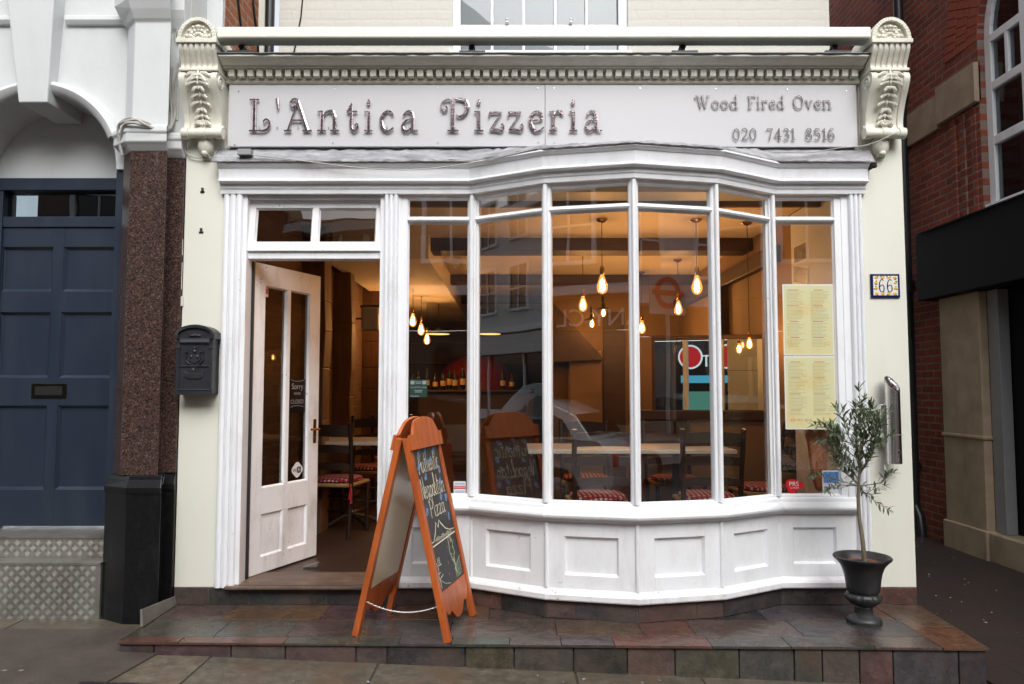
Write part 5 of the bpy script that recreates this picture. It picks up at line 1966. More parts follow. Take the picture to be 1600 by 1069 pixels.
def twig(pts, r0, density, ll):
    pts = smooth_pts([tuple(p) for p in pts], 5)
    mbr.tube(pts, [r0 * (1 - .75 * i / (len(pts) - 1)) for i in range(len(pts))], 5)
    pts = [Vector(p) for p in pts]
    tot = sum((pts[i + 1] - pts[i]).length for i in range(len(pts) - 1))
    n_ = max(3, int(tot * density))
    for k in range(n_):
        t = .12 + .88 * k / max(1, n_ - 1)
        i = min(int(t * (len(pts) - 1)), len(pts) - 2)
        p = pts[i].lerp(pts[i + 1], t * (len(pts) - 1) - i)
        ax_ = (pts[i + 1] - pts[i]).normalized()
        a0 = k * 1.57 + ro.uniform(-.3, .3)
        o1 = ax_.orthogonal().normalized()
        o2 = ax_.cross(o1)
        for s in (0, math.pi):
            if ro.random() < .08:
                continue
            d = (o1 * math.cos(a0 + s) + o2 * math.sin(a0 + s)) * ro.uniform(.6, 1.0) + ax_ * ro.uniform(.5, 1.0) + Vector((0, 0, ro.uniform(-.1, .25)))
            leaf(p, d, ll * ro.uniform(.7, 1.2), ro.choice(GREENS))
    leaf(pts[-1], pts[-1] - pts[-2], ll * .9, ro.choice(GREENS))


def along(t):
    i = min(int(t * (len(trunk) - 1)), len(trunk) - 2)
    return Vector(trunk[i]).lerp(Vector(trunk[i + 1]), t * (len(trunk) - 1) - i)


mains = []
for (t, dx, dy, dz) in ((.62, -.17, -.03, .24), (.66, -.12, .07, .30), (.70, .06, -.10, .33), (.73, .09, .02, .22), (.76, -.05, -.08, .36), (.80, .07, .08, .29), (.84, -.14, -.06, .17), (.86, .09, -.07, .18), (.90, -.07, .06, .24),
                        (.94, .06, -.04, .24), (1.0, .0, .0, .31), (.97, -.16, .0, .10), (1.0, .08, .03, .22), (.60, .14, -.06, .07), (.55, .10, .02, -.02)):
    s0 = along(t)
    e = s0 + Vector((dx, dy, dz))
    m_ = s0.lerp(e, .5) + Vector((dx * .25, dy * .25, -.01))
    low = t < .61 and dz < .1
    k_main = int(t * 100)
    twig([s0, m_, e], .0042, 48 if not low else 24, .056)
    for k in range(2 + (k_main % 2) if not low else 1):
        f = ro.uniform(.25, .9)
        p = s0.lerp(m_, f * 2) if f < .5 else m_.lerp(e, f * 2 - 1)
        d = Vector((dx * ro.uniform(.2, 1.2) + ro.uniform(-.09, .09), dy + ro.uniform(-.12, .12), dz * .4 + ro.uniform(-.03, .10)))
        d = d.normalized() * ro.uniform(.07, .15)
        twig([p, p + d * .5 + Vector((0, 0, .006)), p + d], .0022, 66, .054)
for (px, py, dx, dz) in ((1290, 700, -.06, .05), (1288, 745, -.07, .0), (1300, 760, -.05, -.02), (1310, 690, -.06, .1), (1330, 740, -.03, .05), (1372, 690, .03, .05), (1345, 680, 0, .1), (1320, 720, -.05, .06), (1370, 785, .03, -.03)):
    X, Z = on_wall(px, py, UYY)
    q = along(.72 if py < 730 else .6)
    mid_ = q.lerp(Vector((X, UYY, Z)), .6) + Vector((0, ro.uniform(-.05, .05), 0))
    twig([q, mid_, Vector((X + dx * .3, UYY + ro.uniform(-.08, .08), Z + dz * .3)), Vector((X + dx, UYY + ro.uniform(-.08, .08), Z + dz))], .003, 62, .045)
mbr.build('branch', 'bark', tr)
mlf.build('crown', 'leaf', ot, recalc=False)

# leaning offcut board at the left end of the step
mb = MB()
a, b = Vector((-2.112, -.47, .0)), Vector((-2.112, .0, .0))
mb.hexa([(-2.050, -.44, .002), (-2.034, -.44, .002), (-2.040, -.002, .002), (-2.056, -.002, .002), (-2.068, -.41, .088), (-2.056, -.41, .090), (-2.054, -.002, .052), (-2.0655, -.002, .050)])
tag(mb.build('leaning_board', 'slab_grey', bevel=.003), 'grey board leaning against the black granite base beside the step', 'board')

# ================================================================== LEFT NEIGHBOUR: white stucco house with navy door
lb = thing('stucco_building', (-3.0, 0, 0), 'white stucco building with an arched navy panelled door and red granite pier', 'building')
ARC, ARZ, RO, RI = -2.99, 2.70, .575, .485
mb = MB()
arcp = [(ARC - RI * math.cos(math.pi * k / 28), ARZ + RI * math.sin(math.pi * k / 28)) for k in range(29)]
mb.prism([(-6.2, ARZ)] + arcp + [(-2.16, ARZ), (-2.16, 7.5), (-6.2, 7.5)], 0.0, .32, 'y')
mb.build('wall', 'stucco', lb, bevel=.003)
mb = MB()
mb.box(-6.2, ARC - RI - .02, .001, .40, -.2, ARZ - .001)
mb.box(-2.159, -2.0655, .015, .30, 2.765, 7.4)
mb.box(-2.0655, -1.96, .26, .5, 3.38, 7.0)
mb.build('pier_wall', 'stucco', lb)
# band course
mb = MB()
for xa, xb in ((-6.2, -3.19), (-2.85, -2.42)):
    mb.prism([(0, 3.63), (-.02, 3.635), (-.035, 3.66), (-.03, 3.69), (0, 3.70)], xa, xb, 'x')
mb.build('band_course', 'stucco', lb, bevel=.004)
# arch moulding
mb = MB()
N_ = 40
sect = [(RI - .004, .0), (RI - .004, -.03), (RI + .012, -.055), (RI + .045, -.07), (RI + .070, -.055), (RI + .080, -.02), (RI + .085, 0)]
vs_ = []
for k in range(N_ + 1):
    a = R(22) + (math.pi - R(44)) * k / N_
    for r, yy in sect:
        vs_.append((ARC - r * math.cos(a), yy, ARZ + r * math.sin(a)))
m_ = len(sect)
mb.add(vs_, [(k * m_ + i, k * m_ + i + 1, (k + 1) * m_ + i + 1, (k + 1) * m_ + i) for k in range(N_) for i in range(m_ - 1)])
mb.build('arch_moulding', 'stucco', lb, smooth=True)
mb = MB()
mb.hexa([(-3.085, -.085, 3.10), (-2.905, -.085, 3.10), (-2.905, .30, 3.10), (-3.085, .30, 3.10), (-3.19, -.125, 3.95), (-2.86, -.125, 3.95), (-2.86, .30, 3.95), (-3.19, .30, 3.95)])
mb.build('keystone', 'stucco', lb, bevel=.008)
mb = MB()
mb.box(-3.52, -2.42, .305, .33, 2.68, 3.32)
mb.build('tympanum', 'stucco', lb)
# columnar pier: granite base, shaft, cap, upper pier


def poly_off(pts, d):
    out = []
    for i, p in enumerate(pts):
        out.append((p[0] * 1.0 + (-d if i in (0, 1) else (0 if i < len(pts) - 3 else 0)), p[1] - (d if 0 < i < len(pts) - 1 else 0)))
    return out


base = [(-2.46, .30), (-2.46, -.085), (-2.275, -.190), (-2.072, -.190), (-2.14, -.028), (-2.0665, -.026), (-2.0665, .05), (-2.30, .30)]
shaft = [(-2.43, .30), (-2.43, -.055), (-2.335, -.155), (-2.112, -.155), (-2.17, -.022), (-2.0675, -.018), (-2.0675, .05), (-2.30, .30)]


def grow(poly, d):
    return [(-2.46 + (p[0] + 2.46) * 1.0 - d if p[0] < -2.4 else p[0] - d * .3 if p[0] < -2.2 else p[0] + (d * .35 if p[1] < -.1 else 0), p[1] - (d if p[1] < 0 else 0)) for p in poly]


def sect_stack(mb, poly, levels):
    """stack of the same outline grown by d at each z"""
    n_ = len(poly)
    vs_ = []
    for d, z in levels:
        vs_ += [(x, y, z) for x, y in grow(poly, d)]
    fs = [(j * n_ + i, j * n_ + (i + 1) % n_, (j + 1) * n_ + (i + 1) % n_, (j + 1) * n_ + i) for j in range(len(levels) - 1) for i in range(n_)]
    fs += [tuple(range(n_ - 1, -1, -1)), tuple((len(levels) - 1) * n_ + i for i in range(n_))]
    mb.add(vs_, fs)


mb = MB()
sect_stack(mb, base, [(0, -.12), (0, .685), (.006, .70), (.006, .73), (-.012, .775), (-.02, .80)])
mb.build('granite_base', 'black_granite', lb, bevel=.005)
mb = MB()
sect_stack(mb, shaft, [(0, .7985), (0, 2.775)])
mb.build('granite_shaft', 'granite', lb, bevel=.004)
mb = MB()
sect_stack(mb, shaft, [(.0, 2.765), (.03, 2.80), (.045, 2.815), (.045, 2.86), (.055, 2.875), (.05, 2.91), (.02, 2.925)])
mb.build('capital', 'stucco', lb, bevel=.006)
mb = MB()
sect_stack(mb, shaft, [(.0, 2.92), (.0, 3.58), (.015, 3.60), (.04, 3.65), (.06, 3.70), (.06, 3.78), (0, 3.84), (0, 7.3)])
mb.build('upper_pier', 'stucco', lb, bevel=.006)

# door set
DY = .30


def dz(py):
    return on_wall(100, py, DY)[1]


def dx(px):
    return on_wall(px, 560, DY)[0]


zd0, zd1, zt1, zf1, zl1 = dz(822), dz(356), dz(339), dz(299), dz(280)
DXR = dx(189)
DXL = 2 * ARC - DXR - .02
mb = MB()
mb.box(DXL - .08, DXR + .08, DY - .03, DY + .12, zf1, zl1)
mb.box(DXL, DXR, DY - .012, DY + .12, zd1 + .002, zt1)
mb.box(DXR, DXR + .08, DY - .02, DY + .12, zd0 - .15, zf1 - .001)
mb.box(DXL - .08, DXL, DY - .02, DY + .12, zd0 - .15, zf1 - .001)
mb.build('door_frame', 'navy', lb, bevel=.004)
mb = MB()
mb.box(DXR + .08, -2.41, .02, DY + .12, -.1, ARZ)
mb.build('door_reveal', 'navy', lb)
mb = MB()
mb.box(DXL, DXR, DY + .03, DY + .034, zt1, zf1)
mb.build('fanlight', 'glass_dark', lb)
mb = MB()
mb.box(DXL - .1, DXR + .1, DY + .5, DY + .52, zt1 - .2, zf1 + .2)
mb.build('hall_wall', 'dark_plaster', lb)
mb = MB()
mx0, mx1 = dx(76), dx(93)
pxr = dx(174)
pxl = mx0 - (pxr - mx1)
rowsz = [(dz(455), dz(386)), (dz(590), dz(488)), (dz(765), dz(634))]
mb.box(pxr, DXR - .002, DY, DY + .05, zd0, zd1)
mb.box(DXL + .002, pxl, DY, DY + .05, zd0, zd1)
mb.box(mx0, mx1, DY, DY + .05, zd0, zd1)
edges = [zd0] + [q for r in rowsz[::-1] for q in r] + [zd1]
for xa, xb in ((pxl, mx0), (mx1, pxr)):
    for k in range(0, len(edges), 2):
        mb.box(xa, xb, DY + .0005, DY + .0495, edges[k], edges[k + 1])
    for za, zb_ in rowsz:
        mb.box(xa - .004, xb + .004, DY + .022, DY + .04, za - .004, zb_ + .004)
        s = .018
        mb.prism([(DY + .004, za), (DY + .023, za), (DY + .023, za + s)], xa, xb, 'x')
        mb.prism([(DY + .004, zb_), (DY + .023, zb_), (DY + .023, zb_ - s)], xa, xb, 'x')
        mb.prism([(xa, DY + .004), (xa, DY + .023), (xa + s, DY + .023)], za, zb_, 'z')
        mb.prism([(xb, DY + .004), (xb, DY + .023), (xb - s, DY + .023)], za, zb_, 'z')
nd_ = mb.build('navy_door', 'navy', lb, bevel=.002)
mb = MB()
lx0, lx1, lz0, lz1 = dx(52), dx(106), dz(622), dz(599)
mb.box(lx0, lx1, DY - .008, DY, lz0, lz1)
mb.build('letter_plate', 'dark_brass', nd_, bevel=.003)
mb = MB()
mb.box(lx0 + .025, lx1 - .025, DY - .0095, DY - .0078, lz0 + .02, lz1 - .02)
mb.build('letter_slot', 'dark_gap', nd_)
# checker plate steps
sx0, sx1 = ARC - .75, -2.462
stepz = [(on_wall(80, 880, -.10)[1], -.10), (on_wall(80, 838, .04)[1], .04)]
for (zt_, ys), ztop_below in zip(stepz, (-.07, stepz[0][0])):
    mb = MB()
    mb.box(sx0, sx1, ys, DY + .1, ztop_below - .1, zt_)
    # raised five-bar pattern on the riser
    ch = .0325
    r_ = 0
    z = ztop_below + .025 if ztop_below > -.05 else -.05
    while z < zt_ - .02:
        x = sx0 + .03
        c_ = 0
        while x < sx1 - .02:
            s = 1 if (r_ + c_) % 2 else -1
            for q in range(5):
                u = (q - 2) * .0056
                cx_, cz_ = x + u * .72, z + u * .72 * -s
                dx_, dz_ = .0105, .0105 * s
                wx, wz = .0014, -.0014 * s
                mb.add([(cx_ - dx_ - wx, ys - .0002, cz_ - dz_ - wz), (cx_ + dx_ - wx, ys - .0002, cz_ + dz_ - wz), (cx_ + dx_ + wx, ys - .0002, cz_ + dz_ + wz), (cx_ - dx_ + wx, ys - .0002, cz_ - dz_ + wz),
                        (cx_ - dx_ * .7, ys - .0012, cz_ - dz_ * .7), (cx_ + dx_ * .7, ys - .0012, cz_ + dz_ * .7)], [(0, 1, 5, 4), (2, 3, 4, 5), (1, 2, 5), (3, 0, 4)])
            x += ch
            c_ += 1
        z += ch
        r_ += 1
    mb.box(sx0, sx1, ys - .004, ys + .02, zt_ - .012, zt_ + .002)
    mb.build('checker_plate_step', 'checker', lb)
pl_ = MB()
X, Z = on_wall(182, 428, .27)
pl_.box(X - .012, X + .006, .25, .277, on_wall(182, 462, .27)[1], on_wall(182, 393, .27)[1])
tag(pl_.build('entry_phone', 'paper', bevel=.003), 'narrow white entry panel on the jamb beside the navy door', 'entry phone')
# cables down the joint between the buildings
cb = thing('cable_bundle', (-2.1, -.03, 3.0), 'bundle of old white cables looped over the granite capital and up the joint', 'cables')


def cable(pts, r):
    mb = MB()
    q = []
    for px, py, Y in pts:
        X, Z = on_wall(px, py, Y)
        q.append((X, Y, Z))
    mb.tube(smooth_pts(q, 5), r, 7)
    mb.build('cable', 'cable', cb, smooth=True)


cable([(276, -10, -.03), (272, 20, -.03), (281, 38, -.03), (274, 58, -.03), (283, 84, -.02), (272, 130, -.03), (267, 170, -.03), (262, 200, -.06)], .006)
cable([(284, -10, -.03), (281, 25, -.03), (277, 44, -.03), (284, 74, -.02), (277, 120, -.02), (270, 165, -.02), (268, 196, -.04), (255, 204, -.12), (220, 188, -.225), (200, 189, -.225), (186, 196, -.17), (187, 215, -.15), (191, 243, -.13)], .009)
cable([(270, 104, -.02), (266, 140, -.03), (268, 186, -.05), (259, 203, -.12), (230, 196, -.225), (207, 184, -.225), (189, 191, -.19), (184, 204, -.16), (188, 236, -.12)], .007)
cable([(279, 100, -.015), (275, 150, -.015), (272, 185, -.03), (262, 202, -.10), (240, 200, -.20), (210, 192, -.23), (193, 197, -.21), (190, 226, -.14)], .010)
mb = MB()
X, Z = on_wall(280, 105, -.01)
mb.tube([(X, -.012, Z - .35), (X, -.012, Z)], .016, 8)
mb.build('conduit', 'cable', cb, smooth=True)

# orange brick side wall of the house behind, seen over the awning
ob = thing('orange_brick_wall', (-2.0, .6, 3.4), 'patch of orange brick side wall rising behind the awning at left', 'brick wall')
mb = MB()
mb.box(-2.3, -1.955, .30, .985, 3.30, 7.2)
mb.build('wall', 'orange_brick', ob)
mb = MB()
mb.box(-1.957, -1.905, .94, 1.0, 3.38, 7.2)
mb.build('quoin', 'cream', ob)
mb = MB()
for (ya, za), (yb_, zb_) in (((.42, 4.4), (.60, 3.8)), ((.72, 4.5), (.93, 3.9))):
    mb.tube(smooth_pts([(-1.948, ya, za), (-1.945, (ya + yb_) / 2 - .03, (za + zb_) / 2), (-1.948, yb_, zb_), (-1.948, yb_ + .02, 3.4)], 4), .009, 6)
mb.build('cable', 'black', ob)

# ================================================================== RIGHT NEIGHBOUR across the alley: dark red brick
WX = 4.26
rb = thing('brick_building', (WX, 2, 0), 'dark red brick building across the alley with arched white window', 'building')
WY0, WY1, WZ0, SPR = .38, 2.0, 2.90, 4.50
WC, WR = (WY0 + WY1) / 2, (WY1 - WY0) / 2
mb = MB()
arcw = [(WC + WR * math.cos(math.pi * k / 24), SPR + WR * math.sin(math.pi * k / 24)) for k in range(25)]
# wall built round door and window openings
mb.prism([(15, -.4), (15, 9), (-1.6, 9), (-1.6, WZ0), (WY0, WZ0), (WY0, SPR)] + arcw[::-1][1:-1] + [(WY1, SPR), (WY1, WZ0), (WY1 + .02, WZ0 - .02), (2.05, 2.2), (2.05, -.4)], WX, WX + .35, 'x')
mb.box(WX, WX + .35, -1.6, -1.2, -.4, WZ0)
mb.box(WX + .35, WX + 9, -1.6, -1.2, -.4, 9)
mb.build('wall', 'red_brick', rb)
mb = MB()         # stepped brick jamb strips
for k, (ya, yb_) in enumerate(((2.36, 2.44), (2.22, 2.30), (2.06, 2.14))):
    mb.box(WX - .018 + .004 * k, WX + .002, ya, yb_, 2.9, 3.9)
mb.build('brick_jamb', 'red_brick', rb, bevel=.006)
mb = MB()
nv = 34
for ring, (ra, rb_, prd) in enumerate(((WR + .002, WR + .16, .004), (WR + .165, WR + .33, .008), (WR + .335, WR + .50, .012))):
    for k in range(nv + ring * 8):
        a0 = math.pi * (k + .05) / (nv + ring * 8)
        a1 = math.pi * (k + .95) / (nv + ring * 8)
        P4 = [(WC + r * math.cos(a), SPR + r * math.sin(a)) for r, a in ((ra, a0), (rb_, a0), (rb_, a1), (ra, a1))]
        mb.prism(P4, WX - prd, WX + .01, 'x')
mb.build('gauged_arch', 'gauged_brick', rb, bevel=.002)
mb = MB()
mb.box(WX - .045, WX + .02, 2.0, 2.62, 3.93, 4.30)
mb.box(WX - .03, WX + .02, 2.622, 9.0, 3.90, 4.24)
mb.build('stone_band', 'stone', rb, bevel=.006)
mb = MB()
fx0, fx1 = WX + .06, WX + .13
mb.box(fx0, fx1, WY1 - .085, WY1, WZ0, SPR)
mb.box(fx0, fx1, WY0, WY0 + .085, WZ0, SPR)
mb.box(fx0 - .05, fx1, WY0, WY1, WZ0 - .02, WZ0 + .07)
for r0, r1 in ((WR - .085, WR),):
    for k in range(24):
        a0, a1 = math.pi * k / 24, math.pi * (k + 1) / 24
        mb.prism([(WC + r * math.cos(a), SPR + r * math.sin(a)) for r, a in ((r0, a0), (r1, a0), (r1, a1), (r0, a1))], fx0, fx1, 'x')
for z, h in ((SPR - .02, .075), (SPR - .46, .075)):
    mb.box(fx0 + .001, fx1 - .001, WY0 + .08, WY1 - .08, z - h / 2, z + h / 2)
for yy in (1.49, .89):
    mb.box(fx0 + .002, fx1 - .002, yy - .04, yy + .04, WZ0 + .06, SPR + .55)
for yy in (1.71, 1.19, .66):
    mb.box(fx0 + .003, fx1 - .003, yy - .02, yy + .02, SPR - .45, SPR)
mb.box(fx0 + .0015, fx1 - .0015, 1.53, WY1 - .08, WZ0 + .60, WZ0 + .68)
wf = mb.build('arched_window', 'white', rb, bevel=.004)
mb = MB()
mb.prism([(WY0 + .02, WZ0 + .02), (WY1 - .02, WZ0 + .02)] + [(WC + (WR - .02) * math.cos(math.pi * k / 24), SPR + (WR - .02) * math.sin(math.pi * k / 24)) for k in range(25)], fx0 + .03, fx0 + .035, 'x')
mb.build('pane', 'glass_dark', wf)
mb = MB()
mb.box(WX + .5, WX + .52, WY0 - .3, WY1 + .3, WZ0 - .2, SPR + 1.2)
mb.build('blind', 'wall_grey', rb)
mb = MB()
mb.box(4.10, WX + .02, -1.7, 2.86, 2.20, 2.87)
mb.build('shop_fascia', 'shop_black', rb, bevel=.006)
mb = MB()
mb.prism([(4.07, 2.872), (WX, 2.93), (WX, 2.872)], -1.7, 2.80, 'y')
mb.build('fascia_capping', 'lead', rb)
mb = MB()
mb.box(WX - .06, WX + .02, 2.04, 2.66, -.2, 2.1985)
mb.box(WX - .085, WX + .02, 2.02, 2.68, -.25, .06)
mb.box(WX - .075, WX + .02, 2.025, 2.675, .86, .895)
mb.box(WX - .06, WX + .3, -1.5, 2.04, -.25, .05)
mb.build('stone_pier', 'stone', rb, bevel=.01)
mb = MB()
mb.box(WX + .021, WX + .12, 1.90, 2.045, .0505, 2.198)
mb.build('door_jamb', 'wall_grey', rb, bevel=.004)
mb = MB()
mb.box(WX + .13, WX + .345, -1.5, 2.047, .051, 2.895)
mb.build('dark_door', 'shop_black', rb)
mb = MB()
mb.tube([(WX - .06, 3.22, -.22), (WX - .06, 3.22, 8)], .048, 14)
for z in (2.35, .45, 4.4):
    mb.tube([(WX - .06, 3.22, z), (WX - .06, 3.22, z + .11)], .060, 14)
    mb.box(WX - .05, WX, 3.18, 3.26, z + .03, z + .08)
mb.tube([(WX - .06, 3.22, .1), (WX - .06, 3.14, .0), (WX - .06, 3.10, -.22)], .05, 12)
mb.build('downpipe', 'pipe_black', rb, smooth=True)

# ================================================================== INSIDE THE PIZZERIA (walls, floor and ceiling are parts of its building)
RX0, RX1, RY0, RY1, RZ0, RZ1 = -1.78, 2.22, .30, 8.2, .112, 2.705
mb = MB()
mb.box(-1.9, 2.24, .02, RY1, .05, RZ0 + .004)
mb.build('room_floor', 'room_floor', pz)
mb = MB()
mb.box(-1.9, 2.24, .30, RY1, RZ1, RZ1 + .05)
mb.prism([(-.7, .30), (-.7, .05), (-.22, .05), (.22, -.19), (.708, -.29), (1.20, -.19), (1.60, .05), (2.1, .05), (2.1, .30)], RZ1 + .001, RZ1 + .012, 'z')
mb.box(-1.70, -.75, 2.0, RY1, 2.48, RZ1 - .001)       # lowered ceiling along the left wall
mb.build('room_ceiling', 'ceiling', pz)
mb = MB()
mb.box(-1.95, RX0, .301, RY1, RZ0, RZ1)
mb.build('room_side_wall', 'room_brick', pz)
mb = MB()
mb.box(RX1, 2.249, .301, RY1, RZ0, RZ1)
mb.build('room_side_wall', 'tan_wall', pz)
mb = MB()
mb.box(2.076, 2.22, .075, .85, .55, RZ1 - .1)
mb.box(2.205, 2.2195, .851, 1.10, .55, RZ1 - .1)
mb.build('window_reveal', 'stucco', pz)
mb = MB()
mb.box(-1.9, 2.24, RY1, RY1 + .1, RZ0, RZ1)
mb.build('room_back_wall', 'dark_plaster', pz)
mb = MB()
mb.box(.55, 2.22, 5.2, 5.3, RZ0, RZ1)
mb.build('partition_wall', 'tan_wall', pz)
for ya, yb_, zb_ in ((2.15, 2.43, 2.585), (4.35, 4.55, 2.60), (6.35, 6.60, 2.60)):
    mb = MB()
    mb.box(RX0, RX1, ya, yb_, zb_, RZ1 - .002)
    mb.build('ceiling_beam', 'beam', pz, bevel=.008)
mb = MB()
mb.box(2.14, 2.2195, 1.45, 5.2, 2.36, 2.50)
mb.build('wall_plate_beam', 'beam', pz, bevel=.008)
mb = MB()
mb.box(2.10, 2.2195, 2.95, 3.12, RZ0, 2.36)
mb.build('timber_post', 'beam', pz, bevel=.01)
mb = MB()
c0, c1 = on_wall(890, 560, 4.8)[0], on_wall(940, 560, 4.8)[0]
mb.box(c0, c1, 4.80, 5.1, RZ0, 1.80)
mb.build('plaster_column', 'tan_wall', pz, bevel=.01)
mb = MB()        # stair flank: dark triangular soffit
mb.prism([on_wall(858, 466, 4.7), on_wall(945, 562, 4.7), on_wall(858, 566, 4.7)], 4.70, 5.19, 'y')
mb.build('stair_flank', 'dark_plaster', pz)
mb = MB()
mb.box(on_wall(943, 560, 5.18)[0], on_wall(976, 560, 5.18)[0], 5.16, 5.199, RZ0, on_wall(950, 488, 5.18)[1])
mb.build('inner_door', 'beam', pz)
for x0, x1, ya, yb_ in ((RX0, -1.58, 1.62, 1.86), (RX0, -1.60, 2.75, 2.95), (RX0, -1.55, 4.2, 4.45)):
    mb = MB()
    rr = random.Random(int(ya * 10))
    z = RZ0
    prev = (x1, ya, yb_)
    while z < RZ1 - .05:
        z2 = min(z + rr.uniform(.25, .5), RZ1 - .003)
        j = rr.uniform(-.012, .012)
        nxt = (x1 + j, ya + rr.uniform(-.01, .01), yb_ + rr.uniform(-.01, .01))
        mb.hexa([(x0, prev[1], z), (prev[0], prev[1], z), (prev[0], prev[2], z), (x0, prev[2], z), (x0, nxt[1], z2), (nxt[0], nxt[1], z2), (nxt[0], nxt[2], z2), (x0, nxt[2], z2)])
        prev = nxt
        z = z2
    mb.build('timber_post', 'post_wood', pz, bevel=.008)

# low screen with the wall mirror, set a little askew
SP, SQ = (1.06, 2.05), (2.2, 1.83)
Ms, Ls = frame_matrix(SP, SQ)
sc_ = local_thing('low_screen_wall', (SP[0], SP[1], 0), 'low tan screen wall with a dark rail behind the right hand tables', 'screen wall', rot=math.atan2(SQ[1] - SP[1], SQ[0] - SP[0]))
mb = MB()
mb.box(0, Ls, 0, .06, RZ0 + .005, 1.04)
mb.build('panel', 'tan_wall', sc_)
mb = MB()
mb.box(-.02, Ls, -.03, .08, 1.0405, 1.125)
mb.build('rail', 'beam', sc_, bevel=.006)
mi = local_thing('wall_mirror', (SP[0], SP[1], 1.13), 'large dark framed mirror standing on the low screen wall reflecting the street', 'mirror', rot=sc_.rotation_euler.z)
mb = MB()
mb.box(.22, Ls - .02, .02, .024, .0, .62)
mb.build('mirror_glass', 'mirror', mi)
mb = MB()
mb.box(.20, Ls - .02, .024, .045, -.004, .66)
mb.box(.19, .22, .008, .045, -.004, .66)
mb.box(.22, Ls - .02, .008, .045, .6205, .66)
mb.build('frame', 'beam', mi, bevel=.003)

# framed photographs on the window reveal, wood slice, wall speaker, smoke detector, camera
for k, (ya, yb_, za, zb_, til) in enumerate(((.56, .80, 2.22, 2.36, .0), (.53, .82, 2.03, 2.17, .06), (.50, .81, 1.86, 1.99, -.05), (.57, .75, 1.68, 1.84, .0))):
    o = thing('photo_print', (2.074, (ya + yb_) / 2, za), ('small dark photo print at the top of the white window reveal', 'grey photo print second from the top on the window reveal', 'grey photo print third from the top on the window reveal',
                                                           'lowest photo print on the window reveal just above the menus')[k], 'photo print', 'photo prints pinned on the window reveal')
    mb = MB()
    mb.hexa([(2.0735, ya, za), (2.0755, ya, za), (2.0755, yb_, za + til), (2.0735, yb_, za + til), (2.0735, ya, zb_), (2.0755, ya, zb_), (2.0755, yb_, zb_ + til), (2.0735, yb_, zb_ + til)])
    mb.build('paper', 'paper', o)
    mb = MB()
    g = .012
    mb.hexa([(2.0725, ya + g, za + g), (2.0734, ya + g, za + g), (2.0734, yb_ - g, za + g + til), (2.0725, yb_ - g, za + g + til), (2.0725, ya + g, zb_ - g), (2.0734, ya + g, zb_ - g), (2.0734, yb_ - g, zb_ + til - g), (2.0725, yb_ - g, zb_ + til - g)])
    mb.build('picture', 'photo', o)
mb = MB()
prf = smooth_pts([(1.93, .67), (1.90, .80), (1.885, .95), (1.87, 1.05), (1.93, 1.09), (2.02, 1.05), (2.01, .95), (1.995, .82), (2.02, .67)], 4)
mb.prism(prf, .11, .16, 'y')
tag(mb.build('wood_slice', 'log', bevel=.01), 'tall amber slice of bare wood standing inside the right hand window', 'wood slice')
ts = thing('wall_speaker', (-1.2, 4.1, 2.0), 'pale box loudspeaker hung on the left inside wall past the door', 'loudspeaker')
X, Z = on_wall(577, 497, 3.4)
mb = MB()
mb.box(X - .09, X + .10, 3.4, 3.55, Z - .13, Z + .12)
mb.build('cabinet', 'wall_grey', ts, bevel=.02)
mb = MB()
mb.box(X - .25, X - .09, 3.46, 3.49, Z - .01, Z + .01)
mb.box(X - .11, X + .10, 3.45, 3.48, Z + .12, Z + .145)
mb.build('bracket', 'black_iron', ts)
X, Z = on_wall(708, 421, 3.55)
sd_ = thing('smoke_detector', (X, 3.55, RZ1), 'round white smoke detector on the cream ceiling', 'smoke detector')
mb = MB()
mb.lathe([(.075, 0), (.075, -.02), (.06, -.03), (.035, -.035), (.034, -.05), (.002, -.055)], X, 3.55, RZ1 - .001, 20)
mb.build('housing', 'paper', sd_, smooth=True)
X, Z = on_wall(495, 408, 1.2)
cm = thing('ceiling_camera', (X, 1.2, Z), 'small black security camera on the ceiling inside the doorway', 'security camera')
mb = MB()
mb.sphere((X, 1.2, RZ1 - .14), (.05, .05, .045), 14, 8)
mb.build('dome', 'black', cm, smooth=True)
mb = MB()
mb.tube([(X, 1.2, RZ1 - .11), (X, 1.2, RZ1)], .03, 10)
mb.build('mount', 'black', cm)
pf = thing('picture_frame', (RX0 + .03, 2.3, 1.9), 'pale framed picture on the brick wall beyond the open door', 'picture')
mb = MB()
mb.box(RX0, RX0 + .02, 2.15, 2.5, 1.75, 2.1)
mb.build('frame', 'paper', pf)
mb = MB()
mb.box(RX0 + .0205, RX0 + .022, 2.2, 2.45, 1.8, 2.05)
mb.build('print', 'photo', pf)

# pendant bulbs
LAMPS = [(941, 447, 1.40, 345, 'large bare bulb hanging high in the third bay pane'), (1089, 448, 1.40, 345, 'large bare bulb hanging high in the fourth bay pane'),
         (911, 477, 2.85, 0, 'smaller bare bulb just left of the highest bulb in the third pane'), (1060, 483, 3.3, 0, 'smaller bare bulb lower left of the large bulb in the fourth pane'),
         (1003, 513, 4.15, 0, 'small bare bulb just right of the central mullion'),
         (645, 502, 4.0, 0, 'first bare bulb of three behind the left flat window, highest hung'), (658, 516, 4.65, 0, 'middle bare bulb of the three behind the left flat window'), (667, 531, 5.4, 0, 'lowest bare bulb of the three beside the yellow lamp'),
         (1171, 538, 1.50, .62, 'lowest and smallest bare bulb, standing in for one reflected in the mirror')]  # last bulb is added in place of a bulb's mirror reflection


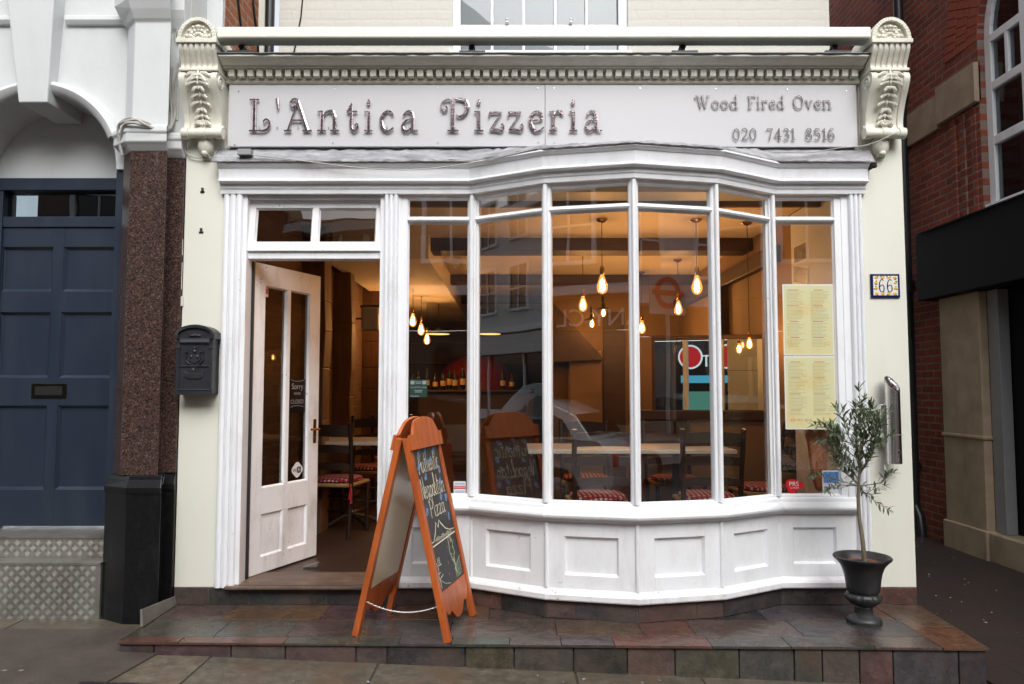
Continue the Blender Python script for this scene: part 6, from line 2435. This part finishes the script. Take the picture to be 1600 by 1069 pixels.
def pendant(X, Y, Z, label, s=1.0):
    r = thing('pendant_bulb', (X, Y, RZ1), label, 'pendant lamp', 'bare pendant bulbs inside the pizzeria')
    mb = MB()
    mb.lathe([(.045, 0), (.045, -.008), (.03, -.022), (.012, -.03)], X, Y, RZ1 - .001, 20)
    mb.build('ceiling_rose', 'brass', r, smooth=True)
    mb = MB()
    mb.tube([(X, Y, RZ1 - .028), (X, Y, Z + .165 * s)], .0032, 6)
    mb.build('cord', 'black', r)
    mb = MB()
    mb.lathe([(a * s, b * s) for a, b in [(.006, .17), (.016, .155), (.019, .145), (.019, .10), (.016, .092)]], X, Y, Z, 16)
    mb.build('socket', 'brass', r, smooth=True)
    mb = MB()
    prof = smooth_pts([(.014, .093), (.018, .08), (.027, .055), (.040, .015), (.044, -.01), (.040, -.036), (.026, -.056), (.012, -.064), (.004, -.066)], 3)
    mb.lathe([(a * s, b * s) for a, b in prof], X, Y, Z, 20)
    bl = mb.build('bulb', 'bulb_glass', r, smooth=True)
    mb = MB()
    mb.lathe([(a * s, b * s) for a, b in [(.004, .055), (.013, .04), (.019, .005), (.020, -.015), (.015, -.036), (.004, -.044)]], X, Y, Z, 10)
    mb.build('filament', 'filament', bl)


for px, py, Y, q, lab in LAMPS:
    X, Z = on_wall(px, py, Y)
    pendant(X, Y, Z, lab, q if 0 < q < 1 else 1.0)
# two black wall lanterns with bulbs on the column
for k, (px, py, lab) in enumerate(((925, 506, 'black barn wall lamp lit on the column, left and lower of two'), (943, 489, 'black barn wall lamp lit on the column, right and higher of two'))):
    Y = 4.52
    X, Z = on_wall(px, py, Y)
    r = thing('wall_lamp', (X, Y + .15, Z), lab, 'wall lamp', 'black barn wall lamps on the column')
    mb = MB()
    mb.lathe([(.012, .13), (.022, .12), (.026, .075), (.05, .062), (.10, .045), (.102, .038), (.05, .052), (.01, .058)], X, Y, Z, 20)
    mb.build('lamp_shade', 'black_iron', r, smooth=True)
    mb = MB()
    mb.tube(smooth_pts([(X, Y, Z + .12), (X, Y + .02, Z + .20), (X, Y + .10, Z + .22), (X, Y + .175, Z + .16)], 4), .008, 6)
    mb.build('arm', 'black_iron', r)
    mb = MB()
    mb.lathe(smooth_pts([(.014, .055), (.026, .03), (.033, -.005), (.026, -.035), (.004, -.05)], 3), X, Y, Z, 16)
    b_ = mb.build('bulb', 'bulb_glass', r, smooth=True)
    mb = MB()
    mb.lathe([(.004, .03), (.014, .01), (.015, -.015), (.004, -.034)], X, Y, Z, 10)
    mb.build('filament', 'filament', b_)
# lit shallow lamps over the bar
for px, lab in ((685, 'yellow lit saucer lamp over the bar behind the left flat window'), (765, 'yellow lit saucer lamp over the bar behind the first angled pane')):
    Y = 5.5
    X, Z = on_wall(px, 522, Y)
    r = thing('saucer_lamp', (X, Y, Z), lab, 'lamp', 'yellow saucer lamps over the bar')
    mb = MB()
    mb.lathe([(.155, 0), (.157, .006), (.09, .035), (.03, .06), (.012, .09)], X, Y, Z, 28)
    mb.build('lamp_shade', 'black_iron', r, smooth=True)
    mb = MB()
    mb.lathe([(.150, -.004), (.152, -.001), (.002, -.0008)], X, Y, Z, 28)
    mb.build('glowing_underside', 'shade_glow', r)
    mb = MB()
    mb.tube([(X, Y, Z + .085), (X, Y, RZ1)], .004, 6)
    mb.build('cord', 'black', r)

# bar counter, bottles, oven
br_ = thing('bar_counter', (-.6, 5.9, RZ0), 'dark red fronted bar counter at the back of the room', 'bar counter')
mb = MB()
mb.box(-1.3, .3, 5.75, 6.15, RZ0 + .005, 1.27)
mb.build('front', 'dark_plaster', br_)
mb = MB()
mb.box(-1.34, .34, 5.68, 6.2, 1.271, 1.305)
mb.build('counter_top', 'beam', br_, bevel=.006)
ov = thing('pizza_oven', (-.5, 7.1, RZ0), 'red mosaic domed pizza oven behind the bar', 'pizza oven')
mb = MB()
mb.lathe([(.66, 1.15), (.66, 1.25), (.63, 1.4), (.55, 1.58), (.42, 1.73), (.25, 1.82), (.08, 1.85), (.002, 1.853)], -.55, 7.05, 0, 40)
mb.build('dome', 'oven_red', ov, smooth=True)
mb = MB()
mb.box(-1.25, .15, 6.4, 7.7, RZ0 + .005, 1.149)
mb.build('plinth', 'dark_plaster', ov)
mb = MB()
for t, z in (('PIZZA', 1.50), ('FRESH', 1.36)):
    pass
rr = random.Random(3)
labs = []
for k, (px, h) in enumerate(((655, .26), (668, .30), (681, .24), (693, .27), (703, .33), (712, .30), (724, .34), (636 + 10, .22), (786, .28), (800, .24), (860, .25), (872, .29), (883, .26))):
    X, Z = on_wall(px, 606, 5.95)
    o = thing('wine_bottle', (X, 5.85 + rr.uniform(-.03, .05), 1.306), 'dark wine bottle with a buff label standing on the bar' if k not in (4, 6) else 'tall dark bottle with foil neck standing on the bar', 'bottle', 'bottles standing on the bar' if k not in (4, 6) else 'tall foil necked bottles on the bar')
    Y = o.location.y
    OFFSET[o.name] = Vector(o.location)
    mb = MB()
    mb.lathe([(.034, 0), (.037, .005), (.037, h * .58), (.030, h * .68), (.014, h * .78), (.0135, h * .97), (.015, h), (.004, h)], X, Y, 1.306, 14)
    mb.build('glass_body', 'bottle', o, smooth=True)
    mb = MB()
    mb.lathe([(.0378, h * .2), (.0378, h * .46)], X, Y, 1.306, 14)
    mb.build('label', 'label', o, smooth=True)
mb = MB()
mb.box(-1.75, .9, 8.02, 8.198, 1.75, 1.78)
mb.box(-1.75, .9, 8.02, 8.198, 2.1, 2.13)
mb.build('back_shelf', 'beam', pz)

# ---- chairs and tables


def make_chair(loc, rot, label):
    r = local_thing('ladder_back_chair', loc, label, 'chair', 'dark ladder back chairs with red gingham cushions', rot=rot)
    W2, D2, SH = .20, .19, .435
    mb = MB()
    mb.prism([(-W2 - .01, D2 + .02), (W2 + .01, D2 + .02), (W2 - .015, -D2), (-W2 + .015, -D2)], SH - .03, SH, 'z')
    mb.build('seat', 'rush', r, bevel=.012)
    mb = MB()
    cp = [(.185 * math.copysign(abs(math.cos(a)) ** .6, math.cos(a)), .18 * math.copysign(abs(math.sin(a)) ** .6, math.sin(a))) for a in [2 * math.pi * k / 28 for k in range(28)]]
    n_ = 28
    lv = [(.93, SH + .001), (1.02, SH + .014), (1.0, SH + .030), (.85, SH + .040), (.4, SH + .043)]
    vs_ = [(x * s, y * s + .01, z) for s, z in lv for x, y in cp]
    mb.add(vs_, [(j * n_ + i, j * n_ + (i + 1) % n_, (j + 1) * n_ + (i + 1) % n_, (j + 1) * n_ + i) for j in range(len(lv) - 1) for i in range(n_)] + [tuple(range(n_ - 1, -1, -1)), tuple(4 * n_ + i for i in range(n_))])
    cu = mb.build('cushion', 'gingham', r, smooth=True)
    mb = MB()
    for s in (-1, 1):
        mb.tube([(s * .165, -.165, SH + .02), (s * .19, -.20, SH + .015), (s * .195, -.222, SH - .02), (s * .185, -.226, SH - .12)], [.006, .008, .006, .009], 6)
        mb.tube([(s * .19, -.222, SH + .0), (s * .205, -.23, SH - .06), (s * .20, -.228, SH - .15)], [.008, .007, .011], 6)
    mb.build('tie', 'red_cloth', cu)
    for s in (-1, 1):
        mb = MB()
        mb.tube([(s * (W2 - .01), D2, 0), (s * (W2 - .005), D2, SH - .02)], .019, 10)
        mb.build('leg', 'chair_wood', r, smooth=True)
        mb = MB()
        mb.tube(smooth_pts([(s * (W2 - .025), -D2 - .02, 0), (s * (W2 - .018), -D2 - .004, .25), (s * (W2 - .012), -D2 - .004, SH), (s * (W2 - .004), -D2 - .035, .70), (s * W2, -D2 - .085, .93)], 4), .0185, 10)
        mb.build('back_post', 'chair_wood', r, smooth=True)
    for z, h, dy in ((.57, .05, -.022), (.71, .055, -.038), (.855, .085, -.064)):
        mb = MB()
        pts_t, pts_b = [], []
        n_ = 10
        vs_ = []
        for k in range(n_ + 1):
            t = -1 + 2 * k / n_
            x = t * (W2 - .008)
            y = -D2 + dy - .022 * (1 - t * t)
            top = z + h / 2 + .016 * (1 - t * t)
            bot = z - h / 2 + .006 * (1 - t * t)
            vs_ += [(x, y - .007, bot), (x, y + .007, bot), (x, y + .007, top), (x, y - .007, top)]
        mb.add(vs_, [(4 * i + k, 4 * i + 4 + k, 4 * i + 4 + (k + 1) % 4, 4 * i + (k + 1) % 4) for i in range(n_) for k in range(4)] + [(0, 1, 2, 3), tuple(4 * n_ + k for k in (3, 2, 1, 0))])
        mb.build('back_rail', 'chair_wood', r, smooth=True)
    for z in (.16, .28):
        mb = MB()
        mb.tube([(-W2 + .012, D2, z), (W2 - .012, D2, z)], .010, 8)
        mb.build('stretcher', 'chair_wood', r)
    for s in (-1, 1):
        mb = MB()
        mb.tube([(s * (W2 - .014), D2, .2), (s * (W2 - .02), -D2 - .008, .2)], .010, 8)
        mb.build('stretcher', 'chair_wood', r)
    return r


def copy_tree(o, parent=None):
    c = o.copy()
    scene.collection.objects.link(c)
    if parent:
        c.parent = parent
    for ch in list(o.children):
        copy_tree(ch, c)
    return c


FZ = RZ0 + .004
CH = [(.60, .62, R(3), 'dark ladder back chair backing onto the glass just left of the central mullion'),
      (1.36, .63, R(-4), 'dark ladder back chair in the fourth bay pane, back to the glass'),
      (.62, 1.72, R(178), 'dark chair across the table from the middle pane chair'),
      (1.36, 1.66, R(184), 'dark chair across the table from the fourth pane chair'),
      (-1.45, 1.62, R(-8), 'dark chair with a red tied cushion just inside the open doorway'),
      (-1.38, 2.55, R(180), 'dark chair on the far side of the table inside the doorway'),
      (1.93, 1.12, R(95), 'dark chair turned sideways in the last bay pane by the right wall'),
      (-1.30, 3.45, R(10), 'dark chair furthest along the left brick wall')]
first = None
for x, y, a, lab in CH:
    if first is None:
        first = make_chair((x, y, FZ), a, lab)
    else:
        c = copy_tree(first)
        c.location = (x, y, FZ)
        c.rotation_euler = (0, 0, a)
        c['label'] = lab


def make_table(loc, sx, sy, label):
    r = local_thing('bistro_table', loc, label, 'table', 'pale topped bistro tables')
    mb = MB()
    mb.box(-sx / 2, sx / 2, -sy / 2, sy / 2, .722, .752)
    mb.build('table_top', 'table_top', r, bevel=.004)
    mb = MB()
    mb.lathe([(.03, .03), (.028, .35), (.03, .68), (.06, .70), (.14, .7215)], 0, 0, 0, 16)
    mb.build('pedestal', 'black_iron', r, smooth=True)
    mb = MB()
    for k in range(4):
        a = math.pi / 2 * k + .78
        mb.tube(smooth_pts([(0, 0, .10), (math.cos(a) * .12, math.sin(a) * .12, .07), (math.cos(a) * .26, math.sin(a) * .26, .014)], 4), .018, 8)
    mb.build('foot', 'black_iron', r, smooth=True)
    return r


TB = [(.50, 1.20, 'pale bistro table behind the middle bay pane'), (1.27, 1.19, 'pale bistro table behind the fourth bay pane'), (-1.42, 2.02, 'pale bistro table just inside the open doorway')]
ft_ = None
for x, y, lab in TB:
    if ft_ is None:
        ft_ = make_table((x, y, FZ), .76, .66, lab)
    else:
        c = copy_tree(ft_)
        c.location = (x, y, FZ)
        c['label'] = lab

# ================================================================== ACROSS THE STREET (seen in the glass)
OY = -13.5
mb = MB()
mb.box(-60, 80, OY - .5, OY + 3.0, -.5, -.20)
tag(mb.build('far_pavement', 'paving'), kind='structure')


def house(x0, w, h, mat, trim, cols, label, shop):
    r = thing('terrace_building', (x0 + w / 2, OY, 0), label, 'building')
    mb = MB()
    mb.box(x0, x0 + w - .01, OY - 8, OY, 3.6, h)
    mb.box(x0, x0 + .4, OY - 8, OY, -.25, 3.599)
    mb.box(x0 + w - .41, x0 + w - .01, OY - 8, OY, -.25, 3.599)
    mb.build('wall', mat, r)
    mb = MB()
    mb.box(x0, x0 + w - .01, OY, OY + .25, h - .5, h - .2)
    mb.box(x0, x0 + w - .01, OY, OY + .18, 3.62, 3.85)
    mb.build('cornice', trim, r)
    fl = 2 if h < 10.5 else 3
    for f in range(fl):
        for c in range(cols):
            xc = x0 + w * (c + .5) / cols
            z0 = 4.5 + f * 2.9
            mb = MB()
            ww, hh = .62, 1.75
            mb.box(xc - ww - .12, xc - ww, OY - .02, OY + .09, z0 - .1, z0 + hh + .15)
            mb.box(xc + ww, xc + ww + .12, OY - .02, OY + .09, z0 - .1, z0 + hh + .15)
            mb.box(xc - ww, xc + ww, OY - .02, OY + .09, z0 + hh, z0 + hh + .15)
            mb.box(xc - ww, xc + ww, OY - .02, OY + .12, z0 - .1, z0)
            mb.box(xc - .03, xc + .03, OY, OY + .06, z0, z0 + hh)
            mb.box(xc - ww, xc + ww, OY, OY + .06, z0 + hh / 2 - .03, z0 + hh / 2 + .03)
            wn_ = mb.build('window', 'white', r)
            mb = MB()
            mb.box(xc - ww, xc + ww, OY + .005, OY + .02, z0, z0 + hh)
            mb.build('pane', 'car_glass', wn_)
    mb = MB()
    mb.box(x0 + .4, x0 + w - .41, OY - .1, OY + .08, 2.75, 3.55)
    mb.build('shop_fascia', shop, r)
    mb = MB()
    mb.box(x0 + .4, x0 + w - .41, OY - .35, OY - .30, .1, 2.75)
    mb.build('shop_window', 'car_glass', r)
    mb = MB()
    for k in range(5):
        xx = x0 + .42 + (w - .9) * k / 4
        mb.box(xx - .05, xx + .05, OY - .36, OY - .2, .1, 2.75)
    mb.box(x0 + .4, x0 + w - .41, OY - .37, OY - .2, -.2, .45)
    mb.build('shop_frame', trim if shop != 'shop_black' else 'stone', r)
    return r


HS = [(-38, 11, 9.0, 'street_brick', 'stucco', 4, 'stock brick terrace furthest left across the street', 'shop_black'),
      (-27, 12, 8.9, 'stucco', 'white', 5, 'white stucco terrace with five bays across the street', 'stucco'),
      (-15, 9, 10.4, 'street_brick', 'stucco', 3, 'stock brick house with black shop fascia across the street', 'shop_black'),
      (-6, 12, 9.6, 'street_brick', 'white', 4, 'stock brick building opposite with the cyan banded shop', 'shop_black'),
      (6, 10, 8.4, 'stucco', 'white', 4, 'white stucco house with four bays across the street', 'shop_black'),
      (16, 12, 8.9, 'street_brick', 'stucco', 5, 'stock brick terrace to the right across the street', 'stucco'),
      (28, 14, 9.0, 'stucco', 'white', 5, 'long white stucco terrace furthest right across the street', 'shop_black')]
hs = [house(*a) for a in HS]
# signs on the opposite shops (they read backwards in the glass)


def facing_n(x, y, z):
    """text plane facing +y: text x -> -x, up z."""
    return Matrix(((-1, 0, 0, x), (0, 0, 1, y), (0, 1, 0, z), (0, 0, 0, 1)))


so = thing('shop_sign', (0, OY + .1, 3), 'black sign with pale lettering and red discs across the street', 'sign')
mb = MB()
for t, x, z, s in (('AIT', .98, 1.98, .50), ('T', -.28, 1.98, .50)):
    text_mesh(t, s, facing_n(x, OY - .28 if z < 2.5 else OY + .085, z), mb, .01)
mb.build('lettering', 'glow_white', so)
mb = MB()
mr = MB()
for x in (-.74, .30):
    for m2, r, y in ((mb, .36, OY - .28), (mr, .31, OY - .265)):
        m2.prism([(x + r * math.cos(math.pi * k / 12), 2.27 + r * math.sin(math.pi * k / 12)) for k in range(24)], y - .01, y, 'y')
mb.build('disc_rim', 'glow_white', so)
mr.build('disc', 'glow_red', so)
mb = MB()
mb.box(-1.02, 1.6, OY - .29, OY - .25, 1.50, 1.72)
mb.build('band', 'glow_cyan', so)
mb = MB()
for x in (-.98, .32):
    mb.box(x, x + 1.15, OY - .29, OY - .26, .6, 1.25)
mb.build('poster', 'glow_mint', so)
fs_ = thing('fascia_lettering', (-3.9, OY + .1, 3), 'pale letters on the black fascia across the street', 'sign')
mb = MB()
text_mesh('ANY CL', .62, facing_n(-3.7, OY + .085, 2.85), mb, .01)
mb.build('lettering', 'paper', fs_)
# round station sign on a post
rs = thing('station_sign', (8.7, -10.9, 0), 'red ring sign with a dark bar on a pole across the street', 'sign')
mb = MB()
mb.tube([(8.7, -10.9, -.2), (8.7, -10.9, 3.2)], .05, 10)
mb.build('pole', 'stucco', rs)
mb = MB()
mb.box(8.2, 9.2, -10.93, -10.87, 3.05, 4.1)
mb.build('panel', 'paper', rs)
mb = MB()
for k in range(32):
    a0, a1 = 2 * math.pi * k / 32, 2 * math.pi * (k + 1) / 32
    mb.prism([(8.7 + r * math.cos(a), 3.55 + r * math.sin(a)) for r, a in ((.25, a0), (.38, a0), (.38, a1), (.25, a1))], -10.865, -10.855, 'y')
mb.box(8.25, 9.15, -10.855, -10.845, 3.49, 3.61)
mb.build('ring', 'red_print', rs)


def make_car(loc, rot, paint, label, lit=False, tall=1.0):
    r = local_thing('parked_car', loc, label, 'car', None, rot=rot)
    # side outline, lofted with tumblehome
    low = [(-2.05, .35), (-2.10, .55), (-2.05, .78), (-1.75, .90), (-.95, .95), (1.35, .98), (1.85, .96), (2.02, .80), (2.05, .50), (2.0, .33)]
    roof = [(-.95, .95), (-.45, 1.28), (-.15, 1.40), (.3, 1.45), (1.0, 1.42), (1.45, 1.25), (1.72, .97)]
    low = [(x, z if z < .6 else .6 + (z - .6) * tall) for x, z in low]
    roof = [(x, .6 + (z - .6) * tall) for x, z in roof]
    mb = MB()
    secs = [(-.84, .94, .02), (-.87, 1.0, 0), (.87, 1.0, 0), (.84, .94, .02)]
    n_ = len(low)
    vs_ = []
    for yy, s, dz_ in secs:
        vs_ += [(x * (1 if s == 1 else .97), yy, z - dz_ if z > .7 else z + dz_) for x, z in low]
    mb.add(vs_, [(j * n_ + i, j * n_ + (i + 1) % n_, (j + 1) * n_ + (i + 1) % n_, (j + 1) * n_ + i) for j in range(3) for i in range(n_)] + [tuple(range(n_)), tuple(3 * n_ + i for i in range(n_ - 1, -1, -1))])
    n2 = len(roof)
    vs_ = []
    for yy, k in ((-.84, 0), (-.60, 1), (.60, 1), (.84, 0)):
        vs_ += [(x, yy if z < 1.0 * tall else math.copysign(.62, yy), z) if True else None for x, z in roof]
    rv = [(x, -.83 + .21 * min(1, (z - .95) / .45), z) for x, z in roof] + [(x, .83 - .21 * min(1, (z - .95) / .45), z) for x, z in roof]
    mb.add(rv, [(i, i + 1, n2 + i + 1, n2 + i) for i in range(n2 - 1)] + [tuple(range(n2)), tuple(range(2 * n2 - 1, n2 - 1, -1))])
    mb.build('body', paint, r, bevel=.03, smooth=True)
    mb = MB()
    for s in (-1, 1):
        for seg in ([(-.72, 1.0), (-.35, 1.27), (-.1, 1.34), (.12, 1.36), (.12, 1.0)], [(.20, 1.0), (.20, 1.37), (.9, 1.35), (1.28, 1.2), (1.45, 1.0)]):
            q = [(x, .6 + (z - .6) * tall) for x, z in seg]
            pts = [(x, s * (.835 - .21 * min(1, max(0, (z - .95) / .45)) + .006), z) for x, z in q]
            mb.add(pts + [(x, y - s * .01, z) for x, y, z in pts], [tuple(range(len(pts))), tuple(range(2 * len(pts) - 1, len(pts) - 1, -1))] + [(i, (i + 1) % len(pts), len(pts) + (i + 1) % len(pts), len(pts) + i) for i in range(len(pts))])
    for (xa, za), (xb, zb_) in (((-.90, .99), (-.42, 1.295)), ((1.68, 1.02), (1.43, 1.27))):
        za, zb_ = .6 + (za - .6) * tall, .6 + (zb_ - .6) * tall
        d = -.012 if xa < 0 else .012
        mb.hexa([(xa + d, -.74, za), (xa + d, .74, za), (xa, .74, za), (xa, -.74, za), (xb + d, -.60, zb_), (xb + d, .60, zb_), (xb, .60, zb_), (xb, -.60, zb_)])
    mb.build('window', 'car_glass', r)
    for x in (-1.30, 1.25):
        for s in (-1, 1):
            mb = MB()
            mb.M = Matrix.Translation((x, s * .80, .31)) @ Matrix.Rotation(math.pi / 2, 4, 'X')
            mb.lathe([(.21, -.09), (.31, -.10), (.325, -.05), (.325, .05), (.31, .10), (.21, .09)], 0, 0, 0, 24)
            wh = mb.build('wheel', 'rubber', r, smooth=True)
            mb = MB()
            mb.M = Matrix.Translation((x, s * .80, .31)) @ Matrix.Rotation(math.pi / 2, 4, 'X')
            mb.lathe([(.002, -.094), (.205, -.092), (.205, .092), (.002, .094)], 0, 0, 0, 20)
            mb.build('rim', 'steel', wh)
    for s in (-1, 1):
        mb = MB()
        mb.box(-2.09, -1.95, s * .78 - .12, s * .78 + .06, .62, .76)
        mb.build('headlight', 'lens', r, bevel=.02)
        mb = MB()
        mb.box(1.93, 2.06, s * .74 - .10, s * .74 + .10, .66, .84)
        mb.build('tail_light', 'tail_light' if lit else 'red_print', r, bevel=.02)
    return r


make_car((-8.3, -6.2, -.36), 0, 'car_dark', 'dark grey tall car parked at the kerb, mirrored in the first angled pane', tall=1.4)
make_car((-3.0, -6.3, -.36), 0, 'car_silver', 'silver car parked at the kerb, mirrored in the middle pane', tall=1.1)
make_car((4.6, -8.6, -.36), math.pi, 'car_white', 'white car out in the road to the right', True)
